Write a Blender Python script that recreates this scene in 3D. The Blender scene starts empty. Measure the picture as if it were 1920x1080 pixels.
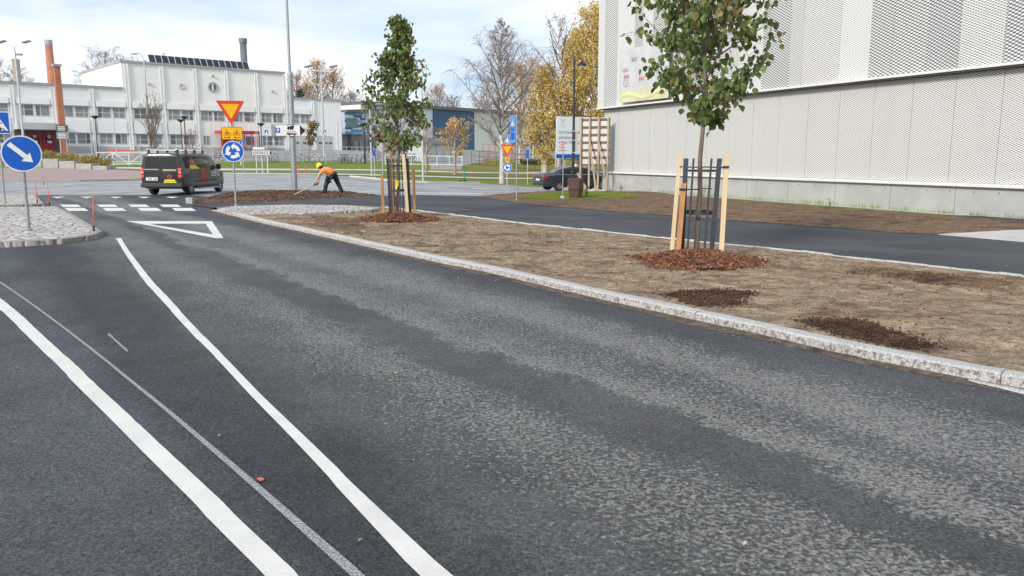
import bpy, bmesh, math, random
from mathutils import Vector, Matrix, noise
from mathutils.geometry import tessellate_polygon
R=math.radians
S=bpy.context.scene
COL=S.collection
# ---------------- camera ----------------
F=1500.0; H=1.75; HY=293.0
PITCH=math.atan((540-HY)/F); CP,SP=math.cos(PITCH),math.sin(PITCH)
cd=bpy.data.cameras.new('camera'); cam=bpy.data.objects.new('camera',cd); COL.objects.link(cam)
cam.location=(0,0,H); cam.rotation_euler=(math.pi/2-PITCH,0,0)
cd.sensor_width=36; cd.lens=F/1920*36; cd.clip_start=.05; cd.clip_end=3000
S.camera=cam
S.view_settings.view_transform='Standard'; S.view_settings.look='None'
S.view_settings.exposure=0.62; S.view_settings.gamma=1
# ---------------- sky ----------------
SUN_EL,SUN_AZ=R(28),R(215)      # azimuth clockwise from +Y: behind the camera, to its left
W=bpy.data.worlds.new('World'); S.world=W; W.use_nodes=True
nt=W.node_tree; nt.nodes.clear(); N=nt.nodes; L=nt.links
def nd(t,**k):
    n=N.new(t)
    for a,b in k.items(): setattr(n,a,b)
    return n
out=nd('ShaderNodeOutputWorld'); bg=nd('ShaderNodeBackground'); bg.inputs[1].default_value=.10
sky=nd('ShaderNodeTexSky',sky_type='NISHITA'); sky.sun_disc=False
sky.sun_elevation=SUN_EL; sky.sun_rotation=SUN_AZ; sky.air_density=1.0; sky.dust_density=1.2
tc=nd('ShaderNodeTexCoord'); sp=nd('ShaderNodeSeparateXYZ'); L.new(tc.outputs['Generated'],sp.inputs[0])
mp=nd('ShaderNodeMapping'); mp.inputs['Scale'].default_value=(1,1,4.2); mp.inputs['Location'].default_value=(.35,.2,.1)
L.new(tc.outputs['Generated'],mp.inputs[0])
nz=nd('ShaderNodeTexNoise'); nz.inputs['Scale'].default_value=2.6; nz.inputs['Detail'].default_value=5; nz.inputs['Roughness'].default_value=.52
L.new(mp.outputs[0],nz.inputs['Vector'])
rp=nd('ShaderNodeValToRGB'); rp.color_ramp.elements[0].position=.37; rp.color_ramp.elements[1].position=.62
L.new(nz.outputs[0],rp.inputs[0])
cl=nd('ShaderNodeValToRGB')   # cloud brightness against elevation
cl.color_ramp.elements[0].position=0; cl.color_ramp.elements[0].color=(8.3,8.5,8.8,1)
cl.color_ramp.elements[1].position=.45; cl.color_ramp.elements[1].color=(5.1,5.45,5.95,1)
L.new(sp.outputs[2],cl.inputs[0])
blue=nd('ShaderNodeMix',data_type='RGBA'); blue.inputs[0].default_value=.82
blue.inputs[7].default_value=(4.1,5.2,6.7,1); L.new(sky.outputs[0],blue.inputs[6])
mx=nd('ShaderNodeMix',data_type='RGBA'); L.new(rp.outputs[0],mx.inputs[0]); L.new(blue.outputs[2],mx.inputs[6]); L.new(cl.outputs[0],mx.inputs[7])
L.new(mx.outputs[2],bg.inputs[0]); L.new(bg.outputs[0],out.inputs[0])
# ---------------- sun ----------------
sl=bpy.data.lights.new('sun','SUN'); sl.energy=2.3; sl.angle=R(11); sl.color=(1,.93,.83)
so=bpy.data.objects.new('sun',sl); COL.objects.link(so)
sd=Vector((math.sin(SUN_AZ)*math.cos(SUN_EL),math.cos(SUN_AZ)*math.cos(SUN_EL),math.sin(SUN_EL)))
so.rotation_euler=(-sd).to_track_quat('-Z','Y').to_euler(); so.location=(0,0,40)

# ---------------- terrain and picture geometry ----------------
def lerp(a,b,t): return a+(b-a)*t
def smooth(a,b,x):
    t=max(0,min(1,(x-a)/(b-a))); return t*t*(3-2*t)
def table(tb,y):
    if y<=tb[0][0]: return tb[0][1]
    for (a,b),(c,d) in zip(tb,tb[1:]):
        if y<=c: return lerp(b,d,(y-a)/(c-a))
    return tb[-1][1]
ZL=[(0,0),(45,0),(60,.05),(72,.35),(94,1.05),(112,1.8),(126,2.5),(150,2.9)]
ZR=[(0,0),(39,0),(51,-.40),(62,-.38),(75,-.1),(94,.6),(110,.85),(150,1.0)]
CELL=3.0
def T0(x,y):
    if y<33: return 0.0
    w=smooth(-.22,.03,x/y)
    return lerp(table(ZL,y),table(ZR,y),w)
_tc={}
def TG(i,j):
    k=(i,j)
    if k not in _tc: _tc[k]=T0(i*CELL,j*CELL)
    return _tc[k]
def T(x,y):
    u,v=x/CELL,y/CELL; i,j=math.floor(u),math.floor(v); a,b=u-i,v-j
    if a+b<=1: return TG(i,j)+a*(TG(i+1,j)-TG(i,j))+b*(TG(i,j+1)-TG(i,j))
    return TG(i+1,j+1)+(1-a)*(TG(i,j+1)-TG(i+1,j+1))+(1-b)*(TG(i+1,j)-TG(i+1,j+1))
def ray(px,py):
    u=(px-960)/F; v=(540-py)/F
    return Vector((u,CP+v*SP,-SP+v*CP))
def G(px,py,dz=0):
    d=ray(px,py)
    lo=1.0; s=1.0; prev=1.0
    while s<400:
        if H+d.z*s < T(d.x*s,d.y*s)+dz: break
        prev=s; s*=1.02
    lo,hi=prev,s
    for _ in range(30):
        m=(lo+hi)/2
        if H+d.z*m<T(d.x*m,d.y*m)+dz: hi=m
        else: lo=m
    return Vector((d.x*hi,d.y*hi,H+d.z*hi))
def P(px,py,Y):
    d=ray(px,py); s=Y/d.y; return Vector((d.x*s,Y,H+d.z*s))
def GP(px,Y):      # ground point in column px at depth Y (column taken at the horizon row)
    d=ray(px,HY); x=d.x/d.y*Y; return Vector((x,Y,T(x,Y)))
class Fac:         # a facade plane: origin, direction
    def __init__(s,o,a): s.o=o; s.a=a; s.d=Vector((math.cos(a),math.sin(a),0))
    def tz(s,px,py):
        r=ray(px,py); n=Vector((-s.d.y,s.d.x,0)); k=n.dot(Vector((s.o.x,s.o.y,0)))/n.dot(r)
        p=r*k; return (p-Vector((s.o.x,s.o.y,0))).dot(s.d), H+p.z-s.o.z
    def t(s,px,py=HY): return s.tz(px,py)[0]
    def z(s,px,py): return s.tz(px,py)[1]

# ---------------- mesh helpers ----------------
class MB:
    def __init__(s): s.v=[]; s.f=[]; s.m=[]
    def add(s,v,f,m=0):
        b=len(s.v); s.v+= [tuple(x) for x in v]; s.f+=[tuple(b+i for i in q) for q in f]; s.m+=[m]*len(f); return s
    def box(s,x0,x1,y0,y1,z0,z1,m=0,M=None):
        v=[Vector(p) for p in ((x0,y0,z0),(x1,y0,z0),(x1,y1,z0),(x0,y1,z0),(x0,y0,z1),(x1,y0,z1),(x1,y1,z1),(x0,y1,z1))]
        if M: v=[M@p for p in v]
        return s.add(v,[(0,3,2,1),(4,5,6,7),(0,1,5,4),(1,2,6,5),(2,3,7,6),(3,0,4,7)],m)
    def bar(s,a,b,w,h=None,m=0,up=(0,0,1)):
        a,b=Vector(a),Vector(b); d=(b-a); l=d.length; d.normalize(); up=Vector(up)
        if abs(d.dot(up))>.99: up=Vector((0,1,0))
        x=d.cross(up).normalized(); z=x.cross(d); h=h or w; v=[]
        for q in (a,b):
            for (i,j) in ((-1,-1),(1,-1),(1,1),(-1,1)): v.append(q+x*i*w/2+z*j*h/2)
        return s.add(v,[(0,1,2,3),(7,6,5,4),(0,4,5,1),(1,5,6,2),(2,6,7,3),(3,7,4,0)],m)
    def tube(s,pts,rad,n=8,m=0,cap=True):
        pts=[Vector(p) for p in pts]
        if not hasattr(rad,'__len__'): rad=[rad]*len(pts)
        v=[];prev=None
        for i,p in enumerate(pts):
            d=(pts[min(i+1,len(pts)-1)]-pts[max(i-1,0)]).normalized()
            if prev is None:
                a=Vector((1,0,0)) if abs(d.x)<.9 else Vector((0,1,0)); x=(a-d*a.dot(d)).normalized()
            else: x=(prev-d*prev.dot(d)).normalized()
            prev=x; y=d.cross(x)
            for k in range(n):
                t=2*math.pi*k/n; v.append(p+(x*math.cos(t)+y*math.sin(t))*rad[i])
        f=[]
        for i in range(len(pts)-1):
            for k in range(n):
                a=i*n+k;b=i*n+(k+1)%n; f.append((a,b,b+n,a+n))
        if cap: f.append(tuple(range(n-1,-1,-1))); f.append(tuple(range((len(pts)-1)*n,len(pts)*n)))
        return s.add(v,f,m)
    def prism(s,poly,y0,y1,m=0,rim=None):   # polygon in local x,z extruded along y; y0 is the front
        n=len(poly); v=[(x,y0,z) for x,z in poly]+[(x,y1,z) for x,z in poly]
        t=tessellate_polygon([[Vector((x,z,0)) for x,z in poly]])
        f=[tuple(q) for q in t]+[tuple(n+i for i in reversed(q)) for q in t]
        s.add(v,f,m); s.add(v,[(i,i+n,(i+1)%n+n,(i+1)%n) for i in range(n)],m if rim is None else rim)
        return s
    def ring(s,cx,cz,r0,r1,y0,y1,m=0,n=40,a0=0,a1=2*math.pi):
        full=abs(a1-a0-2*math.pi)<1e-6; k=n if full else n+1
        v=[]
        for i in range(k):
            t=a0+(a1-a0)*i/n
            for (r,y) in ((r0,y0),(r1,y0),(r1,y1),(r0,y1)): v.append((cx+r*math.cos(t),y,cz+r*math.sin(t)))
        f=[]
        for i in range(n):
            a=i*4;b=((i+1)%k)*4
            for j in range(4): f.append((a+j,b+j,b+(j+1)%4,a+(j+1)%4))
        if not full: f+= [(0,1,2,3),tuple((k-1)*4+j for j in (3,2,1,0))]
        return s.add(v,f,m)
    def lathe(s,prof,n=16,m=0,c=(0,0,0)):
        v=[];
        for r,z in prof:
            for k in range(n):
                t=2*math.pi*k/n; v.append((c[0]+r*math.cos(t),c[1]+r*math.sin(t),c[2]+z))
        f=[]
        for i in range(len(prof)-1):
            for k in range(n):
                a=i*n+k;b=i*n+(k+1)%n; f.append((a,b,b+n,a+n))
        return s.add(v,f,m)
    def xf(s,M):
        s.v=[tuple(M@Vector(p)) for p in s.v]; return s
    def build(s,name,mats,parent=None,smooth=False,bevel=0,seg=2,fix=True):
        me=bpy.data.meshes.new(name); me.from_pydata(s.v,[],s.f)
        if not isinstance(mats,(list,tuple)): mats=[mats]
        for m in mats: me.materials.append(m)
        if len(mats)>1: me.polygons.foreach_set('material_index',s.m)
        if fix:
            bm=bmesh.new(); bm.from_mesh(me); bmesh.ops.recalc_face_normals(bm,faces=bm.faces); bm.to_mesh(me); bm.free()
        if smooth: me.polygons.foreach_set('use_smooth',[True]*len(me.polygons))
        o=bpy.data.objects.new(name,me); COL.objects.link(o)
        if parent: o.parent=parent
        if bevel:
            b=o.modifiers.new('bevel','BEVEL'); b.width=bevel; b.segments=seg; b.limit_method='ANGLE'; b.angle_limit=R(35)
            if smooth: b.harden_normals=False
        if smooth=='auto':
            pass
        return o
def disc(r,n=40,cx=0,cz=0): return [(cx+r*math.cos(2*math.pi*i/n),cz+r*math.sin(2*math.pi*i/n)) for i in range(n)]
def rrect(x0,x1,z0,z1,r,k=4):
    p=[]
    for cx,cz,a in ((x1-r,z1-r,0),(x0+r,z1-r,90),(x0+r,z0+r,180),(x1-r,z0+r,270)):
        for i in range(k+1):
            t=R(a+90*i/k); p.append((cx+r*math.cos(t),cz+r*math.sin(t)))
    return p
def tag(o,label,cat,group=None,kind=None):
    if label: o['label']=label
    if cat: o['category']=cat
    if group: o['group']=group
    if kind: o['kind']=kind
    return o
def thing(name,label,cat,loc=(0,0,0),rz=0,group=None):
    o=bpy.data.objects.new(name,None); COL.objects.link(o); o.location=loc; o.rotation_euler=(0,0,rz)
    o.empty_display_size=.2
    return tag(o,label,cat,group)
def part(o,label): o['label']=label; return o
def struct(o): o['kind']='structure'; return o
def copy_tree(o,parent=None):
    c=o.copy(); COL.objects.link(c); c.parent=parent
    for ch in list(o.children): copy_tree(ch,c)
    return c
def text_fit(s,w,h,mat,parent,x,y,z,name='lettering',bold=.004):
    o=text_obj(s,1,mat,parent,0,0,0,name,bold=bold); vs=[v.co for v in o.data.vertices]; a=min(v.x for v in vs);b_=max(v.x for v in vs);c=min(v.z for v in vs);d=max(v.z for v in vs)
    o.data.transform(Matrix.Translation((x,y,z))@Matrix.Diagonal((w/(b_-a),1,h/(d-c),1))@Matrix.Translation((-a,0,-c))); return o
def text_obj(s,size,mat,parent,x,y,z,name='lettering',font_scale_x=1.0,align='LEFT',bold=.0,rz=0):
    cu=bpy.data.curves.new('t','FONT'); cu.body=s; cu.size=size; cu.align_x=align; cu.extrude=.002; cu.offset=bold
    t=bpy.data.objects.new('t',cu); COL.objects.link(t)
    dg=bpy.context.evaluated_depsgraph_get(); dg.update()
    me=bpy.data.meshes.new_from_object(t.evaluated_get(dg)); bpy.data.objects.remove(t)
    me.materials.clear(); me.materials.append(mat)
    me.transform(Matrix.Translation((x,y,z))@Matrix.Rotation(rz,4,'Z')@Matrix.Rotation(math.pi/2,4,'X')@Matrix.Diagonal((font_scale_x,1,1,1)))
    o=bpy.data.objects.new(name,me); COL.objects.link(o); o.parent=parent; return o
def drape(poly,off,name,mat,kind='structure',hi=None):
    # polygon (x,y) cut along the terrain's own grid so that every sheet lies exactly parallel to it
    bm=bmesh.new(); vs=[bm.verts.new((x,y,0)) for x,y in poly]
    for t in tessellate_polygon([[Vector((x,y,0)) for x,y in poly]]):
        try: bm.faces.new([vs[i] for i in t])
        except ValueError: pass
    xs=[p[0] for p in poly]; ys=[p[1] for p in poly]; x0,x1,y0,y1=min(xs),max(xs),max(33,min(ys)),min(max(ys),153)
    def cut(co,no):
        bmesh.ops.bisect_plane(bm,geom=bm.verts[:]+bm.edges[:]+bm.faces[:],plane_co=co,plane_no=no)
    if y1>33:
        for j in range(math.ceil(y0/CELL),math.floor(y1/CELL)+1): cut((0,j*CELL,0),(0,1,0))
        X0,X1=max(x0,-108),min(x1,108)
        for i in range(math.ceil(X0/CELL),math.floor(X1/CELL)+1): cut((i*CELL,0,0),(1,0,0))
        for k in range(math.floor((X0+y0)/CELL),math.ceil((X1+y1)/CELL)+1): cut((k*CELL,0,0),(1,1,0))
    for v in bm.verts: v.co.z=T(v.co.x,v.co.y)+off
    bmesh.ops.recalc_face_normals(bm,faces=bm.faces)
    for f in bm.faces:
        if f.normal.z<0: f.normal_flip()
    me=bpy.data.meshes.new(name); bm.to_mesh(me); bm.free(); me.materials.append(mat)
    o=bpy.data.objects.new(name,me); COL.objects.link(o); o['kind']=kind; return o
def PX(pts,dz=0): return [tuple(G(x,y,dz)[:2]) for x,y in pts]
def spline(pts,n=8):
    pts=[Vector(p) for p in pts]; o=[]
    for i in range(len(pts)-1):
        p0=pts[max(i-1,0)];p1=pts[i];p2=pts[i+1];p3=pts[min(i+2,len(pts)-1)]
        for k in range(n):
            t=k/n; o.append(.5*((2*p1)+(p2-p0)*t+(2*p0-5*p1+4*p2-p3)*t*t+(3*p1-p0-3*p2+p3)*t**3))
    o.append(pts[-1]); return o

# ---------------- materials ----------------
def newmat(name):
    m=bpy.data.materials.new(name); m.use_nodes=True; n=m.node_tree.nodes; b=n['Principled BSDF']; return m,n,m.node_tree.links,b
def val(n,l,op,a,b=None,c=None):
    q=n.new('ShaderNodeMath'); q.operation=op
    for i,x in enumerate((a,b,c)):
        if x is None: continue
        if isinstance(x,(int,float)): q.inputs[i].default_value=x
        else: l.new(x,q.inputs[i])
    return q.outputs[0]
def nz_(n,l,vec,scale,detail=3,rough=.5,dist=0):
    q=n.new('ShaderNodeTexNoise'); q.inputs['Scale'].default_value=scale; q.inputs['Detail'].default_value=detail
    q.inputs['Roughness'].default_value=rough; q.inputs['Distortion'].default_value=dist
    if vec is not None: l.new(vec,q.inputs['Vector'])
    return q.outputs[0]
def ss(n,l,x,a,b,lo=0,hi=1):
    q=n.new('ShaderNodeMapRange'); q.interpolation_type='SMOOTHSTEP'
    l.new(x,q.inputs[0]); q.inputs[1].default_value=a; q.inputs[2].default_value=b; q.inputs[3].default_value=lo; q.inputs[4].default_value=hi
    return q.outputs[0]
def mixc(n,l,f,a,b,mode='MIX'):
    q=n.new('ShaderNodeMix'); q.data_type='RGBA'; q.blend_type=mode
    if isinstance(f,(int,float)): q.inputs[0].default_value=f
    else: l.new(f,q.inputs[0])
    for i,x in ((6,a),(7,b)):
        if isinstance(x,tuple): q.inputs[i].default_value=(*x[:3],1)
        else: l.new(x,q.inputs[i])
    return q.outputs[2]
def coords(n,l,kind='pos',scale=(1,1,1),rot=(0,0,0)):
    if kind=='pos': o=n.new('ShaderNodeNewGeometry').outputs['Position']
    else: o=n.new('ShaderNodeTexCoord').outputs['Object']
    q=n.new('ShaderNodeMapping'); l.new(o,q.inputs[0]); q.inputs['Scale'].default_value=scale; q.inputs['Rotation'].default_value=rot
    return q.outputs[0]
def bump(n,l,b,h,st=.3,dist=.01):
    q=n.new('ShaderNodeBump'); l.new(h,q.inputs['Height']); q.inputs['Strength'].default_value=st; q.inputs['Distance'].default_value=dist
    l.new(q.outputs[0],b.inputs['Normal'])
_mc={}
def M(name,col,rough=.6,metal=0,var=.12,scale=3,bs=0,bscale=40,kind='obj',stretch=(1,1,1),spec=None,clear=0,trans=0):
    if name in _mc: return _mc[name]
    m,n,l,b=newmat(name); c=coords(n,l,kind,stretch)
    f=nz_(n,l,c,scale,5,.6)
    k=tuple(x*(1-var) for x in col); h=tuple(min(1,x*(1+var)) for x in col)
    l.new(mixc(n,l,ss(n,l,f,.3,.7),k,h),b.inputs['Base Color'])
    b.inputs['Roughness'].default_value=rough; b.inputs['Metallic'].default_value=metal
    if clear: b.inputs['Coat Weight'].default_value=clear; b.inputs['Coat Roughness'].default_value=.05
    if bs: bump(n,l,b,nz_(n,l,c,bscale,4,.6),bs,.01)
    _mc[name]=m; return m
def asphalt(name,base,light,rot,amount,grain=1.0,blu=.0):
    m,n,l,b=newmat(name)
    c=coords(n,l,'pos',(1,1,1),(0,0,rot))
    # after rotation x runs along the lane, y across it
    q=n.new('ShaderNodeMapping'); l.new(c,q.inputs[0]); q.inputs['Scale'].default_value=(.09,.85,1)
    bandn=nz_(n,l,q.outputs[0],1.0,3,.5,.6)
    big=nz_(n,l,c,.35,4,.6)
    q2=n.new('ShaderNodeMapping'); l.new(c,q2.inputs[0]); q2.inputs['Scale'].default_value=(10,26,1); q2.inputs['Rotation'].default_value=(0,0,-rot*.5)
    flake=nz_(n,l,q2.outputs[0],1.0,6,.68)
    gr=nz_(n,l,c,95,3,.7); gr2=nz_(n,l,c,42,2,.6)
    s=val(n,l,'ADD',bandn,val(n,l,'MULTIPLY',val(n,l,'SUBTRACT',big,.5),.35))
    s=val(n,l,'ADD',s,val(n,l,'MULTIPLY',val(n,l,'SUBTRACT',flake,.5),.55))
    f=ss(n,l,s,.50,.62,0,amount)
    base2=mixc(n,l,ss(n,l,big,.35,.65),tuple(x*.82 for x in base),tuple(x*1.2 for x in base))
    col=mixc(n,l,f,base2,light)
    br=mixc(n,l,ss(n,l,nz_(n,l,c,.8,4,.65),.52,.75,0,.35),col,(.115,.10,.082))
    g=ss(n,l,gr,.30,.72,1-.45*grain,1+.5*grain)
    col=mixc(n,l,1.0,br,g,'MULTIPLY')
    sp=ss(n,l,nz_(n,l,c,150,1,.5),.70,.76,0,.55*grain)
    col=mixc(n,l,sp,col,(.30,.29,.27))
    l.new(col,b.inputs['Base Color'])
    b.inputs['Roughness'].default_value=.78; b.inputs['Specular IOR Level'].default_value=.35
    hh=val(n,l,'ADD',gr,val(n,l,'MULTIPLY',gr2,1.2))
    bump(n,l,b,hh,.75*grain,.008)
    return m
def ramp(n,l,x,stops,col=False):
    q=n.new('ShaderNodeValToRGB'); l.new(x,q.inputs[0]); e=q.color_ramp.elements
    while len(e)<len(stops): e.new(.5)
    for k,(p,c) in zip(e,sorted(stops)): k.position=p; k.color=(*c,1) if isinstance(c,tuple) else (c,c,c,1)
    return q.outputs[0]
def road_mat(name):
    # v = distance across the lane; wheel tracks and drying bands run along it
    m,n,l,b=newmat(name); c=coords(n,l,'pos'); d=n.new('ShaderNodeVectorMath'); d.operation='DOT_PRODUCT'; l.new(c,d.inputs[0]); d.inputs[1].default_value=(.82,.57,0); v=d.outputs['Value']
    st=coords(n,l,'pos',(1,1,1),(0,0,R(-124.8)))
    q=n.new('ShaderNodeMapping'); l.new(st,q.inputs[0]); q.inputs['Scale'].default_value=(.12,.5,1)
    w1=val(n,l,'MULTIPLY',val(n,l,'SUBTRACT',nz_(n,l,q.outputs[0],1.6,4,.6),.5),1.1)
    w2=val(n,l,'MULTIPLY',val(n,l,'SUBTRACT',nz_(n,l,c,2.6,4,.65),.5),.55)
    vv=val(n,l,'DIVIDE',val(n,l,'ADD',val(n,l,'ADD',v,w1),w2),8)
    D=[(-.0,.08),(1.6,.08),(2.3,.30),(2.9,.56),(3.25,.48),(3.45,.16),(3.72,.10),(3.90,.70),(4.25,.50),(4.6,.42),(5.0,.68),(5.45,.56),(5.9,.14),(6.5,.06)]
    den=ramp(n,l,vv,[(a/8,x) for a,x in D])
    flake=nz_(n,l,c,34,3,.62); fine=nz_(n,l,c,75,3,.7)
    patch=val(n,l,'MULTIPLY',val(n,l,'SUBTRACT',nz_(n,l,c,.75,5,.7),.5),.22)
    s=val(n,l,'ADD',val(n,l,'ADD',flake,patch),val(n,l,'MULTIPLY',val(n,l,'SUBTRACT',den,.5),.42))
    f=val(n,l,'MULTIPLY',ss(n,l,s,.46,.58,0,.80),ss(n,l,den,.07,.22))
    base=ramp(n,l,vv,[(0,(.084,.089,.100)),(.75/8,(.084,.089,.100)),(1.2/8,(.048,.050,.056)),(1.7/8,(.056,.057,.061)),(2.0/8,(.090,.089,.087)),(2.6/8,(.092,.091,.088)),(5.6/8,(.084,.085,.088)),(6.3/8,(.064,.067,.076))])
    big=nz_(n,l,c,.5,5,.65)
    base=mixc(n,l,1.0,base,ss(n,l,big,.3,.7,.78,1.25),'MULTIPLY')
    col=mixc(n,l,f,base,(.265,.258,.245))
    col=mixc(n,l,ss(n,l,nz_(n,l,c,1.1,5,.7),.56,.75,0,.4),col,(.13,.115,.09))
    col=mixc(n,l,1.0,col,ss(n,l,fine,.32,.68,.55,1.5),'MULTIPLY')
    col=mixc(n,l,1.0,col,ss(n,l,nz_(n,l,c,44,3,.65),.33,.67,.72,1.28),'MULTIPLY')
    sp=ss(n,l,nz_(n,l,c,120,1,.5),.70,.78,0,.5); col=mixc(n,l,sp,col,(.30,.29,.27))
    l.new(col,b.inputs['Base Color']); b.inputs['Roughness'].default_value=.75; b.inputs['Specular IOR Level'].default_value=.3
    bump(n,l,b,val(n,l,'ADD',fine,val(n,l,'MULTIPLY',flake,1.3)),1.0,.012); return m
def soil_mat(name,c1,c2,c3,scale=1.0,thr=(.5,.62)):
    m,n,l,b=newmat(name); c=coords(n,l,'pos')
    a=nz_(n,l,c,.9*scale,6,.65,.3); d=nz_(n,l,c,9*scale,6,.7); e=nz_(n,l,c,45*scale,4,.7)
    q=n.new('ShaderNodeMapping'); l.new(c,q.inputs[0]); q.inputs['Scale'].default_value=(.8,1.5,1); q.inputs['Rotation'].default_value=(0,0,.9)
    st=nz_(n,l,q.outputs[0],1.3*scale,5,.7)
    col=mixc(n,l,ss(n,l,d,.38,.62),c1,c2)
    f=val(n,l,'ADD',val(n,l,'MULTIPLY',a,.5),val(n,l,'MULTIPLY',st,.5))
    col=mixc(n,l,ss(n,l,f,*thr),col,c3)
    col=mixc(n,l,1.0,col,ss(n,l,e,.3,.7,.5,1.55),'MULTIPLY')
    col=mixc(n,l,1.0,col,ss(n,l,nz_(n,l,c,3.2*scale,5,.7),.35,.65,.72,1.25),'MULTIPLY')
    l.new(col,b.inputs['Base Color']); b.inputs['Roughness'].default_value=.95; b.inputs['Specular IOR Level'].default_value=.1
    bump(n,l,b,val(n,l,'ADD',d,val(n,l,'MULTIPLY',e,.5)),.9,.03)
    return m
def cobble_mat(name,sc,c1,c2,joint,jw=.06,stretch=(1,1,1)):
    m,n,l,b=newmat(name); c=coords(n,l,'pos',stretch,(0,0,.4))
    dn=n.new('ShaderNodeTexNoise'); dn.inputs['Scale'].default_value=3; l.new(c,dn.inputs[0])
    cc=mixc(n,l,.07,c,dn.outputs['Color'],'LINEAR_LIGHT')
    v=n.new('ShaderNodeTexVoronoi'); v.inputs['Scale'].default_value=sc; l.new(cc,v.inputs['Vector']); v.voronoi_dimensions='2D'
    e=n.new('ShaderNodeTexVoronoi'); e.feature='DISTANCE_TO_EDGE'; e.inputs['Scale'].default_value=sc; l.new(cc,e.inputs['Vector']); e.voronoi_dimensions='2D'
    sx=n.new('ShaderNodeSeparateColor'); l.new(v.outputs['Color'],sx.inputs[0])
    col=mixc(n,l,sx.outputs[0],c1,c2)
    g=nz_(n,l,c,30,4,.7); col=mixc(n,l,1.0,col,ss(n,l,g,.3,.7,.75,1.15),'MULTIPLY')
    j=ss(n,l,e.outputs['Distance'],jw*.3,jw)
    col=mixc(n,l,j,joint,col)
    l.new(col,b.inputs['Base Color']); b.inputs['Roughness'].default_value=.85
    bump(n,l,b,val(n,l,'ADD',ss(n,l,e.outputs['Distance'],0,jw*3),val(n,l,'MULTIPLY',g,.2)),.8,.04)
    return m
def grass_mat(name,c1,c2,c3):
    m,n,l,b=newmat(name); c=coords(n,l,'pos')
    a=nz_(n,l,c,.35,5,.65); d=nz_(n,l,c,6,5,.7); e=nz_(n,l,c,40,3,.7)
    col=mixc(n,l,ss(n,l,a,.4,.65),c1,c2); col=mixc(n,l,ss(n,l,d,.5,.75,0,.7),col,c3)
    col=mixc(n,l,1.0,col,ss(n,l,e,.3,.7,.7,1.3),'MULTIPLY')
    l.new(col,b.inputs['Base Color']); b.inputs['Roughness'].default_value=.9; b.inputs['Specular IOR Level'].default_value=.1
    bump(n,l,b,val(n,l,'ADD',d,e),.8,.05); return m
def paint_mat(name,col,wear=.5):
    m,n,l,b=newmat(name); c=coords(n,l,'pos')
    a=nz_(n,l,c,2.2,5,.7); g=nz_(n,l,c,110,3,.7)
    k=mixc(n,l,ss(n,l,a,.35,.7,0,.45),col,tuple(x*.72 for x in col))
    k=mixc(n,l,1.0,k,ss(n,l,g,.25,.6,.85,1.03),'MULTIPLY')
    w=ss(n,l,val(n,l,'ADD',val(n,l,'MULTIPLY',g,.6),val(n,l,'MULTIPLY',a,.4)),.60,.70,0,wear)
    k=mixc(n,l,w,k,(.07,.07,.07))
    l.new(k,b.inputs['Base Color']); b.inputs['Roughness'].default_value=.7; bump(n,l,b,g,.5,.006); return m
def granite_mat(name,top,stain):
    m,n,l,b=newmat(name); c=coords(n,l,'pos')
    geo=n.new('ShaderNodeNewGeometry'); s=n.new('ShaderNodeSeparateXYZ'); l.new(geo.outputs['True Normal'],s.inputs[0])
    sp=nz_(n,l,c,70,4,.75); a=nz_(n,l,c,26,6,.75); z=n.new('ShaderNodeSeparateXYZ'); l.new(c,z.inputs[0])
    col=mixc(n,l,ss(n,l,sp,.42,.62),tuple(x*.6 for x in top),top)
    # dirt and rust stains splashed on the road side of the stones
    side=ss(n,l,s.outputs[2],.35,.8,1,0)
    pat=ss(n,l,a,.46,.60,0,.9)
    col=mixc(n,l,val(n,l,'MULTIPLY',side,pat),col,stain)
    col=mixc(n,l,ss(n,l,nz_(n,l,c,2.5,5,.7),.55,.7,0,.3),col,(.33,.25,.18))
    l.new(col,b.inputs['Base Color']); b.inputs['Roughness'].default_value=.85
    bump(n,l,b,val(n,l,'ADD',a,sp),.9,.015); return m
def mesh_mat(name,pu,pv,thr,metal,dark,slant=0.0):
    # expanded metal: white strands round lens-shaped openings, dark wall seen behind
    m,n,l,b=newmat(name); tcn=n.new('ShaderNodeTexCoord'); s=n.new('ShaderNodeSeparateXYZ'); l.new(tcn.outputs['Object'],s.inputs[0])
    u=val(n,l,'MULTIPLY',s.outputs[0],2*math.pi/pu); v=val(n,l,'MULTIPLY',s.outputs[2],2*math.pi/pv)
    h=val(n,l,'MULTIPLY',val(n,l,'COSINE',u),val(n,l,'COSINE',v))
    hole=ss(n,l,h,thr-.07,thr+.07)
    a=nz_(n,l,coords(n,l,'obj'),.7,4,.6)
    met=mixc(n,l,a,tuple(x*.93 for x in metal),metal)
    met=mixc(n,l,ss(n,l,nz_(n,l,coords(n,l,'obj',(1.2,1,.12)),1.0,4,.6),.55,.75,0,.35),met,tuple(x*.86 for x in metal))
    l.new(mixc(n,l,hole,met,dark),b.inputs['Base Color']); b.inputs['Roughness'].default_value=.55
    bump(n,l,b,h,-.5,.02)
    return m
def glass_mat(name,col,rough=.06):
    m,n,l,b=newmat(name); c=coords(n,l,'obj')
    l.new(mixc(n,l,nz_(n,l,c,.8,2,.5),tuple(x*.7 for x in col),tuple(x*1.3 for x in col)),b.inputs['Base Color'])
    b.inputs['Roughness'].default_value=rough; b.inputs['IOR'].default_value=1.5; return m

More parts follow.
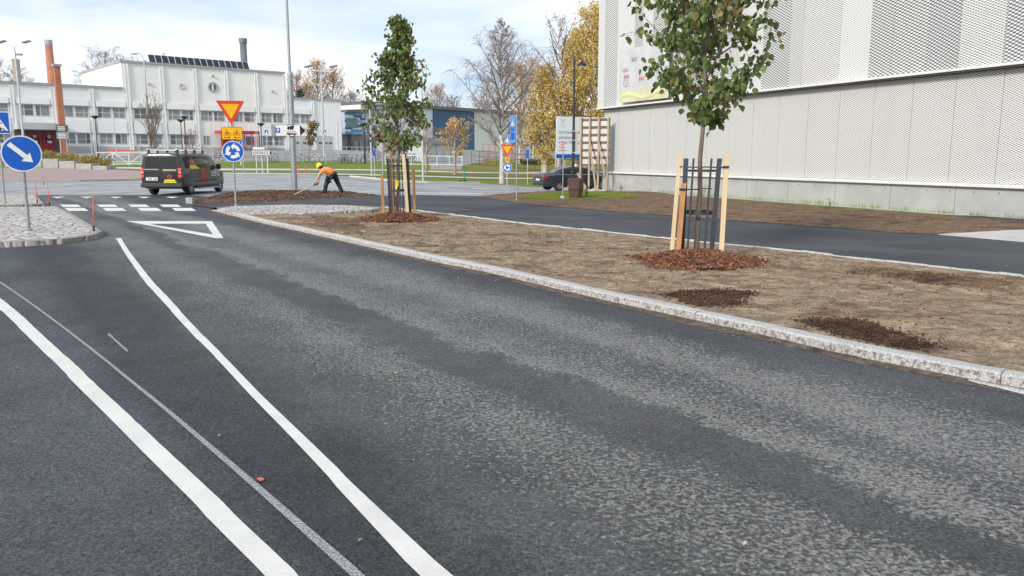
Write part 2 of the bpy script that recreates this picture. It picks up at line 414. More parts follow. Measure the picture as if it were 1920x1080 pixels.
GALV=M('galvanised_steel',(.34,.36,.37),.5,.6,.15,12)
LGALV=M('light_galvanised',(.50,.53,.55),.5,.3,.15,10)
BLACKM=M('black_paint',(.018,.018,.02),.45)
WHITE=M('white_sheeting',(.78,.78,.76),.45,0,.04,6)
SBLUE=M('sign_blue',(.0,.10,.50),.4,0,.05,4)
SRED=M('sign_red',(.62,.05,.015),.4,0,.05,4)
SYEL=M('sign_yellow',(.85,.42,.0),.4,0,.04,4)
SBLACK=M('sign_black',(.012,.012,.014),.5)
LBLUE=M('pale_blue_sheeting',(.10,.30,.62),.4)
# ================= GROUND =================
rnd=random.Random(7)
ROT=R(-125)
A_ROAD=road_mat('new_asphalt')
A_LIGHT=asphalt('worn_asphalt',(.33,.33,.335),(.40,.40,.40),-R(20),.5,.35)
A_PATH=asphalt('path_asphalt',(.052,.056,.066),(.095,.098,.105),-R(150),.5,.55)
A_YARD=asphalt('yard_asphalt',(.27,.265,.255),(.35,.34,.33),0,.6,.3)
GRASS=grass_mat('lawn',(.17,.22,.04),(.21,.25,.055),(.27,.24,.08))
GRASSB=grass_mat('autumn_lawn',(.20,.20,.045),(.26,.20,.07),(.17,.19,.045))
SOIL=soil_mat('dry_sandy_soil',(.25,.180,.122),(.38,.293,.205),(.155,.10,.068),1.0,(.49,.62))
SOILD=soil_mat('dark_wet_soil',(.075,.045,.032),(.13,.075,.05),(.055,.035,.026))
SOILR=soil_mat('raked_brown_soil',(.16,.105,.07),(.25,.175,.12),(.10,.055,.04),1.3)
COB=cobble_mat('natural_stone_cobbles',4.5,(.66,.61,.57),(.45,.42,.40),(.17,.12,.09),.075,(1,.62,1))
SETT=cobble_mat('granite_setts',7,(.55,.52,.48),(.40,.38,.35),(.2,.16,.12),.07)
BRICK=cobble_mat('pinkish_paving_bricks',1.2,(.38,.27,.25),(.46,.34,.31),(.30,.21,.20),.03,(.6,2.2,1))
CONC=M('light_concrete',(.52,.51,.49),.85,0,.12,1.2,.3,30,'pos')
SLAB=M('pale_paving',(.55,.53,.50),.85,0,.1,1.2,.2,20,'pos')
GRAN=granite_mat('granite_kerb',(.72,.71,.69),(.20,.14,.11))
GRAN2=granite_mat('old_granite_kerb',(.48,.45,.42),(.22,.18,.15))
PAINT=paint_mat('road_paint',(.78,.755,.70),.75)
PAINT2=paint_mat('worn_road_paint',(.62,.62,.60),.8)

big=drape([(-420,-30),(420,-30),(420,760),(-420,760)],-.03,'ground',GRASS)
yard=PX([(-500,305),(190,304.5),(805,304),(808,318),(868,318),(864,311),(905,303.5),(905,297),(1350,296)])
drape(yard+[(90,200),(-220,200)],-.018,'school_yard',A_YARD)
drape(PX([(866,311),(905,304),(1140,303),(1140,319),(866,317.6)]),-.010,'autumn_grass_strip',GRASSB)
drape(PX([(800,321.6),(1200,322.5),(1200,328),(800,327)]),-.010,'autumn_grass_verge',GRASSB)
drape(PX([(-900,342.5),(0,341),(150,340.6),(268,338.7),(340,331.5),(412,326),(560,326.6),(655,331),(700,335.5),(735,339.5),(800,342.4),(900,343.6),(950,347),(1010,351),(1300,356),(1300,400),(-900,376)]),0,'roundabout_road',A_LIGHT)
drape(PX([(200,312.6),(412,315.7),(660,317.2),(1300,319.2),(1300,321.2),(660,319.4),(412,319.5),(200,315.6)]),.0,'footpath',SLAB)
drape(PX([(330,330.2),(412,324),(560,325),(700,327),(1300,330),(1300,332.4),(700,329.4),(560,326.9),(412,326.2),(335,332.4)]),.012,'pavement_edge',SLAB)
drape(PX([(-600,343),(0,340.6),(268,337.7),(330,330),(268,321),(205,317.2),(100,315.4),(-500,314.4)]),.012,'brick_plaza',BRICK)
w0=PX([(-1400,367),(350,365.8),(385,368),(420,379),(900,379)])
drape(w0+[(34,14),(34,-20),(-90,-20)],.006,'road',A_ROAD)
near=[(395,389.5),(440,386.5),(560,384),(650,385.5),(715,389),(780,396),(915,412.5),(997,422.5),(1080,430.5),(1255,449.5),(1500,474),(1587,484.5),(1754,503),(1920,521.5)]
far=[(357,383.5),(400,382),(470,380.4),(540,376.6),(600,372.6),(700,368.6),(725,366.6),(780,365.2),(897,367.5),(955,379),(1005,385),(1130,395.5),(1255,404.5),(1500,423),(1686,437),(1758,439.5),(1920,453.8)]
def ext(pts,k=6.0):     # carry an edge on past the picture
    a,b=Vector(pts[-2]),Vector(pts[-1]); d=(b-a).normalized()
    if k<=0: return pts
    n=max(1,int(k/.6)); return pts+[tuple(b+d*k*(i+1)/n) for i in range(n)]
nearw=ext(PX(near,.03),9); farw=ext(PX(far,.03),14)
drape(nearw+farw[::-1],.030,'cycle_path',A_PATH)

def stones(pts,h,w,name,mat,length=1.5,side=1,z0=None,gap=.008,taper=0,jit=.004,kind='structure',seed=1):
    rr=random.Random(seed); P_=[Vector((p[0],p[1],0)) for p in pts]
    cum=[0]
    for a,b in zip(P_,P_[1:]): cum.append(cum[-1]+(b-a).length)
    def at(s):
        s=max(0,min(cum[-1]-1e-6,s))
        for i in range(len(P_)-1):
            if s<=cum[i+1]:
                d=(P_[i+1]-P_[i]); return P_[i]+d*((s-cum[i])/d.length), d.normalized()
        return P_[-1],(P_[-1]-P_[-2]).normalized()
    bm=bmesh.new(); s=0
    while s<cum[-1]-.1:
        e=min(cum[-1],s+length*rr.uniform(.8,1.15)); n=max(2,int((e-s)/.12)); dz=rr.uniform(-jit,jit); dn=rr.uniform(-jit,jit)
        rows=[]
        for i in range(n+1):
            q=s+gap/2+(e-s-gap)*i/n; p,d=at(q); nn=Vector((-d.y,d.x,0))*side; zb=T(p.x,p.y)
            hh=h*(min(1,.15+q/taper) if taper else 1)+dz
            pr=[(0,-.06),(.0,hh-.02),(.018,hh-.004),(w*.4,hh),(w-.012,hh-.002),(w,hh-.02),(w,-.06)]
            row=[]
            for k,(a,z) in enumerate(pr):
                jx=(noise.noise(Vector((p.x*9,p.y*9,k*.7)))*.012 if 0<k<6 else 0)+dn; jz=noise.noise(Vector((p.x*7+5,p.y*7,k)))*.006 if 0<k<6 else 0
                row.append(bm.verts.new(p+nn*(a+jx)+Vector((0,0,zb+z+jz))))
            rows.append(row)
        for a,b in zip(rows,rows[1:]):
            for k in range(6): bm.faces.new((a[k],b[k],b[k+1],a[k+1]))
        bm.faces.new(rows[0]); bm.faces.new(rows[-1][::-1]); s=e
    bmesh.ops.recalc_face_normals(bm,faces=bm.faces)
    me=bpy.data.meshes.new(name); bm.to_mesh(me); bm.free(); me.materials.append(mat)
    o=bpy.data.objects.new(name,me); COL.objects.link(o)
    if kind: o['kind']=kind
    return o
kb=[(393,394.6),(452,409.5),(495,420.5),(565,436),(665,459),(740,476),(820,494),(880,506),(955,522.5),(1047,545),(1155,570.5),(1205,581.5),(1310,605),(1437,633),(1585,668),(1735,698),(1810,713),(1920,733)]
kw=ext(PX(kb,.006),6); kw=[tuple(p) for p in spline([(x,y,0) for x,y in kw],6)]
stones(kw,.115,.165,'kerb',GRAN,1.6,1,taper=2.2)
# flush stone laid in front of the kerb at the right edge
fl=[tuple(G(x,y,.02)[:2]) for x,y in ((1812,713),(1920,737))]; fl=ext(fl,3)
stones(fl,.022,.10,'flush_edge_stone',GRAN,1.2,1)
# thin edging between verge and cycle path
ed=nearw[4:]; stones([(p[0],p[1]) for p in spline([(x,y,0) for x,y in ed],4)],.068,.085,'path_edging',GRAN,.35,1,jit=.010)
# verge: uneven bare soil between the kerb and the path
def off_line(pts,d):
    o=[]
    for i,p in enumerate(pts):
        a=Vector(pts[max(i-1,0)][:2]);b=Vector(pts[min(i+1,len(pts)-1)][:2]); t=(b-a).normalized(); o.append(Vector(p[:2])+Vector((-t.y,t.x))*d)
    return o
def resample(pts,n):
    P_=[Vector(p[:2]) for p in pts]; c=[0]
    for a,b in zip(P_,P_[1:]): c.append(c[-1]+(b-a).length)
    o=[];i=0
    for k in range(n):
        s=c[-1]*k/(n-1)
        while i<len(c)-2 and s>c[i+1]: i+=1
        o.append(P_[i].lerp(P_[i+1],(s-c[i])/max(1e-9,c[i+1]-c[i])))
    return o
VN,VM=330,60
ka=resample(off_line(kw,.165),VN)
na=[Vector(p) for p in nearw[0:]]
# pair verge points: for each kerb point find the path edge point straight across (along the kerb normal)
pe=resample(nearw,VN*2)
TREES=[G(1303,478,.08),G(746,404,.08)]
def vz(x,y,t):
    v=Vector((x,y,0)); z=lerp(.108,.045,smooth(0.0,1,t))
    e=min(1,t*14,(1-t)*14)
    z+=e*(noise.noise(v*.7)*.035+noise.noise(v*2.3)*.018+noise.noise(v*7)*.010+noise.noise(v*19)*.007)
    return z
verge=[]
j0=0
for i,a in enumerate(ka):
    f=i/(VN-1); b=pe[min(len(pe)-1,int((f**.93)*(len(pe)-1)))]
    verge.append((a,b))
mb=MB(); V=[];Fq=[]
for a,b in verge:
    for j in range(VM+1):
        t=j/VM; p=a.lerp(b,t); V.append((p.x,p.y,vz(p.x,p.y,t)))
for i in range(VN-1):
    for j in range(VM):
        k=i*(VM+1)+j; Fq.append((k,k+1,k+VM+2,k+VM+1))
mb.add(V,Fq); o=mb.build('soil_verge',SOIL,smooth=True); struct(o)
def verge_z(x,y):
    best=None;p=Vector((x,y))
    for a,b in verge[::6]:
        d=b-a; t=max(0,min(1,(p-a).dot(d)/max(1e-6,d.length_squared))); q=(a+d*t-p).length
        if best is None or q<best[0]: best=(q,t)
    return vz(x,y,best[1]),best[1],best[0]
# cobbled tip
def slab(poly,z0,z1,name,mat,kind='structure'):
    n=len(poly); v=[(x,y,T(x,y)+z1) for x,y in poly]+[(x,y,T(x,y)+z0) for x,y in poly]
    f=[tuple(q) for q in tessellate_polygon([[Vector((x,y,0)) for x,y in poly]])]+[(i,i+n,(i+1)%n+n,(i+1)%n) for i in range(n)]
    o=MB().add(v,f).build(name,mat)
    if kind: o['kind']=kind
    return o
slab(PX([(407,392.2),(440,387.2),(500,385.6),(560,384.6),(650,386),(712,390),(700,393.8),(665,396.2),(600,399.6),(565,401.2),(500,402),(462,404),(430,398.5)],.1),-.02,.118,'cobbled_tip',COB)
# refuge islands on the left
def inset_kerb(px,name,h,mat_top,kw_=.16,seed=2):
    w=PX(px,h); slab(w,-.02,h-.012,name+'_paving',mat_top)
    return w
i1=[(-700,392),(-300,389),(0,387),(105,386.2),(135,400),(170,420),(192,432),(180,438),(162,441.5),(116,447),(58,450.5),(0,453.5),(-300,463),(-700,476)]
w1=inset_kerb(i1,'refuge_island',.12,COB)
stones(w1[3:],.122,.15,'refuge_island_kerb',GRAN2,1.1,-1,gap=.006)
i2=[(-700,364),(0,364.2),(66,364.4),(83,381),(60,382.4),(0,384),(-700,388)]
w2=inset_kerb(i2,'far_refuge_island',.12,COB)
stones(w2[1:],.122,.12,'far_refuge_island_kerb',GRAN2,1.0,-1)
# plaza kerb
pk=PX([(-500,342.4),(0,340.8),(150,340.2),(268,338),(330,330.6)],.0)
stones(pk,.12,.18,'plaza_kerb',GRAN2,1.5,1)
# ---- painted markings ----
def mark(poly,name,mat=PAINT,off=.010,jit=.006,dens=.12,dz=0):
    w=[Vector(p) for p in (PX(poly) if dz is not None else poly)]; o=[]
    for a,b in zip(w,w[1:]+w[:1]):
        n=max(1,min(200,int((b-a).length/dens))); d=(b-a); nn=Vector((-d.y,d.x)).normalized() if d.length>0 else Vector((0,0))
        for k in range(n):
            p=a+d*k/n
            if k: p=p+nn*noise.noise(Vector((p.x*11,p.y*11,3)))*jit*2.2
            o.append((p.x,p.y))
    m=MB(); m.add([(x,y,T(x,y)+off) for x,y in o],[tuple(q) for q in tessellate_polygon([[Vector((x,y,0)) for x,y in o]])])
    q=m.build(name,mat); q['kind']='structure'; return q
import numpy as np
ROADD=(-.57,.82)
def fit(pts,deg,mat_wob=True):
    u=np.array([x*ROADD[0]+y*ROADD[1] for x,y in pts]); v=np.array([x*.82+y*.57 for x,y in pts]); k=np.polyfit(u,v,deg,w=1/np.maximum(2,u))
    uu=np.linspace(u.max(),u.min()-2.0,120); o=[]
    for a in uu:
        b_=np.polyval(k,max(a,u.min())); b_+=(.008 if deg==4 else .004)*noise.noise(Vector((a*.8,deg,0)))+(.006 if mat_wob else 0)*math.floor(2*noise.noise(Vector((a*.45,3,0)))+.5); o.append(Vector((a*ROADD[0]+b_*.82,a*ROADD[1]+b_*.57,0))/ (ROADD[0]**2+ROADD[1]**2))
    return o
def band(Lp,Rp,name,mat=PAINT,off=.010,deg=4):
    a=fit(PX(Lp),deg,mat is PAINT); b=fit(PX(Rp),deg,mat is PAINT)
    pts=[(p.x,p.y) for p in a]+[(p.x,p.y) for p in b[::-1]]
    return mark(pts,name,mat,off,.0035,.08,None)
band([(219.5,447.5),(221,460),(240,482.5),(269,525),(281,539),(300,560),(337.5,600),(387.5,660),(422.5,697.5),(480,752),(575,846),(690,982),(785,1080)],
     [(228,447),(232.5,457.5),(252.5,490),(280,522),(290,524.5),(305,545),(320,568),(360,608),(400,652.5),(447.5,700),(475,727),(600,846),(742,984),(845,1080)],'edge_line')
def pxext(pts): return PX(pts)
Lb=[(-160,465),(0,582),(65,647),(175,755),(240,819),(380,966),(500,1080)]; Rb=[(-160,447),(0,557),(90,640),(190,737),(282,811),(375,907),(500,1020),(562,1080)]
band(Lb,Rb,'lane_line',deg=3)
c=[(-60,492),(0,531),(85,590),(175,660),(275,740),(370,820),(465,905),(525,955),(590,1010),(665,1080)]
wd=[2.2,2.5,3,3.5,4,5,7,13,14,12]
CHALK=None
m,n,l,b=newmat('sprayed_chalk'); cc=coords(n,l,'pos'); g=nz_(n,l,cc,120,3,.75); 
al=ss(n,l,g,.38,.66,.25,.85); tr=n.new('ShaderNodeBsdfTransparent'); mxs=n.new('ShaderNodeMixShader'); l.new(al,mxs.inputs[0]); l.new(tr.outputs[0],mxs.inputs[1]); l.new(b.outputs[0],mxs.inputs[2]); l.new(mxs.outputs[0],n['Material Output'].inputs[0])
b.inputs['Base Color'].default_value=(.55,.56,.56,1); b.inputs['Roughness'].default_value=.9; CHALK=m
band([(x-w*.6,y+w*.35) for (x,y),w in zip(c,wd)],[(x+w*.6,y-w*.35) for (x,y),w in zip(c,wd)],'chalk_line',CHALK,.014,3)
mark([(201,628.5),(204.5,627),(241,660),(238,662.5)],'chalk_dash',CHALK,.014,.002)
m,n,l,b=newmat('red_spray'); b.inputs['Base Color'].default_value=(.65,.12,.10,1); b.inputs['Roughness'].default_value=.8
mark([(481,903),(485,900.5),(491,901),(496,903),(494,906.5),(488,907.5),(484,905.5)],'red_paint_spot',m,.018,.004,.02)
# give-way triangle
for q in ([(236,415.3),(397,415.3),(386,420.4),(282,420.4),(262,418.6)],[(397,415.3),(419.5,447.3),(403,447),(386,420.4)],[(236,415.3),(262,418.6),(282,420.6),(400,440.8),(403,447)]): pass
mark([(236,415.2),(397,415.2),(419.5,447.3),(403,447.2)],'give_way_triangle',PAINT)
mark([(279,420.4),(385.5,420.4),(399,440.6)],'triangle_infill',A_ROAD,.0135,.002)
for i,x in enumerate((112,181,240,299)): mark([(x,384),(x+34,384),(x+41,388.6),(x+7,388.6)],'crossing_block',PAINT)
for i,x in enumerate((121,192,258,322)): mark([(x,390.4),(x+37,390.4),(x+46,396),(x+7,396)],'crossing_block',PAINT)
for x in (96,150,205,258,310): mark([(x,369.3),(x+25,369.3),(x+12,372.2)],'give_way_tooth',PAINT)
for q in ([(118,345.6),(138,345.3),(139,346.3),(119,346.6)],[(216,350),(240,349.6),(240,350.5),(217,350.9)],[(668,342.2),(681,342.6),(690,343.6),(672,343.2)],[(814,351.2),(840,351.6),(842,352.8),(815,352.3)],[(885,353.4),(924,353.6),(925,354.8),(885,354.6)],[(780,361.2),(905,363.0),(905,364.6),(780,362.6)]):
    mark(q,'road_dash',PAINT2,.012,.002,.4)
# thin painted ring line on the roundabout
rl=[(415,343.6),(440,343.8),(458,341.2),(463,337.5),(455,335),(430,334)]
a=[(x,y) for x,y in rl]+[(x,y+.9) for x,y in rl[::-1]]; mark(a,'roundabout_line',PAINT2,.012,.002,.3)
rl=[(640,347.5),(700,345.2),(765,341.8)]; mark(rl+[(x,y+.8) for x,y in rl[::-1]],'roundabout_line',PAINT2,.012,.002,.3)
mark([(625,331.6),(655,332.4),(700,337),(735,341),(757,343.4),(700,341.2),(660,336.5)],'truck_apron',SETT,.02,.002,.5)
mk=PX([(655,331.5),(700,335.7),(735,339.5),(800,342.2),(900,343.4)])
stones(mk,.10,.2,'lawn_kerb',SLAB,1.8,1)
# ---- soil bed of the roundabout corner ----
bed=[(357,383),(400,381.6),(470,380),(540,376.2),(600,372.2),(700,368.2),(722,366.6),(690,363),(640,360.5),(560,359),(480,359.5),(425,363),(385,369),(362,376)]
bw=resample(ext(PX(bed,.02),0)+[PX(bed,.02)[0]],140)[:-1]; cen=sum(bw,Vector((0,0)))/len(bw); cen=G(520,367,.05).to_2d()
m_=MB(); RN=34; V=[]
for j in range(RN+1):
    t=j/RN
    for p in bw:
        q=cen.lerp(p,t); e=smooth(1.0,.72,t); w=Vector((q.x,q.y,0))
        V.append((q.x,q.y,T(q.x,q.y)+.012+e*(.13+noise.noise(w*.8)*.06+noise.noise(w*3)*.04+noise.noise(w*9)*.02)))
nb=len(bw); Fq=[(j*nb+k,(j+1)*nb+k,(j+1)*nb+(k+1)%nb,j*nb+(k+1)%nb) for j in range(RN) for k in range(nb)]
struct(m_.add(V,Fq).build('soil_bed',soil_mat('bed_soil',(.10,.062,.045),(.17,.105,.07),(.07,.04,.03),.8),smooth=True))
BEDZ=.14
def rockmesh(name,mat,pts,rr,smin,smax,flat=.6):
    m=MB(); base=[(1,0,0),(-1,0,0),(0,1,0),(0,-1,0),(0,0,1),(0,0,-1)]; fc=[(0,2,4),(2,1,4),(1,3,4),(3,0,4),(2,0,5),(1,2,5),(3,1,5),(0,3,5)]
    for p in pts:
        s=rr.uniform(smin,smax)*rr.random()**.5+smin*.5; A=Matrix.Rotation(rr.uniform(0,6.3),3,'Z')@Matrix.Rotation(rr.uniform(-.5,.5),3,'X')
        m.add([Vector(p)+A@Vector((v[0]*s*rr.uniform(.6,1.3),v[1]*s*rr.uniform(.6,1.3),v[2]*s*flat)) for v in base],fc)
    return m.build(name,mat,fix=False)
def on_bed(n,rr):
    o=[]
    for _ in range(n):
        p=bw[rr.randrange(nb)]; t=rr.random()**.6*.97; q=cen.lerp(p,t); w=Vector((q.x,q.y,0)); e=smooth(1.0,.72,t)
        o.append((q.x,q.y,T(q.x,q.y)+.018+e*(.13+noise.noise(w*.8)*.06+noise.noise(w*3)*.04)))
    return o
tag(rockmesh('soil_clods',SOILD,on_bed(1400,rnd),rnd,.02,.06),'dark brown clods of soil on the roundabout bed','soil',kind='stuff')
# clods and twigs on the verge, denser in the dark patches
pts=[];
for _ in range(7500):
    a,b=verge[rnd.randrange(int(VN*.1),VN)]; t=rnd.uniform(.02,.97); p=a.lerp(b,t)
    if noise.noise(Vector((p.x*.9,p.y*.9,1)))+rnd.uniform(-.4,.4)>-.1: pts.append((p.x,p.y,vz(p.x,p.y,t)+.004))
tag(rockmesh('soil_crumbs',soil_mat('crumb_soil',(.15,.10,.065),(.24,.17,.11),(.10,.06,.045)),pts,rnd,.006,.030),'brown crumbs of soil strewn over the verge','soil',kind='stuff')
def patch(name,poly,label,h=.05,n=1200,mat=None,edge=.9):
    w=PX(poly,.09); r=resample(w+[w[0]],90)[:-1]; c_=sum(r,Vector((0,0)))/len(r); m=MB();V=[];K=16
    for j in range(K+1):
        t=j/K
        for p in r:
            q=c_.lerp(p,t*(1+.30*noise.noise(Vector((p.x*2.3,p.y*2.3,2)))+.15*noise.noise(Vector((p.x*8,p.y*8,2))))); z,_,_=verge_z(q.x,q.y) if j%4==0 or j==K else (None,0,0)
            V.append([q.x,q.y,z])
    for j in range(K+1):       # fill in heights between the sampled rings
        if j%4:
            a=(j//4)*4; b_=min(K,a+4)
            for k in range(len(r)):
                V[j*len(r)+k][2]=None
    nr=len(r)
    for k in range(nr):
        for j in range(K+1):
            if j%4:
                a=(j//4)*4; b_=a+4; f=(j-a)/4; V[j*nr+k][2]=lerp(V[a*nr+k][2],V[b_*nr+k][2],f)
    for j in range(K+1):
        t=j/K; e=smooth(1.0,.5,t)
        for k in range(nr):
            x,y,z=V[j*nr+k]; w_=Vector((x,y,4)); V[j*nr+k]=(x,y,z-.012*(t>.96)+e*(h*.6+h*.7*max(-.3,noise.noise(w_*4)))+e*noise.noise(w_*15)*.012)
    Fq=[(j*nr+k,(j+1)*nr+k,(j+1)*nr+(k+1)%nr,j*nr+(k+1)%nr) for j in range(K) for k in range(nr)]
    o=m.add(V,Fq).build(name,mat or SOILD,smooth=True)
    ps=[]
    for _ in range(n):
        k=rnd.randrange(nr); j=min(K,int(rnd.random()**.5*K*1.15)); x,y,z=V[j*nr+k]; ps.append((x+rnd.gauss(0,.07),y+rnd.gauss(0,.07),z+.006))
    o2=rockmesh('clods',mat or SOILD,ps,rnd,.006,.02,.8); 
    me=o.data; bm=bmesh.new(); bm.from_mesh(me); bm.from_mesh(o2.data); bm.to_mesh(me); bm.free(); bpy.data.objects.remove(o2)
    return tag(o,label,'soil',kind='stuff')
patch('dark_soil_patch',[(1245,556),(1290,546),(1360,543),(1415,548),(1395,562),(1385,578),(1340,582),(1290,574),(1262,566)],'dark damp soil heap by the kerb below the near tree',.022,1500)
patch('dark_soil_patch',[(1490,600),(1550,597),(1600,603),(1660,618),(1720,640),(1765,655),(1700,658),(1620,643),(1550,626),(1505,612)],'long dark strip of loose soil beside the kerb at the right',.024,1800)
patch('dark_soil_patch',[(575,402),(640,407),(680,412),(690,425),(700,440),(670,443),(620,437),(590,424)],'dark brown soil left of the far tree mulch',.03,500,SOILR)
patch('dark_soil_patch',[(1560,492),(1640,496),(1760,509),(1900,526),(1900,545),(1800,538),(1690,520),(1600,506)],'brown soil ridge along the cycle path edging',.035,1200,SOILR)
# ---- soil and grass between the path and the building ----

s2=PX([(897,367.4),(955,378.6),(1005,384.6),(1130,395),(1255,404),(1500,422.5),(1686,436.6),(1758,439),(1920,431.5)],.03)
s2t=PX([(1920,417),(1700,399),(1500,385),(1300,370),(1128,357),(1040,358.5),(985,360.8),(935,363.5)],.03)
def fill_bumpy(poly,name,mat,z0,amp,cell=.25):
    bm=bmesh.new(); vs=[bm.verts.new((x,y,0)) for x,y in poly]
    for t in tessellate_polygon([[Vector((x,y,0)) for x,y in poly]]):
        try: bm.faces.new([vs[i] for i in t])
        except ValueError: pass
    xs=[p[0] for p in poly]; ys=[p[1] for p in poly]
    for i in range(int(min(xs)/cell),int(max(xs)/cell)+1): bmesh.ops.bisect_plane(bm,geom=bm.verts[:]+bm.edges[:]+bm.faces[:],plane_co=(i*cell,0,0),plane_no=(1,0,0))
    for i in range(int(min(ys)/cell),int(max(ys)/cell)+1): bmesh.ops.bisect_plane(bm,geom=bm.verts[:]+bm.edges[:]+bm.faces[:],plane_co=(0,i*cell,0),plane_no=(0,1,0))
    for v in bm.verts:
        e=0 if v.is_boundary else 1
        v.co.z=T(v.co.x,v.co.y)+z0+e*amp*(.5+noise.noise(Vector((v.co.x,v.co.y,0))*1.3)+.6*noise.noise(Vector((v.co.x,v.co.y,7))*4))
    for f in bm.faces:
        f.normal_update(); f.smooth=True
        if f.normal.z<0: f.normal_flip()
    me=bpy.data.meshes.new(name); bm.to_mesh(me); bm.free(); me.materials.append(mat); o=bpy.data.objects.new(name,me); COL.objects.link(o); o['kind']='structure'; return o
dS=(Vector(s2[-2])-Vector(s2[-3])).normalized()
fill_bumpy(s2+s2t,'soil_strip',SOILR,.034,.03)
gp=PX([(981,367),(1010,363.5),(1060,361),(1127,359.5),(1200,366.5),(1180,370.5),(1120,373),(1060,374.4),(992,372.6)],.05)
fill_bumpy(gp,'grass_patch',GRASS,.060,.02,.3)
m=MB(); gc=sum((Vector(p) for p in gp),Vector((0,0)))/len(gp)
for _ in range(5200):
    i=rnd.randrange(len(gp)); a=Vector(gp[i]);b=Vector(gp[(i+1)%len(gp)]); e=gc.lerp(a.lerp(b,rnd.random()),rnd.random()**.5*rnd.uniform(.9,1.13)); z=T(e.x,e.y)+.05; h=rnd.uniform(.03,.10); q_=rnd.uniform(-.03,.03)
    m.add([(e.x-.012,e.y,z),(e.x+.012,e.y,z),(e.x+q_,e.y+rnd.uniform(-.03,.03),z+h)],[(0,1,2)])
tag(m.build('grass_blades',GRASS,fix=False),'short green grass blades by the litter bin and building corner','grass',kind='stuff')
ps=[]
for _ in range(420):
    a,b=verge[rnd.randrange(10,VN)]; t=rnd.uniform(.03,.96); p=a.lerp(b,t); ps.append((p.x,p.y,vz(p.x,p.y,t)+.004))
tag(rockmesh('pebbles',M('pale_pebble',(.42,.38,.33),.8,0,.25,6),ps,rnd,.006,.016,.7),'pale pebbles lying on the bare soil verge','stones',kind='stuff')
m=MB()
for _ in range(26):
    a,b=verge[rnd.randrange(60,VN)]; t=rnd.uniform(.08,.9); c0=a.lerp(b,t)
    for k in range(rnd.randrange(6,16)):
        e=c0+Vector((rnd.gauss(0,.04),rnd.gauss(0,.04))); z=vz(e.x,e.y,t); an=rnd.uniform(0,6.3); L=rnd.uniform(.02,.05); d=Vector((math.cos(an)*L,math.sin(an)*L,L*rnd.uniform(.2,.9))); s_=Vector((-math.sin(an),math.cos(an),0))*L*.25; p0=Vector((e.x,e.y,z))
        m.add([p0,p0+d*.5+s_,p0+d,p0+d*.5-s_],[(0,1,2,3)])
tag(m.build('weed_seedlings',M('seedling_green',(.17,.22,.06),.7,0,.2,5),fix=False),'tiny green weed seedlings scattered over the bare soil verge','weeds',kind='stuff')
# pale concrete ramp at the far right of the path
cr=PX([(1760,439.2),(1920,430.2),(2100,421),(2300,470),(1920,452.8)],.04); slab(cr,-.02,.045,'concrete_ramp',CONC)
# strip of bare ground carrying on out of the picture
q=[Vector(p) for p in PX([(1920,431),(1920,414)],.03)]
# ---- dirt and grit along the kerb foot ----
dl=[Vector(p) for p in resample(kw,400)]
V=[];Fq=[];DN=400
offl=off_line([(p.x,p.y) for p in dl],-1)
for i,p in enumerate(dl):
    nn=(offl[i]-p).normalized(); w=.10+.16*abs(noise.noise(Vector((p.x*1.7,p.y*1.7,0))))+.05*noise.noise(Vector((p.x*9,p.y*9,0)))
    a=p-nn*.02; c2=p+nn*w; V+= [(a.x,a.y,.03),((a.x+c2.x)/2,(a.y+c2.y)/2,.014),(c2.x,c2.y,.0085)]
for i in range(DN-1):
    k=i*3; Fq+=[(k,k+1,k+4,k+3),(k+1,k+2,k+5,k+4)]
DIRT=soil_mat('gutter_dirt',(.13,.105,.085),(.19,.15,.115),(.085,.07,.06),2)
o=MB().add(V,Fq).build('gutter_dirt',DIRT,smooth=True); tag(o,'brown dirt washed up along the foot of the kerb','dirt',kind='stuff')
ps=[]
for _ in range(2200):
    i=rnd.randrange(DN); p=dl[i]; nn=(offl[i]-p).normalized(); d=abs(rnd.gauss(0,.16)); q=p+nn*d; ps.append((q.x,q.y,.012))
for _ in range(900):
    p=G(rnd.uniform(195,230),rnd.uniform(434,446)); ps.append((p.x,p.y,.012)) if rnd.random()<.4 else None
tag(rockmesh('grit',soil_mat('grit_stone',(.26,.22,.18),(.36,.32,.27),(.16,.12,.10),3),ps,rnd,.003,.009),'grit and small stones scattered along the kerb foot','grit',kind='stuff')
# fallen leaves and pale flecks
lm=[M('dry_leaf',(.42,.27,.12),.8,0,.3,8),M('pale_leaf',(.55,.47,.36),.8,0,.2,8)]
m=MB()
for _ in range(20):
    if rnd.random()<.8:
        i=rnd.randrange(60,DN); p=dl[i]; nn=(offl[i]-p).normalized(); q=p+nn*abs(rnd.gauss(0,.35)); z=.02
    else:
        g=G(rnd.uniform(60,1900),rnd.uniform(470,1070)); q=g; z=.018
    s=rnd.uniform(.008,.018); a=rnd.uniform(0,6.3); v=[]
    for k in range(6):
        t=a+k*math.pi/3; r=s*(1 if k%3 else 1.5); v.append((q.x+r*math.cos(t),q.y+r*math.sin(t),z+.006*((k%2))))
    m.add(v,[(0,1,2,3),(0,3,4,5)],rnd.randrange(2))
tag(m.build('fallen_leaves',lm,fix=False),'small dry leaves lying on the road and by the kerb','leaves',kind='stuff')
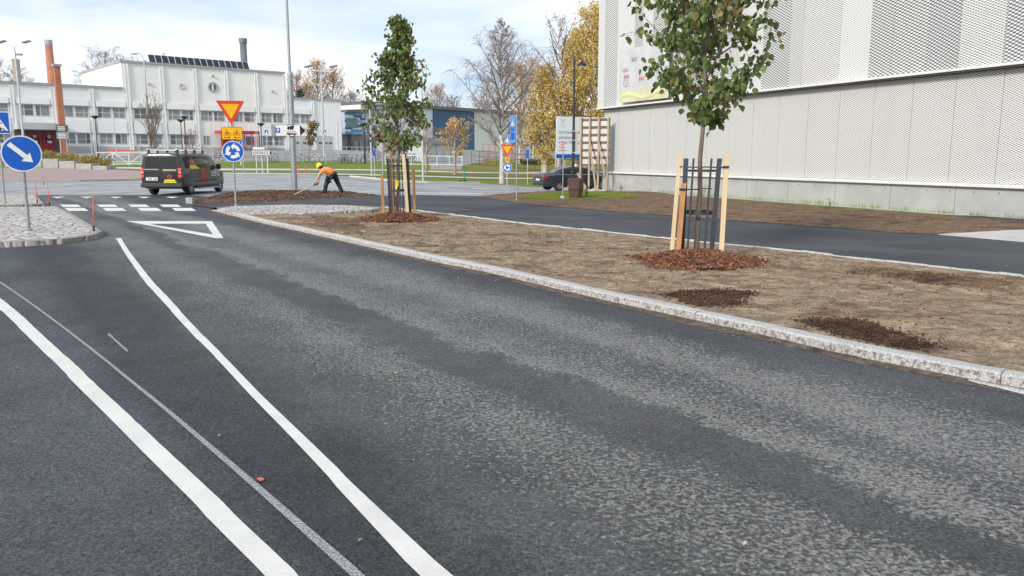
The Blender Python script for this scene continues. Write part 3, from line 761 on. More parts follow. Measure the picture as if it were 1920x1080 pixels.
# ================= NEAR BUILDING =================
O=G(1128.5,359.5); rvp=ray(302,HY); ang=math.atan2(-rvp.y,-rvp.x)
O.z=0; B=Fac(O,ang)
zb=B.z(1130,322); zl=B.z(1132,203.5); 
LEN=62; TOP=13.5
bl=thing('cladded_building','white mesh-clad building on a concrete plinth with a folded upper wall','building',O,ang)
CW=M('cast_concrete',(.42,.425,.41),.85,0,.09,1.1,.25,25)
TRIM=M('white_trim',(.74,.74,.72),.4,0,.03,3)
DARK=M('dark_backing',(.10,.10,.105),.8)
m=MB()
Z0=-1.0
m.box(0,LEN,0,16,Z0,zb-.07); o=m.build('plinth',CW,bl,bevel=.01)
for i in range(1,26): MB().box(i*2.4-.006,i*2.4+.006,-.003,.01,Z0,zb-.08).build('joint',M('formwork_dark',(.14,.14,.14),.9),bl)
for i in range(0,50):
    x=.6+i*.8; z=zb-.22
    MB().ring(x,z,0.0,.022,-.004,.004,n=10).build('tie_hole',M('formwork_dark',(.14,.14,.14),.9),bl)
m=MB(); m.box(-.10,LEN,-.14,.02,zb-.065,zb+.04); m.box(-.10,-.001,.021,16,zb-.065,zb+.04); m.build('plinth_flashing',TRIM,bl,bevel=.012)
m=MB(); m.box(.12,LEN,.15,15.9,zb-.06,TOP); m.build('backing_wall',DARK,bl)
LOWM=mesh_mat('fine_expanded_mesh',.135,.066,.06,(.80,.795,.77),(.20,.20,.195))
UPM=[mesh_mat('expanded_mesh_open',.20,.10,-.05,(.80,.80,.78),(.13,.13,.14)),mesh_mat('expanded_mesh_mid',.16,.075,.05,(.78,.78,.76),(.18,.18,.18)),mesh_mat('expanded_mesh_tight',.13,.07,.28,(.78,.78,.76),(.20,.20,.20))]
# lower mesh panels, 1.55 m wide with a dark joint between
pw=1.52; n=int(LEN/pw)
for i in range(n):
    m=MB(); m.box(i*pw+.009+(.06 if i==0 else 0),(i+1)*pw-.009,.03,.05,zb+.045,zl-.10); m.build('mesh_panel',LOWM,bl)
m=MB(); m.box(.035,.055,.07,15.9,zb+.045,zl-.10); m.build('mesh_panel',LOWM,bl)
m=MB(); m.box(-.28,LEN,-.32,.0,zl-.045,zl+.03); m.box(-.28,-.0,.001,15.9,zl-.045,zl+.03); m.build('ledge_flashing',TRIM,bl,bevel=.01)
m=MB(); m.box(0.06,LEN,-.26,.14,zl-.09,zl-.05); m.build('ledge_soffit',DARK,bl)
# upper wall: folded strips of mesh that lean in and out
x=-.22; k=0; rr=random.Random(3); dep=[-.24,-.05]; yy=-.25
while x<LEN:
    w=rr.choice((.72,.95,1.3,1.6)) if x>.2 else .75
    y2=rr.choice((-.28,-.22,-.08,-.02)) if k%2 else rr.choice((-.27,-.14,-.04))
    tp=rr.uniform(-.03,.03)
    m=MB(); m.add([(x,yy,zl+.03),(x+w-.012,y2,zl+.03),(x+w-.012,y2+tp,TOP),(x,yy+tp,TOP),(x,yy+.03,zl+.03),(x+w-.012,y2+.03,zl+.03),(x+w-.012,y2+tp+.03,TOP),(x,yy+tp+.03,TOP)],[(0,1,2,3),(5,4,7,6),(0,4,5,1),(3,2,6,7),(0,3,7,4),(1,5,6,2)])
    m.build('folded_mesh_strip',UPM[2] if k==0 else (UPM[0] if x<.8 else rr.choice(UPM)),bl); x+=w; yy=y2; k+=1
m=MB(); m.box(-.22,-.19,-.18,15.9,zl+.035,TOP); m.build('side_mesh',UPM[1],bl)
# banner
t0,z0=B.tz(1173,194); t1,_=B.tz(1266,180); z1=B.z(1177,96)
ban=thing('banner','faded pale banner with a yellow hem stretched on the mesh wall beside the ledge','banner',O+B.d*t0+Vector((0,0,z0)),ang)
BW=M('banner_cloth',(.56,.56,.58),.7,0,.08,1.5,.3,3); BY=M('banner_yellow',(.60,.60,.36),.7,0,.08,2); BR=M('banner_red_print',(.62,.36,.33),.7)
def cloth(w,z0,z1,y,mat,name,par,nx=24,nz=18,amp=.03):
    V=[];
    for j in range(nz+1):
        for i in range(nx+1):
            u=w*i/nx; z=lerp(z0,z1,j/nz); e=min(1,i/3,(nx-i)/3)
            V.append((u,y-.02+e*amp*noise.noise(Vector((u*1.4,z*1.1,2)))-.04*e*math.exp(-((z-.25-.12*math.sin(u*2))/.09)**2),z))
    Fq=[(j*(nx+1)+i,j*(nx+1)+i+1,(j+1)*(nx+1)+i+1,(j+1)*(nx+1)+i) for j in range(nz) for i in range(nx)]
    b_=len(V); V2=[(a,b+.012,c) for a,b,c in V]; 
    return MB().add(V+V2,Fq+[tuple(b_+q for q in reversed(f)) for f in Fq]).build(name,mat,par,smooth=True,fix=False)
hz=z1-z0
cloth(t1-t0,hz*.22,hz,-.36,BW,'cloth',ban); cloth(t1-t0,0,hz*.22,-.36,BY,'hem',ban)
m=MB()
for cx,cz in ((.42,.62),(.52,.50),(1.9,.42),(1.2,.8)):
    for q in range(3): m.prism([(cx+q*.17-.04,hz*cz-.08),(cx+q*.17+.05,hz*cz-.10),(cx+q*.17+.06,hz*cz+.06),(cx+q*.17-.02,hz*cz+.10)],-.45,-.445)
m.ring(.62,hz*.38,.16,.19,-.45,-.445,n=14)
m.build('faded_print',BR,ban)
# weeds and grass tufts at the foot of the wall
WEED=[M('weed_green',(.16,.26,.05),.7,0,.25,5),M('weed_yellow',(.30,.34,.06),.7,0,.2,5)]
m=MB(); rr=random.Random(5)
for _ in range(1500):
    t=rr.random()**.8*34; 
    if noise.noise(Vector((t*.9,0,0)))<-.05 and rr.random()<.8: continue
    w=O+B.d*t-Vector((-B.d.y,B.d.x,0))*abs(rr.gauss(.02,.08)); z=T(w.x,w.y)+.03; h=rr.uniform(.04,.16)*(.6+rr.random()); a=rr.uniform(0,6.3); le=rr.uniform(-.05,.05)
    m.add([(w.x-.006,w.y,z),(w.x+.006,w.y,z),(w.x+le+.002,w.y+rr.uniform(-.04,.04),z+h)],[(0,1,2)],rr.randrange(2))
tag(m.build('grass_tufts',WEED,fix=False),'sparse green grass growing along the concrete plinth','grass',kind='stuff')
def weed(px,py,h,label,seed,nl=60,w=.18,mats=WEED):
    g=G(px,py,.03); rr=random.Random(seed); t=thing('weed',label,'plant',g); m=MB()
    st=[]
    for k in range(4):
        a=rr.uniform(0,6.3); e=Vector((math.cos(a)*w*rr.random(),math.sin(a)*w*rr.random(),h*rr.uniform(.6,1))); st.append(e); m.tube([(0,0,0),e*.5+Vector((0,0,.02)),e],[.006,.004,.002],5)
    m.build('stem',M('weed_stem',(.2,.16,.06),.8),t); m=MB()
    for k in range(nl):
        e=rr.choice(st)*rr.uniform(.25,1.05); a=rr.uniform(0,6.3); l_=rr.uniform(.05,.11); d=Vector((math.cos(a),math.sin(a),rr.uniform(-.2,.7))).normalized(); s_=d.cross(Vector((0,0,1))).normalized()*l_*.28
        m.add([e,e+d*l_*.5+s_,e+d*l_,e+d*l_*.5-s_],[(0,1,2,3)],rr.randrange(2))
    m.build('leaves',mats,t,fix=False); return t
weed(1164,361,.5,'small green sapling by the left end of the concrete plinth',1,70)
weed(1316,378,.95,'tall green weed seen behind the near tree cage',2,110,.22)
weed(1556,388,.30,'low pale weed by the concrete plinth right of the near tree',3,60,.2)
weed(1099,372,.55,'yellow-green bush beside the brown litter bin',4,160,.3,[WEED[1],M('weed_bright',(.42,.45,.05),.7)])

# ================= FAR WHITE BUILDING =================
ray_vp=ray(2700,HY); angw=math.atan2(ray_vp.y,ray_vp.x)
A0=P(200,HY,126); A0.z=0; Wf=Fac(A0,angw)
wb=thing('white_office_building','long white two-storey building with a tall hall and ribbed pilasters','building',A0,angw)
WW=M('white_render',(.86,.84,.79),.75,0,.04,.25); WW2=M('cool_white_render',(.86,.86,.84),.75,0,.04,.25); PIL=M('pilaster_white',(.84,.84,.82),.7,0,.04,1)
PL=M('plinth_concrete',(.50,.49,.45),.85,0,.08,.4); GREY=M('roof_flashing',(.36,.35,.35),.5,0,.05,1)
SH=M('shade_strip',(.30,.30,.30),.6)
tt=lambda px: Wf.t(px)
zW=Wf.z(180,165); zH=Wf.z(250,118.5); zR=Wf.z(600,188)
zu1,zu0=Wf.z(265,204),Wf.z(265,223); zd1,zd0=Wf.z(265,252),Wf.z(265,270.5); zp=Wf.z(265,275); zg=Wf.z(265,284.5)-1.2
tH0,tH1=tt(240),tt(539); tL=tt(-420); tE=tt(642)
def wall(x0,x1,y0,y1,z0,z1,mat,name='wall',par=wb,bev=0):
    m=MB(); m.box(x0,x1,y0,y1,z0,z1); return m.build(name,mat,par,bevel=bev)
wall(tL,tH0,0,22,zg,zW,WW2); wall(tH0,tH1,-.004,24,zg,zH,WW); wall(tH1,tE,.0,20,zg,zR,WW2)
wall(tL,tH0-.01,-.25,0.2,zW,zW+.35,GREY,'roof_edge'); wall(tH0-.2,tH1+.2,-.25,24.2,zH,zH+.35,GREY,'roof_edge'); wall(tH1+.21,tE+.15,-.2,20,zR,zR+.3,GREY,'roof_edge')
wall(tL,tt(553),-.12,-.005,zg,zp,PL,'plinth')
for k in range(1,7): wall(tH0-.16,tH0-.001,k*3.4-.15,k*3.4+.15,zW+.36,zH-.2,PIL,'pilaster')
# bays
a,b_=tt(180.5),tt(539); bay=(b_-a)/6
PANE=glass_mat('office_glass',(.13,.15,.16),.08); BLIND=M('window_blind',(.27,.29,.29),.35,0,.12,1.5); FR=M('window_frame',(.70,.70,.68),.5); DG=M('awning_grey',(.33,.32,.31),.7)  # DG: plain grey of the projecting strips above the windows
rr=random.Random(11)
def window(x0,x1,z0,z1,y=-.06,par=wb,fr=FR,mull=2):
    m=MB(); f=.06
    m.box(x0,x1,y,-.004,z0,z0+f); m.box(x0,x1,y,-.004,z1-f,z1); m.box(x0,x0+f,y,-.004,z0+f,z1-f); m.box(x1-f,x1,y,-.004,z0+f,z1-f)
    w=m.build('window',fr,par)
    c_=x0+(x1-x0)*rr.choice((.35,.5,.5,.65)); d=.05
    m=MB(); m.box(c_-d,c_+d,y+.005,-.02,z0+f,z1-f,0)
    mode=rr.random(); l_=0 if mode<.35 else 1; r_=1 if mode<.7 else 0
    if mode>.9: l_=r_=0
    m.box(x0+f,c_-d,-.028,-.012,z0+f,z1-f,1+l_); m.box(c_+d,x1-f,-.028,-.012,z0+f,z1-f,1+r_)
    if rr.random()<.7:
        zz=z0+(z1-z0)*rr.uniform(.4,.6); m.box(x0+f,c_-d,-.036,-.03,zz-.03,zz+.03,0)
        m.box(c_+d,x1-f,-.036,-.03,zz-.03,zz+.03,0)
    m.build('pane',[fr,PANE,BLIND],w)
t=a-6*bay; i=-6
def bx_(i): return a+i*bay
for i in range(-5,8):
    x=bx_(i)
    if x>tE-.5: break
    top=zW if x<tH0-.5 else (zH if x<tH1+.2 else zR)
    m=MB(); m.box(x-.30,x-.14,-.24,-.13,zg,top-.15); m.box(x+.14,x+.30,-.24,-.13,zg,top-.15); m.box(x-.14,x+.14,-.17,-.13,zg,top-.15); m.build('pilaster',PIL,wb)
    # bay to the right of this pilaster
    w0,w1=x+bay*.14,x+bay*.49; w2,w3=x+bay*.54,x+bay*.89
    if i==7: continue
    up=True; lo=True
    if i==-1: pass
    if i in (-2,): lo=False
    if i==6: pass
    if up and i<7:
        window(w0,w1,zu0,zu1); window(w2,w3,zu0,zu1)
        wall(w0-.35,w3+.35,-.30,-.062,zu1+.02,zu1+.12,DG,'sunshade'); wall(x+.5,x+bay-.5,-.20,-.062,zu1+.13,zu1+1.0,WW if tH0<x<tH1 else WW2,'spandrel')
    if lo and i<6 and i not in (3,4):
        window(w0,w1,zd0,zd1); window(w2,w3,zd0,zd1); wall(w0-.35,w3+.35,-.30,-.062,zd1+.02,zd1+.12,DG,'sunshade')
        wall(x+.5,x+bay-.5,-.18,-.062,zd1+.13,zu0-.35,WW if tH0<x<tH1 else WW2,'spandrel')
window(tt(383),tt(395),zd0,zd1); window(tt(462),tt(478),zd0,zd1)
# garage doors
GD=M('garage_door',(.55,.54,.52),.6,0,.04,1); 
for p0,p1 in ((554,590),(597,625)):
    x0,x1=tt(p0),tt(p1); z1=Wf.z(p1,256); z0=Wf.z(p1,285.5)
    m=MB(); m.box(x0,x1,-.03,.0,z0,z1); d=m.build('garage_door',GD,wb)
    m=MB(); m.box(x0-.12,x1+.12,-.06,-.0,z1,z1+.14); m.box(x0-.12,x0,-.06,0,z0,z1); m.box(x1,x1+.12,-.06,0,z0,z1); m.build('door_frame',FR,d)
    m=MB()
    for k in range(5): m.box(x0,x1,-.034,-.029,z0+(z1-z0)*(k+1)/6-.015,z0+(z1-z0)*(k+1)/6+.015)
    for k in range(3):
        c_=x0+(x1-x0)*(k+.5)/3; m.box(c_-.36,c_+.36,-.04,-.03,z0+(z1-z0)*.53,z0+(z1-z0)*.63)
    m.build('door_windows',M('door_dark',(.07,.075,.08),.2),d)
for k in range(9):
    x=tt(601+k*4); wall(x-.02,x+.02,-.03,-.001,Wf.z(620,254),zR-.3,PIL,'panel_joint')
# round window and wall clock
def zc(px,py): return Wf.tz(px,py)
x,z=zc(399,163.5); m=MB(); m.ring(x,z,.62,.86,-.12,.0,n=28); w=m.build('round_window',M('round_frame',(.42,.42,.42),.5),wb)
m=MB(); m.ring(x,z,0,.62,-.03,-.005,n=28); m.build('pane',PANE,w); m=MB(); m.box(x-.2,x+.12,-.07,-.04,z-.6,z+.6); m.build('mullion',FR,w)
x,z=zc(341,162.5); m=MB(); m.ring(x,z,.38,.46,-.1,-.005,n=24); w=m.build('wall_clock',M('clock_rim',(.4,.4,.4),.5),wb)
m=MB(); m.ring(x,z,0,.38,-.06,-.01,n=24); m.build('clock_face',M('clock_white',(.7,.7,.7),.5),w)
m=MB(); m.box(x-.03,x+.03,-.08,-.065,z-.03,z+.3); m.box(x-.2,x,-.08,-.065,z-.03,z+.03); m.build('hands',SBLACK,w)
for px,py in ((398,142),(279,157),(510,171)):
    x,z=zc(px,py); wall(x-.18,x+.18,-.25,-.01,z-.15,z+.15,M('vent_grey',(.42,.42,.41),.6),'wall_vent')
# solar panels
SOLAR=M('solar_cells',(.025,.028,.035),.25,0,.2,6); SOLF=M('solar_frame',(.55,.56,.58),.4,.4)
x0,x1=tt(296.5),tt(481); n=16; w=(x1-x0)/n
for k in range(n):
    xa=x0+k*w; m=MB(); A=Matrix.Translation((xa,.9,zH+.38))@Matrix.Rotation(R(58),4,'X')
    m.box(0,w-.04,0,1.55,0,.05,0,A); p=m.build('solar_panel',SOLF,wb); m=MB(); m.box(.05,w-.09,.05,1.5,.051,.056,0,A)
    for q in range(1,6): pass
    m.build('solar_cells',SOLAR,p); m=MB(); m.bar((xa+.3,1.9,zH+.3),(xa+.3,1.75,zH+1.55),.05); m.build('panel_strut',SOLF,p)
# rooftop rail and stubs
m=MB()
for k in range(6): m.bar((tH1+2+k*.9,3,zR+.3),(tH1+2+k*.9,3,zR+1.3),.06)
m.bar((tH1+2,3,zR+1.3),(tH1+6.5,3,zR+1.3),.06); m.box(tH1+1.0,tH1+1.9,5,6,zR+.3,zR+1.2); m.build('roof_rail',GREY,wb)
# grey flue pipe behind the hall
CH=M('flue_grey',(.16,.19,.20),.5,.2,.1,2)
def chimney(name,label,px,pyb,pyt,Y,r0,r1,mat,cap=None,n=24,sq=False,capmat=None):
    b0=P(px[0],pyb,Y); t1=P(px[1],pyt,Y); g=Vector((b0.x,Y,T(b0.x,Y)-.3)); hh=t1.z-g.z
    t=thing(name,label,'chimney',g); m=MB(); dx=0
    if sq:
        m.add([(-r0,-r0,0),(r0,-r0,0),(r0,r0,0),(-r0,r0,0),(dx-r1,-r1,hh),(dx+r1,-r1,hh),(dx+r1,r1,hh),(dx-r1,r1,hh)],[(0,3,2,1),(4,5,6,7),(0,1,5,4),(1,2,6,5),(2,3,7,6),(3,0,4,7)])
    else: m.lathe([(r0,0),(r1,hh),(r1*.7,hh)],n,0)
    m.build('stack',mat,t,smooth=not sq); m=MB()
    if cap:
        if sq: m.box(dx-r1-cap,dx+r1+cap,-r1-cap,r1+cap,hh,hh+.35)
        else: m.lathe([(r1+.01,hh-.9),(r1+cap,hh-.85),(r1+cap,hh),(r1*.8,hh)],n)
        m.build('cap',capmat or mat,t)
    return t
m_,n_,l_,b_2=newmat('red_brickwork'); c_=coords(n_,l_,'obj'); bt=n_.new('ShaderNodeTexBrick'); bt.inputs['Scale'].default_value=1
q=n_.new('ShaderNodeMapping'); l_.new(c_,q.inputs[0]); q.inputs['Rotation'].default_value=(math.pi/2,0,0); l_.new(q.outputs[0],bt.inputs[0])
bt.inputs['Brick Width'].default_value=.5; bt.inputs['Row Height'].default_value=.16; bt.inputs['Mortar Size'].default_value=.012
bt.inputs['Color1'].default_value=(.40,.15,.085,1); bt.inputs['Color2'].default_value=(.48,.19,.11,1); bt.inputs['Mortar'].default_value=(.36,.20,.14,1)
g_=nz_(n_,l_,c_,.6,4,.6); l_.new(mixc(n_,l_,1.0,bt.outputs[0],ss(n_,l_,g_,.3,.7,.85,1.12),'MULTIPLY'),b_2.inputs['Base Color']); b_2.inputs['Roughness'].default_value=.85; BRK=m_
chimney('brick_chimney','tall tapering red brick chimney rising behind the left wing','',0,0,0,0,0,BRK) if False else None
chimney('brick_chimney','tall tapering round red brick chimney rising behind the left wing',(98,90.5),160,75,150,.86,.60,BRK,.06,capmat=GREY)
_bf=chimney('brick_flue','shorter square red brick flue with flat grey cap before the left wing',(120,111),280,125,117.5,.42,.38,BRK,.16,sq=True,capmat=GREY)
_bf.rotation_euler.z=angw
chimney('metal_flue','dark grey metal flue pipe with a wider top behind the solar panels',(458,458),122,72,155,.62,.62,CH,.12)
chimney('slim_chimney','slim grey-brown chimney on the roof at the far left beside a mast',(33.5,33.5),157,115,135,.42,.42,M('old_brick_grey',(.30,.25,.22),.8),.03,sq=True)
# entrance at the left with canopy and dark red doors
e0,e1=tt(30),tt(120); zt=Wf.z(80,232); zbm=Wf.z(80,244)
m=MB(); m.box(e0,e1,-3.2,-.39,zbm,zt); m.build('entrance_canopy',M('canopy_grey',(.50,.51,.51),.5,0,.05,.5),wb,bevel=.03)
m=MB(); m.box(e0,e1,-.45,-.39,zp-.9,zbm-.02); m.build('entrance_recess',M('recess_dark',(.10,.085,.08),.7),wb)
DR=M('dark_red_door',(.20,.012,.018),.35)
for p0,p1 in ((54,80),(82,106)):
    x0,x1=tt(p0),tt(p1); m=MB(); z0=Wf.z(p0,281); m.box(x0,x1,-.56,-.46,z0,zbm-.5); d=m.build('door',DR,wb)
    m=MB(); m.box(x0+.35,(x0+x1)/2-.12,-.575,-.562,z0+.9,zbm-1.0); m.box((x0+x1)/2+.12,x1-.35,-.575,-.562,z0+.9,zbm-1.0); m.build('pane',glass_mat('red_tint_glass',(.07,.02,.025)),d)
    m=MB(); m.ring((x0+x1)/2,zbm-.95,0.10,.22,-.59,-.577,n=12); m.box((x0+x1)/2-.3,(x0+x1)/2+.3,-.585,-.577,zbm-1.9,zbm-1.55); m.build('door_notice',M('notice_pale',(.6,.6,.6),.6),d)
# red steel porch
x0,x1=tt(403),tt(474); z1=Wf.z(403,245.5); z0=Wf.z(403,284); RP=M('red_steel',(.42,.02,.03),.4)
pr=thing('entrance_porch','red steel entrance porch with glazed sides against the white hall','porch',A0+Wf.d*x0,angw)
m=MB(); m.box(0,x1-x0,-3.3,-.4,z1-.45,z1); m.build('roof',RP,pr,bevel=.03)
for k in range(6):
    q=(x1-x0-.15)*k/5; m=MB(); m.box(q,q+.15,-3.25,-3.1,z0,z1-.46); m.build('post',RP,pr)
m=MB(); m.box(.16,(x1-x0)*.4,-3.2,-3.14,z0,z0+.9); m.box(1.2,3.4,-.9,-.6,z0,z1-.5); m.build('door_panel',DR,pr)
m=MB(); m.box((x1-x0)*.42,x1-x0-.2,-3.19,-3.16,z0,z1-.5)
# ================= BLUE AND WHITE SCHOOL =================
rv=ray(2200,HY); angs=math.atan2(rv.y,rv.x); S0=P(850,HY,200); S0.z=0; Sf=Fac(S0,angs)
sb=thing('school_building','low blue and white school building with a dark roof edge','building',S0,angs)
SBL=M('blue_cladding',(.060,.125,.225),.55,0,.08,.6,0,1,'obj',(3,3,.2)); SWH=M('white_cladding',(.72,.72,.71),.6,0,.03,.5,0,1,'obj',(3,3,.2)); SCON=M('school_plinth',(.60,.58,.54),.8,0,.05,.4)
ROOFD=M('dark_roof_edge',(.15,.14,.14),.6)
sx=lambda p: Sf.t(p)
zt1=Sf.z(850,207); zpl=Sf.z(900,281); zg2=Sf.z(900,301)-1.5
def sw(p0,p1,y,z0,z1,mat,name='wall',d=14):
    m=MB(); m.box(sx(p0),sx(p1),y,d,z0,z1); return m.build(name,mat,sb)
sw(812,890,0,zpl,zt1,SBL); sw(890.0,995,.002,zpl,zt1,SWH); sw(995,1180,0,zpl,zt1,SBL); sw(646,1180,-.12,zg2,zpl,SCON,'plinth',2); sw(679,812,0,zpl-.0,zt1,SWH)
m=MB(); m.box(sx(679),sx(1180),-.7,14.5,zt1,zt1+.75); m.build('roof_edge',ROOFD,sb)
m=MB()
for k in range(60):
    x=sx(813)+k*.6
    if x<sx(889.5): m.box(x-.02,x+.02,-.02,-.003,zpl,zt1)
m.build('cladding_ribs',M('blue_rib',(.04,.09,.17),.5),sb)
YR=M('window_reflection',(.30,.22,.10),.15)
for p0,p1 in ((819,832),(838,846),(855,869)):
    z0,z1=Sf.z(840,254),Sf.z(840,240.5); m=MB(); m.box(sx(p0),sx(p1),-.05,-.004,z0,z1); w=m.build('window',M('wood_frame',(.33,.24,.14),.6),sb)
    m=MB(); m.box(sx(p0)+.1,sx(p1)-.1,-.06,-.051,z0+.1,z1-.1); m.build('pane',glass_mat('school_glass',(.16,.13,.09)),w)
for p0,p1,y0,y1 in ((689,696,235,251),(700,708,235,251),(720,735,236,252)):
    z0,z1=Sf.z(p0,y1),Sf.z(p0,y0); m=MB(); m.box(sx(p0),sx(p1),-.05,-.004,z0,z1); w=m.build('window',ROOFD,sb); m=MB(); m.box(sx(p0)+.08,sx(p1)-.08,-.06,-.051,z0+.08,z1-.08); m.build('pane',PANE,w)
# striped bay standing forward above the entrance
e0,e1=sx(640),sx(679); yb=-1.5; zA,zB=Sf.z(660,252),Sf.z(660,212)
m=MB(); m.box(e0,e1,yb,1.5,zA,zB); m.build('striped_bay',M('pale_blue_panel',(.42,.52,.60),.5),sb)
SC=[M('stripe_mid_blue',(.10,.25,.42),.5),M('stripe_dark_blue',(.04,.10,.20),.5),M('stripe_pale',(.55,.62,.68),.5),M('stripe_sky',(.22,.40,.55),.5)]
rr=random.Random(4); m=MB(); rows=9
for r_ in range(rows):
    x=e0; za=zA+(zB-zA)*r_/rows; zb_=zA+(zB-zA)*(r_+1)/rows
    while x<e1:
        w=rr.uniform(1.5,3.5); m.box(x,min(e1,x+w),yb-.03,yb-.002,za+.01,zb_-.01,rr.randrange(4)); x+=w
m.build('stripe_cladding',SC,sb)
m=MB(); m.box(sx(642),sx(664),yb-.06,yb-.031,Sf.z(655,240),Sf.z(655,222),0); w=m.build('window',ROOFD,sb); m=MB()
for k in range(3):
    q0=lerp(sx(642),sx(664),k/3)+.08; m.box(q0,lerp(sx(642),sx(664),(k+1)/3)-.08,yb-.07,yb-.061,Sf.z(655,240)+.1,Sf.z(655,222)-.1)
m.build('pane',glass_mat('teal_glass',(.08,.20,.22)),w)
m=MB(); m.box(e0,e1+.2,yb-.6,1.6,zB,zB+.5,0); m.add([(e0,yb-.6,zB+.5),(e1+6,yb-.6,zB+1.2),(e1+6,3,zB+1.2),(e0,3,zB+.5),(e0,yb-.6,zB+.45),(e1+6,yb-.6,zB+1.1),(e1+6,3,zB+1.1),(e0,3,zB+.45)],[(0,1,2,3),(7,6,5,4),(0,4,5,1),(1,5,6,2),(2,6,7,3),(3,7,4,0)]); m.build('roof',ROOFD,sb)
m=MB(); m.box(e0,sx(700),-.2,-.13,zpl-1.2,zA-.02); m.build('entrance_recess',M('entry_grey',(.28,.27,.26),.7),sb)
for p0,p1 in ((660,671),(673,680),(690,698)):
    m=MB(); m.box(sx(p0),sx(p1),-.26,-.21,zg2+1,Sf.z(665,262)); w=m.build('door',ROOFD,sb); m=MB(); m.box(sx(p0)+.12,sx(p1)-.12,-.28,-.262,zg2+1.5,Sf.z(665,262)-.12); m.build('pane',BLIND,w)
m=MB(); m.box(sx(652),sx(656),yb,yb+1,zg2,zA-.01); m.build('column',ROOFD,sb)
# grey annex between tree and school
m=MB(); m.box(sx(700),sx(765),-3.4,-.15,zg2,Sf.z(720,257)); m.build('annex',M('annex_grey',(.48,.48,.47),.7,0,.04,.5),sb)
# electrical kiosk
k0=GP(822,104); kk=thing('service_kiosk','small pale grey service kiosk with a dark sloping roof before the blue wall','kiosk',k0,angs)
m=MB(); m.box(-2.9,2.9,0,2.6,-.2,2.2); m.build('wall',M('kiosk_grey',(.50,.52,.53),.6),kk)
m=MB(); m.add([(-3.4,-.4,2.2),(3.4,-.4,2.2),(3.4,3,2.2),(-3.4,3,2.2),(-1.9,.6,3.0),(2.0,.6,2.9),(2.0,2,2.9),(-1.9,2,3.0)],[(0,3,2,1),(4,5,6,7),(0,1,5,4),(1,2,6,5),(2,3,7,6),(3,0,4,7)]); m.build('roof',ROOFD,kk)
m=MB()
for q in (-1.6,-.2,1.1): m.box(q,q+.9,-.03,-.003,0,2.0)
m.build('door',M('kiosk_door',(.60,.62,.63),.5),kk)
# ================= SIGNS, POLES, LAMPS =================
def base(px,py,dz=0): return G(px,py,dz)
def pole(name,label,cat,b,pytop,r,mat=GALV,group=None,face=True,rtop=None,foot=True,pxt=None):
    """pole standing at ground point b, its top on picture row pytop; returns (thing, height, px->local z)"""
    rz=math.atan2(b.y,b.x)-math.pi/2 if face is True else face
    t=thing(name,label,cat,b,rz,group)
    h=P(960,pytop,b.y).z-b.z
    m=MB(); m.tube([(0,0,-.05),(0,0,h)],[r,rtop or r],12); m.build('pole',mat,t,smooth=False)
    if foot: m=MB(); m.lathe([(r*1.9,0),(r*1.9,.03),(r*1.25,.05)],14); m.build('base_plate',mat,t)
    return t,h
def zat(b,py): return P(960,py,b.y).z-b.z
def scale_at(b): return F/(b.y*CP+(H-b.z)*SP)*1.0     # pixels per metre there
def roundsign(t,z,r,mat,rimmat,y,name='sign_disc'):
    m=MB(); m.prism(disc(r,40,0,z),y-.012,y); s=m.build(name,rimmat,t)
    m=MB(); m.prism(disc(r*.935,40,0,z),y-.016,y-.0125); m.build('sign_face',mat,s); return s
def brackets(t,z,r,y=0):
    m=MB(); m.box(-r*1.4,r*1.4,-r*1.6,r*1.6,z-.02,z+.02); m.build('bracket',GALV,t)
# keep-right sign on the island
b=base(54.5,432,.12); sc=F/b.y
t,h=pole('keep_right_sign','large round blue sign with a white arrow pointing down right on the cobbled island','road sign',b,262,.038)
zc_=zat(b,288); r=.39
s=roundsign(t,zc_,r,SBLUE,WHITE,-.045)
A=Matrix.Translation((0,0,zc_))@Matrix.Rotation(R(43),4,'Y')
w=.052*1.0
m=MB(); m.prism([(-.31,-.05),(.10,-.05),(.10,-.125),(.28,0),(.10,.125),(.10,.05),(-.31,.05)],-.066,-.062); m.xf(A); m.build('arrow',WHITE,s)
brackets(t,zc_+.2,.038); brackets(t,zc_-.2,.038)
# pedestrian crossing sign
b=base(10.5,388,.0)
t,h=pole('pedestrian_crossing_sign','blue and white crosswalk sign cut by the left edge of the photo','road sign',b,205,.032)
z0,z1=zat(b,251),zat(b,209); w=(z1-z0)/2
m=MB(); m.prism(rrect(-w,w,z0,z1,.05),-.047,-.035); s=m.build('sign_plate',WHITE,t)
cx,cz=0,(z0+z1)/2
m=MB(); m.prism(rrect(-w*.93,w*.93,z0+w*.07,z1-w*.07,.03),-.051,-.0475); m.build('blue_face',SBLUE,s)
m=MB(); m.prism([(-w*.72,z0+w*.3),(w*.82,z0+w*.3),(.0,z1-w*.22)],-.055,-.0515); tr_=m.build('triangle',WHITE,s)
def walker(z,k,y,mat,par,mir=1):
    m=MB(); q=lambda x,zz:(x*k*mir,z+zz*k)
    m.prism([(q(.02,.78)[0]+.085*k*math.cos(a_),q(.02,.78)[1]+.085*k*math.sin(a_)) for a_ in [i*math.pi/5 for i in range(10)]],y-.003,y)
    for poly in ([(-.1,.35),(.1,.35),(.12,.68),(-.08,.68)],[(-.1,.36),(.02,.36),(-.2,0),(-.32,0)],[(.0,.36),(.1,.36),(.3,.02),(.2,0)],[(-.08,.66),(-.02,.58),(-.28,.38),(-.32,.44)],[(.08,.66),(.1,.56),(.32,.42),(.34,.48)]):
        m.prism([q(*p) for p in poly],y-.003,y)
    return m.build('walker_symbol',mat,par)
walker(z0+w*.38,w*1.15,-.0555,SBLACK,tr_)
m=MB()
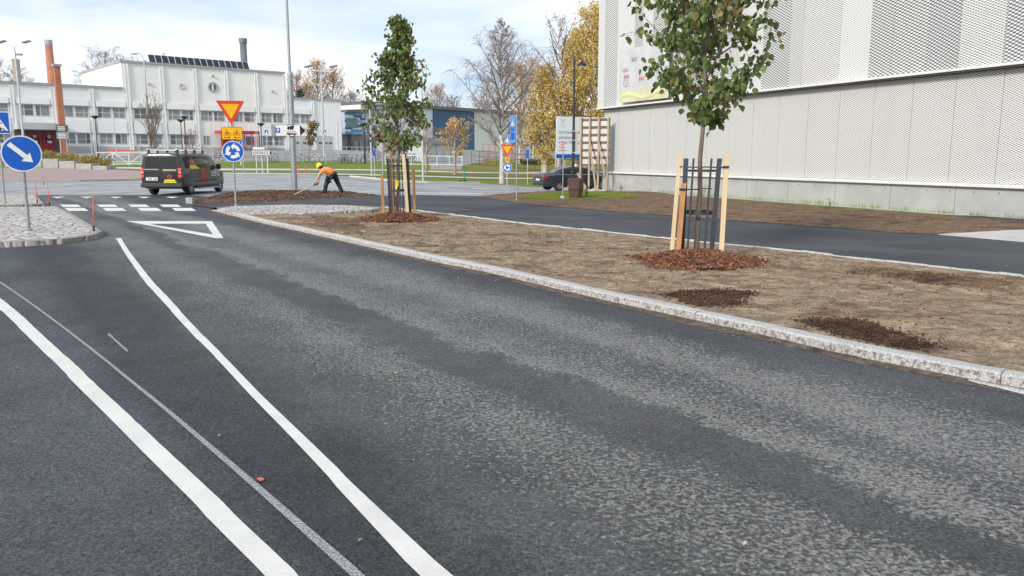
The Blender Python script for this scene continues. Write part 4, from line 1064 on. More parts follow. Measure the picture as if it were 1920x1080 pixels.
for k in range(4): m.prism([(-w*.5+k*w*.33,z0+w*.31),(-w*.36+k*w*.33,z0+w*.31),(-w*.30+k*w*.24,z0+w*.52),(-w*.40+k*w*.24,z0+w*.52)],-.058,-.0555)
m.build('crossing_stripes',SBLACK,tr_)
# give-way / two-way cycling / roundabout assembly
def giveway(t,z0,z1,y=-.04,par=None):
    hh=z1-z0; w=hh/math.sqrt(3); rc=lambda k:[(-w*k,z1-(1-k)*hh*.36),(w*k,z1-(1-k)*hh*.36),(0,z1-(1-k)*hh*.36-hh*k)]
    def rd(P3,r):
        o=[]
        n=3
        for i in range(n):
            a=Vector(P3[i]);p_=Vector(P3[i-1]);q_=Vector(P3[(i+1)%n]); u=(p_-a).normalized();v=(q_-a).normalized()
            for k in range(5):
                s_=k/4; o.append(tuple(a+u*r*(1-s_)**2+v*r*s_**2))
        return o
    m=MB(); m.prism(rd(rc(1.0),.05),y-.01,y); s=m.build('give_way_plate',SRED,t)
    m=MB(); m.prism(rd(rc(.62),.02),y-.015,y-.0105); m.build('yellow_face',SYEL,s); return s
def circ_arrows(t,z,r,y,par,mat=WHITE):
    for k in range(3):
        a0=R(125+k*120); m=MB(); n=10; r0,r1=r*.36,r*.66
        arc=[a0+R(72)*i/n for i in range(n+1)]
        poly=[(r1*math.cos(a_),z+r1*math.sin(a_)) for a_ in arc]
        e=arc[-1]; tip=e+R(34); rm=(r0+r1)/2
        poly+=[(r*.86*math.cos(e),z+r*.86*math.sin(e)),(rm*math.cos(tip),z+rm*math.sin(tip)),(r*.17*math.cos(e),z+r*.17*math.sin(e))]
        poly+=[(r0*math.cos(a_),z+r0*math.sin(a_)) for a_ in arc[::-1]]
        m.prism(poly,y-.004,y); m.build('arrow',mat,par)
def bike_symbol(x,z,k,y,par,mir=1,mat=SBLACK):
    m=MB()
    m.ring(x-.33*k,z,.22*k,.27*k,y-.003,y,n=20); m.ring(x+.33*k,z,.22*k,.27*k,y-.003,y,n=20)
    L_=[((-.33,0),(-.12,.32)),((-.12,.32),(.22,.32)),((.22,.32),(.33,0)),((-.12,.32),(.02,0)),((.02,0),(.22,.32)),((-.33,0),(.02,0)),((.2,.32),(.18,.45)),((.18,.45),(.28,.47))]
    for (a_,b__) in L_: m.bar((x+mir*a_[0]*k,y-.0015,z+a_[1]*k),(x+mir*b__[0]*k,y-.0015,z+b__[1]*k),.035*k,.003)
    for (a_,b__,w_) in (((-.12,.38),(.10,.66),.10),((.10,.66),(.24,.48),.05),((-.10,.38),(.08,.24),.08),((.08,.24),(.02,.0),.06)): m.bar((x+mir*a_[0]*k,y-.0017,z+a_[1]*k),(x+mir*b__[0]*k,y-.0017,z+b__[1]*k),w_*k,.003)
    m.prism([(x+mir*.16*k+.075*k*math.cos(i*.628),z+.78*k+.075*k*math.sin(i*.628)) for i in range(10)],y-.003,y)
    return m.build('cyclist_symbol',mat,par)
b=base(442.5,386,.115); t,h=pole('roundabout_sign_post','sign post with red-yellow give way triangle, yellow cycling plate and blue roundabout disc','road sign',b,232,.032)
giveway(t,zat(b,234.5),zat(b,189),-.042)
z0,z1=zat(b,262),zat(b,238.5); w=(z1-z0)*.80
m=MB(); m.prism(rrect(-w,w,z0,z1,.03),-.047,-.035); s=m.build('cycling_plate',SBLACK,t)
m=MB(); m.prism(rrect(-w+.012,w-.012,z0+.012,z1-.012,.025),-.051,-.0475); s2_=m.build('yellow_face',SYEL,s)
k=(z1-z0)*.72
bike_symbol(-w*.46,z0+(z1-z0)*.44,k*.62,-.0515,s2_,-1); bike_symbol(w*.44,z0+(z1-z0)*.44,k*.62,-.0515,s2_,1)
za=z0+(z1-z0)*.16
for sgn in (-1,1):
    m=MB(); x0_,x1_=sgn*w*.82,sgn*w*.30; m.box(min(x0_,x1_),max(x0_,x1_),-.055,-.0515,za-.008,za+.008); m.prism([(sgn*w*.34,za-.032),(sgn*w*.34,za+.032),(sgn*w*.16,za)],-.055,-.0515); m.build('arrow',SBLACK,s2_)
zc_=zat(b,284); rr_=(zat(b,264.5)-zat(b,304))/2
s=roundsign(t,zc_,rr_,SBLUE,WHITE,-.045); circ_arrows(t,zc_,rr_,-.0615,s)
# tall light mast with the parking direction sign
b=base(553,357,.10); t,h=pole('light_mast','very tall grey lighting mast running out of the top of the photo','mast',b,-120,.085,GALV,None,True,.05)
zs=zat(b,135); m=MB(); m.tube([(0,0,-.05),(0,0,zs-.12),(0,0,zs)],[.135,.125,.08],16); m.build('lower_tube',GALV,t)
m=MB(); m.tube([(0,0,h),(0,-.3,h+.5),(0,-1.6,h+.7)],[.05,.045,.04],8); m.box(-.14,.14,-2.2,-1.5,h+.62,h+.76); m.build('lamp_head',GALV,t)
m=MB(); m.box(-.14,-.11,-.1,.1,1.15,1.35); m.build('yellow_sticker',SYEL,t)
sg=thing('direction_sign','white arrow sign with P, locomotive and bus symbols strapped to the tall mast','road sign',(b.x,b.y-.16,b.z),t.rotation_euler.z)
z0,z1=zat(b,255.5),zat(b,234); zm=(z0+z1)/2; xs=1/scale_at(b)*1.0; X=lambda px:(px-553)*xs
m=MB(); m.prism([(X(522),z0),(X(568),z0),(X(579.5),zm),(X(568),z1),(X(522),z1)],-.03,0); pl=m.build('sign_plate',WHITE,sg,bevel=.003)
m=MB(); m.box(X(517.5),X(521.8),-.12,.0,z0,z1); m.build('side_box',GALV,sg)
m=MB(); m.prism([(X(568.2),z0+.02),(X(578.6),zm),(X(568.2),z1-.02)],-.034,-.0305); m.build('black_arrowhead',SBLACK,pl)
m=MB(); m.box(X(522),X(568),-.036,-.0305,z1-.015,z1); m.box(X(522),X(568),-.036,-.0305,z0,z0+.015); m.build('border',SBLACK,pl)
m=MB(); m.prism(rrect(X(525),X(533.2),zm-.115,zm+.115,.02),-.034,-.0305); s=m.build('parking_panel',SBLUE,pl)
text_obj('P',.22,WHITE,s,X(527),-.036,zm-.078,'letter_p',bold=.006)
text_obj('-',.2,SBLACK,pl,X(537.7),-.034,zm-.06,'dash')
u=X(562)-X(544.5); x0_=X(544.5)
m=MB(); zz=zm+.03
for q in ([(.06,.06),(.72,.06),(.72,.13),(.06,.13)],[(.10,.13),(.52,.13),(.52,.21),(.10,.21)],[(.44,.13),(.76,.13),(.76,.26),(.44,.26)],[(.14,.2),(.20,.2),(.22,.27),(.12,.27)],[(.0,.03),(.12,.10),(.12,.05)],[(.40,.26),(.80,.26),(.80,.28),(.40,.28)]): m.prism([(x0_+a_*u,zz+b__*.72) for a_,b__ in q],-.034,-.0305)
for cx_ in (.2,.42,.62): m.prism(disc(.038,12,x0_+cx_*u,zz+.025),-.0345,-.031)
m.build('locomotive_symbol',SBLACK,pl)
m=MB(); zz=z0+.035
m.prism([(x0_,zz+.04),(x0_+u,zz+.04),(x0_+u,zz+.10),(x0_,zz+.115)],-.034,-.0305)
m.box(x0_,x0_+u*.95,-.034,-.0305,zz+.18,zz+.195)
for q in (0,.2,.4,.6,.8,.92): m.box(x0_+u*q,x0_+u*q+.012,-.034,-.0305,zz+.11,zz+.19)
for cx_ in (.25,.78): m.prism(disc(.04,12,x0_+cx_*u,zz+.035),-.038,-.0345)
m.build('bus_symbol',SBLACK,pl)
m=MB(); m.box(-.16,.16,-.0,.02,z1-.1,z1-.06); m.box(-.16,.16,0,.02,z0+.06,z0+.1); m.build('strap',GALV,sg)
# orange snow stakes
SO=M('orange_plastic',(.75,.10,.05),.5,0,.1,20); rr=random.Random(2)
for (px,py,pt,lab,lean) in ((176,433,365,'near orange-red snow stake leaning at the tip of the cobbled island',.05),(70,380,337,'orange-red snow stake on the far refuge island',.0),(93,386,344,'orange-red snow stake at the inner corner of the cobbled island',-.01),(82,346.5,330,'faint orange snow stake by the brick plaza kerb',0)):
    g=base(px,py,.12 if px!=82 else .1); hh=P(960,pt,g.y).z-g.z; t=thing('snow_stake',lab,'snow stake',g,0,'orange snow stakes'); m=MB(); m.tube([(0,0,-.03),(lean*.5,0,hh*.5),(lean,0,hh)],[.014,.014,.012],8); m.build('stake',SO,t,smooth=True); m=MB(); m.tube([(0,0,0),(0,0,.12)],[.026,.020],8); m.build('holder',BLACKM,t)
# small posts and signs beyond the roundabout
def simple_sign(name,label,cat,px,py,pt,plates,r=.03,mat=LGALV,group=None,face=True):
    b=base(px,py); t,h=pole(name,label,cat,b,pt,r,mat,group,face,foot=False); s1=1/scale_at(b)
    for kind,pa,pb,wd in plates:
        z0,z1=zat(b,pb),zat(b,pa); zm=(z0+z1)/2; w=wd*s1/2
        if kind=='ped':
            m=MB(); m.prism(rrect(-w,w,z0,z1,.04),-r-.02,-r-.008); s=m.build('sign_plate',WHITE,t); m=MB(); m.prism(rrect(-w*.86,w*.86,z0+w*.14,z1-w*.14,.03),-r-.025,-r-.0205); s2_=m.build('blue_face',SBLUE,s)
            m=MB(); m.prism([(-w*.6,z0+w*.4),(w*.7,z0+w*.4),(w*.1,z1-w*.4)],-r-.03,-r-.0255); m.build('triangle',WHITE,s2_)
        elif kind=='round':
            s=roundsign(t,zm,(z1-z0)/2,SBLUE,WHITE,-r-.01); circ_arrows(t,zm,(z1-z0)/2,-r-.028,s)
        elif kind=='shared':
            q=(z1-z0)/2; s=roundsign(t,zm,q,SBLUE,WHITE,-r-.01); walker(zm-q*.25,q*.85,-r-.028,WHITE,s); bike_symbol(0,zm-q*.5,q*.9,-r-.03,s,1,WHITE)
        elif kind=='tri': giveway(t,z0,z1,-r-.01)
        elif kind=='yel':
            m=MB(); m.prism(rrect(-w,w,z0,z1,.03),-r-.02,-r-.008); s=m.build('cycling_plate',SYEL,t); bike_symbol(0,zm-.05,(z1-z0)*.8,-r-.021,s)
        elif kind=='blue':
            m=MB(); m.prism(rrect(-w,w,z0,z1,.02),-r-.02,-r-.008); m.build('blue_plate',SBLUE,t)
        elif kind=='white':
            m=MB(); m.prism(rrect(-w,w,z0,z1,.02),-r-.02,-r-.008); m.build('sign_plate',WHITE,t)
    return t,b,s1
simple_sign('pedestrian_crossing_sign','small crosswalk sign on a thin pole right of the red porch','road sign',503,325,238,[('ped',243.5,255,7)])
simple_sign('pedestrian_crossing_sign','small crosswalk sign on a thin pole in front of the right garage door','road sign',611,306,238,[('ped',243.5,254,6)])
simple_sign('pedestrian_crossing_sign','small crosswalk sign low on its pole left of the far young tree','road sign',703,333,278,[('blue',281,292,5)],.03)
simple_sign('shared_path_sign','round blue walking and cycling sign with a small plate under it','road sign',457,321,262,[('shared',262.5,273.5,11),('blue',275,281,5.5)])
# village name sign on two posts
b=base(494,324.5); rz=math.atan2(b.y,b.x)-math.pi/2; t=thing('place_name_sign','white arrow-shaped sign reading KARSIKKO on three thin posts','road sign',b,rz); s1=1/scale_at(b)
z0,z1=zat(b,291.5),zat(b,281.5); X=lambda px:(px-494)*s1
m=MB(); m.prism([(X(475),z0),(X(506.5),z0),(X(510),(z0+z1)/2),(X(506.5),z1),(X(475),z1)],-.06,-.03); pl=m.build('sign_plate',WHITE,t)
m=MB(); m.prism([(X(506.7),z0+.06),(X(510.8),(z0+z1)/2),(X(506.7),z1-.06)],-.07,-.0605); m.build('black_arrowhead',SBLACK,pl)
m=MB(); m.box(X(474),X(475),-.065,-.03,z0-.03,z1+.03); m.box(X(475),X(506.5),-.064,-.0605,z0,z0+.03); m.box(X(475),X(506.5),-.064,-.0605,z1-.03,z1); m.build('border',SBLACK,pl)
text_fit('KARSIKKO',X(504.5)-X(476.8),(z1-z0)*.62,SBLACK,pl,X(476.8),-.068,z0+(z1-z0)*.19)
m=MB(); m.prism([(X(477),z1+.06),(X(497),z1+.06),(X(499),z1+.14),(X(497),z1+.24),(X(477),z1+.24)],-.06,-.03); m.build('upper_plate',WHITE,t)
for px in (482.5,492.5,502): m=MB(); m.tube([(X(px),0,-.1),(X(px),0,z1)],.045,8); m.build('post',LGALV,t)
# marker posts with reflectors and small coloured posts on the lawn
for px,py,pt,lab,mm in ((452,309.5,303,'short white marker post on the lawn left of the place name sign',WHITE),(560,326,312,'left of two small orange posts at the lawn edge behind the mast',SO),(574,326,312,'right of two small orange posts at the lawn edge behind the mast',SO)):
    g=base(px,py); t=thing('marker_post',lab,'post',g); hh=zat(g,pt); m=MB(); m.tube([(0,0,0),(0,0,hh)],.05,8); m.build('post',mm,t); m=MB(); m.tube([(0,0,hh),(0,0,hh+.05)],[.05,.02],8); m.build('cap',mm,t)
# right-hand sign cluster
simple_sign('roundabout_sign_post','far stack of crosswalk, give way, yellow and roundabout signs left of the tall blue sign','road sign',951,350,252,[('ped',253,268,7.5),('tri',271,294,11),('yel',294.5,304,9),('round',305,323,10)],.035)
t,b,s1=simple_sign('route_sign','tall narrow blue cycling route sign on a grey pole beside the soil edge','road sign',968.5,375,213,[],.03,GALV,None,None) if False else (None,None,None)
b=base(968.5,375,.04); t,h=pole('route_sign','tall narrow blue pictogram sign on a grey pole at the soil edge','road sign',b,214,.028); s1=1/scale_at(b)
# the board is seen almost edge on
z0,z1=zat(b,268),zat(b,215.5); 
bd=MB(); bd.prism(rrect(-.36,.0,z0,z1,.05),-.03,.0); A=Matrix.Rotation(R(-58),4,'Z'); bd.xf(Matrix.Translation((-.03,-.02,0))@A); pl=bd.build('blue_board',LBLUE,t)
for zz,hh in ((.12,.28),(.45,.2)):
    q=MB(); q.prism(rrect(-.31,-.05,z0+zz,z0+zz+hh,.03),-.036,-.031); q.xf(Matrix.Translation((-.03,-.02,0))@A); q.build('dark_panel',SBLUE,pl)
q=MB(); q.prism([(-.28,z0+.75),(-.08,z0+.75),(-.12,z1-.5),(-.24,z1-.5)],-.036,-.031); q.prism([(-.24,z1-.42),(-.12,z1-.42),(-.18,z1-.2)],-.036,-.031); q.xf(Matrix.Translation((-.03,-.02,0))@A); q.build('pictogram',WHITE,pl)
simple_sign('blue_sign_back','narrow blue board on a thin pole standing before the fence','road sign',1041-0,357,278,[],.03)[0]
simple_sign('street_post','thin pole with a narrow blue plate near the rear of the dark car','road sign',989,346,279,[('blue',280,297,5)],.03)
b=base(1055,372.5,.06); t,h=pole('bus_stop_post','thin grey post with a small pale red plate left of the litter bin','road sign',b,265,.022)
z0,z1=zat(b,281),zat(b,266); m=MB(); m.prism(rrect(-.12,.0,z0,z1,.015),-.036,-.024); pl=m.build('small_plate',M('pinkish_plate',(.62,.42,.42),.5),t); m=MB()
for q in range(3): m.box(-.10,-.02,-.04,-.0365,z0+.05+q*.12,z0+.10+q*.12)
m.build('plate_mark',SRED,pl); m=MB(); m.lathe([(.09,-.02),(.09,.09),(.05,.11)],12); m.build('concrete_foot',CONC,t)
# plain posts in the lawn
for px,py,pt,r,lab in ((794.5,340,198,.075,'stout grey pole with crossarm showing right of the far young tree'),(686,319,200,.07,'pale lamp pole hidden behind the left of the far tree crown'),(700,322,280,.05,'short grey post just right of the crosswalk sign behind the far tree'),(172,290,215,.05,'thin white flagpole in front of the left wing')):
    pass
def lamp(label,px,py,pt,head,mat=GALV,r=.07,group='street lamps',name='street_lamp',arm=1.6,b=None,rz=None):
    b=b or base(px,py); t=thing(name,label,'lamp',b,0 if rz is None else rz,group); hh=zat(b,pt); m=MB()
    if head=='curve':
        pts=[(0,0,-.1),(0,0,hh*.86)]+[(-.6*(1-math.cos(a_)),0,hh*.88+(hh*.11)*math.sin(a_)) for a_ in [R(q) for q in (20,45,70,90)]]+[(-.85,0,hh*.985)]
        m.tube(pts,[r*1.3,r*.9]+[r*.7]*5,10); m.build('pole',mat,t,smooth=True); m=MB(); m.lathe([(.0,-.06),(.18,-.03),(.2,.03),(.1,.1),(0,.1)],12); m.xf(Matrix.Translation((-1.2,0,hh*.978))@Matrix.Diagonal((2.3,1,1,1))); m.build('lamp_head',M('lamp_grey',(.2,.21,.22),.5),t,smooth=True)
    elif head=='top':
        m.tube([(0,0,-.1),(0,0,hh)],[r,r*.8],10); m.build('pole',mat,t); m=MB(); m.lathe([(.06,hh-.35),(.45,hh-.05),(.5,hh),(.42,hh+.06),(.0,hh+.12)],16); m.build('lamp_shade',mat,t,smooth=True)
    elif head=='arm':
        m.tube([(0,0,-.1),(0,0,hh)],[r,r*.75],10); m.build('pole',mat,t); m=MB(); m.tube([(0,0,hh-.1),(arm*.5,0,hh),(arm,0,hh)],r*.5,6); m.box(arm-.1,arm+.5,-.13,.13,hh-.05,hh+.06); m.build('lamp_head',mat,t)
    elif head=='flood':
        m.tube([(0,0,-.1),(0,0,hh-.5)],[r*1.3,r*.7],10); m.build('pole',mat,t); m=MB(); m.bar((-1.5,0,hh-.5),(1.5,0,hh-.6),.12); m.bar((-1.5,0,hh-.5),(-1.5,0,hh),.06); m.bar((1.5,0,hh-.6),(1.5,0,hh-.1),.06); m.build('crossbar',mat,t)
        for sx_ in (-1,1): m=MB(); m.box(-.45,.45,-.3,.3,-.08,.08); m.xf(Matrix.Translation((sx_*1.5,0,hh-.02))@Matrix.Rotation(R(-12),4,'Y')); m.build('floodlight',M('lamp_grey',(.2,.21,.22),.5),t)
        m=MB(); m.box(.1,.8,-.2,.2,hh-1.6,hh-1.4); m.build('floodlight',M('lamp_grey',(.2,.21,.22),.5),t)
    else:
        m.tube([(0,0,-.1),(0,0,hh)],[r,r*.8],8); m.build('pole',mat,t); m=MB(); m.lathe([(r,hh),(r*1.2,hh+.04),(0,hh+.08)],8); m.build('cap',mat,t)
    return t
DB=M('dark_bronze',(.06,.045,.04),.5,.2)
lamp('curved grey street lamp rising in front of the left end of the hall',282,289,97,'curve',LGALV,.09,b=GP(283,104))
lamp('floodlight mast with three lamps above the left wing',45,300,78,'flood',LGALV,.12,'floodlight masts','floodlight_mast',b=GP(47,100))
lamp('floodlight mast standing before the garage doors against yellow birches',612,303,124,'flood',LGALV,.10,'floodlight masts','floodlight_mast',b=GP(608,98))
lamp('dark park lamp between the first two bare bays left of the curved lamp',184,292,218,'top',DB,.07,'dark park lamps','park_lamp',b=GP(184,100))
lamp('left of the twin dark park lamps before the hall',342,285,225,'top',DB,.07,'dark park lamps','park_lamp',b=GP(343,108))
lamp('taller right lamp of the twin dark park lamps before the hall',349,285,219,'top',DB,.085,'dark park lamps','park_lamp',b=GP(350,106))
lamp('dark park lamp with bracket between the porch and the crosswalk sign',491,300,232,'top',DB,.06,'dark park lamps','park_lamp',b=GP(492,104))
lamp('thick dark lamp post beside the bicycle racks and striped wall',683,305,232,'top',DB,.12,'dark park lamps','park_lamp',b=GP(684,92))
lamp('stout pale grey pole standing on the lawn right of the far young tree',793.5,340,150,'arm',LGALV,.085,b=base(793.5,340.5),arm=-1.2)
lamp('pale pole half hidden by the left of the far young tree crown',697,328,195,'arm',LGALV,.065,b=base(697,330),arm=1.2)
lamp('short grey post behind the wooden stakes of the far young tree',717,330,262,'plain',GALV,.08,b=base(718.5,327))
lamp('slim pale street lamp in front of the yellow birches',1018,322,201,'arm',LGALV,.07,b=base(1016,322),arm=-.7)
lamp('second slim lamp head among the yellow birches near the white building corner',1098,320,176,'arm',LGALV,.06,b=GP(1113,80),arm=-.9)
lamp('leftmost thin flagpole-like post joined by a wire before the left wing',172,292,214,'plain',LGALV,.06,b=GP(173,98),name='thin_post',group='thin posts')
lamp('thin pale post right of the dark lamp before the left wing',216,292,215,'plain',LGALV,.055,b=GP(219,97),name='thin_post',group='thin posts')
lamp('thin pale post right of the bare shrub',309,285,219,'plain',LGALV,.05,b=GP(311,108),name='thin_post',group='thin posts')
lamp('thin pale post left of the red porch',398,288,220,'plain',LGALV,.05,b=GP(399,104),name='thin_post',group='thin posts')
lamp('thin pale post right of the red porch beside a pilaster',482,288,224,'plain',LGALV,.05,b=GP(482.5,106),name='thin_post',group='thin posts')
lamp('pale post at the right corner of the white building with a small crosspiece',634,300,232,'plain',LGALV,.07,b=GP(635,97),name='thin_post',group='thin posts')
lamp('thin pale post left of the brown-leaved young tree',562,300,256,'plain',LGALV,.05,b=GP(563,93),name='thin_post',group='thin posts')
lamp('thin post at the far left between the crosswalk sign and the canopy',26,300,222,'plain',LGALV,.07,b=GP(29,92),name='thin_post',group='thin posts')
# black lamp by the building corner
b=GP(1075,46); t=thing('black_lamp_post','tall black lamp post with a hanging bell lamp near the billboard','lamp',b,0); hh=zat(b,108)
m=MB(); m.tube([(0,0,-.1),(0,0,3.2),(0,0,hh)],[.085,.075,.05],12); m.build('pole',BLACKM,t); m=MB(); m.tube([(0,0,hh-.35),(.12,0,hh-.15),(.42,0,hh-.05),(.42,0,hh-.12)],.022,8); m.build('arm',BLACKM,t)
m=MB(); m.lathe([(.05,.0),(.07,-.12),(.16,-.2),(.26,-.30),(.27,-.34),(.0,-.34)],18,0,(.42,0,hh-.1)); m.build('lamp_shade',BLACKM,t,smooth=True); m=MB(); m.lathe([(.20,-.345),(.18,-.42),(0,-.46)],14,0,(.42,0,hh-.1)); m.build('diffuser',M('lamp_diffuser',(.6,.6,.56),.4),t)
for zz in (zat(b,246),zat(b,263),zat(b,286)): m=MB(); m.box(-.05,.18,-.11,.11,zz-.02,zz+.03); m.build('clamp',LGALV,t)
m=MB(); m.box(.10,.22,-.2,.2,zat(b,284),zat(b,247)); m.build('sign_back',M('grey_plate',(.45,.43,.43),.5),t)
# direction board at the left plaza
b=GP(121,96); t=thing('direction_board','two-part dark grey direction board with white lines beside the red brick flue','sign',b,math.atan2(b.y,b.x)-math.pi/2); s1=1/scale_at(b)
for px in (-5.5,5.5): m=MB(); m.tube([(px*s1,0,-.1),(px*s1,0,zat(b,234))],.04,8); m.build('post',LGALV,t)
for (pa,pb,c_) in ((234.5,247,(.10,.11,.12)),(248,261,(.30,.33,.36))):
    m=MB(); m.prism(rrect(-10*s1,10*s1,zat(b,pb),zat(b,pa),.05),-.09,-.05); pl=m.build('board',M('board_%d'%pa,c_,.5),t)
    for q in (.25,.5,.75): m=MB(); z=lerp(zat(b,pb),zat(b,pa),q); m.box(-7.5*s1,4.5*s1,-.1,-.091,z-.05,z+.05); m.build('text_line',WHITE,pl)
# ---- billboard and back of a timber hoarding ----
b=base(1043,352); b=GP(1042,58); rz=math.atan2(b.y,b.x)-math.pi/2
bb=thing('billboard','big white information board with a blue bottom edge in front of yellow birches','billboard',b,R(28)); s1=1/scale_at(b)
wd=(1113-1041)*s1/math.cos(R(28)+.0)*1.02; z0,z1=zat(b,296),zat(b,218)
m=MB(); m.box(0,wd,-.06,0,z0,z1); pl=m.build('board',M('board_white',(.74,.77,.80),.5,0,.03,1),bb)
m=MB(); m.box(0,wd,-.075,-.061,z0-.02,z0+.26); m.build('blue_edge',SBLUE,pl)
TXT=M('board_text',(.16,.22,.28),.5); k=(z1-z0)/78
for i,(s_,py_,sz) in enumerate((('korroisuam rai',248,7.4),('parantaminen',258,7.4),('valmis 10/2022',267.5,7.4))):
    text_obj(s_,sz*k*1.25,TXT,pl,5.5*k,-.066,z1-(py_-218)*k-2*k,'lettering',.85)
for py_,w_ in ((275.5,14),(282,18)):
    m=MB()
    for q in range(int(w_/2)): m.box((5.5+q*2)*k,(6.9+q*2)*k,-.066,-.0605,z1-(py_-218)*k-.9*k,z1-(py_-218)*k+.7*k)
    m.build('small_print',TXT,pl)
TEAL=M('teal_print',(.08,.42,.45),.5)
for sg_ in (-1,1):
    m=MB(); cx_=14*k; m.prism([(cx_+sg_*3.6*k,z1-5*k),(cx_+sg_*2.2*k,z1-5*k),(cx_+sg_*.5*k,z1-12*k),(cx_+sg_*1.2*k,z1-12*k)],-.066,-.0605); m.build('emblem_bar',TEAL if sg_<0 else M('mid_blue_print',(.10,.25,.42),.5),pl)
for q,w_ in ((15.5,9),(18.3,12)): m=MB(); m.box(10*k-1*k,(9+w_)*k,-.066,-.0605,z1-q*k-.25*k,z1-q*k+.25*k); m.build('small_print',M('grey_print',(.45,.48,.5),.5),pl)
for x in (wd*.25,wd*.5,wd*.8): m=MB(); m.box(x-.08,x+.08,.01,.14,-.3,z1-.2); m.build('post',M('grey_wood',(.40,.37,.34),.8,0,.15,4),bb)
# timber hoarding back
TW=M('weathered_timber',(.40,.31,.22),.8,0,.18,3,.2,20,'obj',(1,1,.25)); TWD=M('brown_batten',(.17,.11,.08),.8,0,.2,4); PNL=M('pale_plywood',(.60,.59,.57),.8,0,.07,1)
b=GP(1089,43.5); e=GP(1150,42.6); hz_=math.atan2(e.y-b.y,e.x-b.x); hb=thing('timber_hoarding','back of a timber hoarding with battens and slanting props by the building corner','hoarding',b,hz_); s1=1/scale_at(b)
wd=1.62; z1=zat(b,221); z0=zat(b,311)
m=MB(); m.box(0,wd,.10,.12,z0,z1); m.build('panel',PNL,hb)
nb_=7
for i in range(nb_):
    z=lerp(z0+.05,z1-.1,i/(nb_-1)); m=MB(); m.box(-.02,wd,.04,.099,z-.055,z+.055); m.build('batten',TWD,hb)
for i,x in enumerate((.0,.50,1.02,1.55)): m=MB(); m.box(x-.045,x+.045,-.055,.039,-.3 if i in(0,1) else -.2,z1+.04-.02*i); m.build('upright',TW,hb)
m=MB(); m.bar((.50,-.08,z1-1.05),(1.5,-1.3,-.1),.08,.05); m.build('prop',TW,hb)
m=MB(); m.bar((1.02,-.08,z1-1.15),(1.75,-.9,.9),.07,.05); m.build('prop',TW,hb)
m=MB(); m.bar((-.12,-.1,1.0),(1.05,-1.3,-.05),.13,.05); m.build('prop',TW,hb)
m=MB(); m.box(.45,1.9,-1.5,-1.2,-.1,.02); m.build('ground_beam',TW,hb); m=MB(); m.box(.9,1.9,-1.1,-.5,-.1,.18); m.build('concrete_ballast',CONC,hb)
# brown litter bin
b=base(1079,371.5,.07); t=thing('litter_bin','brown eight-sided litter bin on the grass by the timber hoarding','litter bin',b,.35); hh=zat(b,334)
BRN=M('bin_brown',(.085,.048,.038),.55,0,.12,6)
def oct_(r): return [(r*math.cos(R(22.5+45*i)),r*math.sin(R(22.5+45*i))) for i in range(8)]
m=MB(); m.lathe([(.26,-.03),(.28,.10),(.31,hh*.42),(.31,hh*.44)],8); m.lathe([(.30,hh*.44),(.34,hh*.46),(.35,hh*.93),(.0,hh*.93)],8); m.build('body',BRN,t)
m=MB(); m.lathe([(.345,hh*.931),(.33,hh),(.22,hh),(.20,hh*.94)],8); m.build('lid',M('bin_lid',(.06,.035,.03),.5),t)
m=MB(); m.box(-.35,-.335,-.05,.05,hh*.5,hh*.6); m.build('label_plate',M('orange_label',(.6,.2,.1),.5),t)
# green scooter
b=base(867,342.5); t=thing('kick_scooter','green electric kick scooter parked on the lawn edge','scooter',b,R(70)); GN=M('scooter_green',(.02,.26,.14),.4)
m=MB(); m.box(-.45,.35,-.08,.08,.10,.16); m.build('deck',BLACKM,t,bevel=.02); m=MB(); m.tube([(.50,0,.12),(.40,0,1.12)],.035,8); m.build('stem',GN,t)
m=MB(); m.tube([(.40,-.24,1.12),(.40,.24,1.12)],.022,8); m.build('handlebar',BLACKM,t)
for x in (-.52,.52): m=MB(); m.ring(x,.11,.04,.11,-.025,.025,n=16); m.build('wheel',BLACKM,t)
m=MB(); m.box(.34,.44,-.06,.06,.25,.55); m.build('battery',GN,t,bevel=.02)
# ================= TREES =================
def leaf_mats(name,cols,rough=.55):
    o=[]
    for i,c_ in enumerate(cols):
        fresh=(name+'_%d'%i) not in _mc; mt=M(name+'_%d'%i,c_,rough,0,.22,9); o.append(mt)
        if fresh:      # thin leaves let some light through
            n=mt.node_tree.nodes; l=mt.node_tree.links; b=n['Principled BSDF']; t_=n.new('ShaderNodeBsdfTranslucent'); x_=n.new('ShaderNodeMixShader'); x_.inputs[0].default_value=.28
            l.new(b.inputs['Base Color'].links[0].from_socket,t_.inputs[0]); l.new(b.outputs[0],x_.inputs[1]); l.new(t_.outputs[0],x_.inputs[2]); l.new(x_.outputs[0],n['Material Output'].inputs[0])
    return o
def rot_to(d):
    return d.to_track_quat('Z','Y').to_matrix()
def env_linden(f): return table([(0,.35),(.12,.8),(.3,1),(.5,.85),(.75,.5),(1,.12)],f)
def env_cone(f): return table([(0,.6),(.1,1),(.25,1.05),(.42,.80),(.62,.50),(.8,.26),(1,.08)],f)
def env_bb(f): return table([(0,.55),(.2,1),(.42,.85),(.65,.50),(.85,.24),(1,.05)],f)
def env_birch(f): return table([(0,.5),(.2,.95),(.4,1),(.65,.72),(.85,.4),(1,.08)],f)
def env_column(f): return table([(0,.5),(.3,.9),(.7,.9),(1,.2)],f)
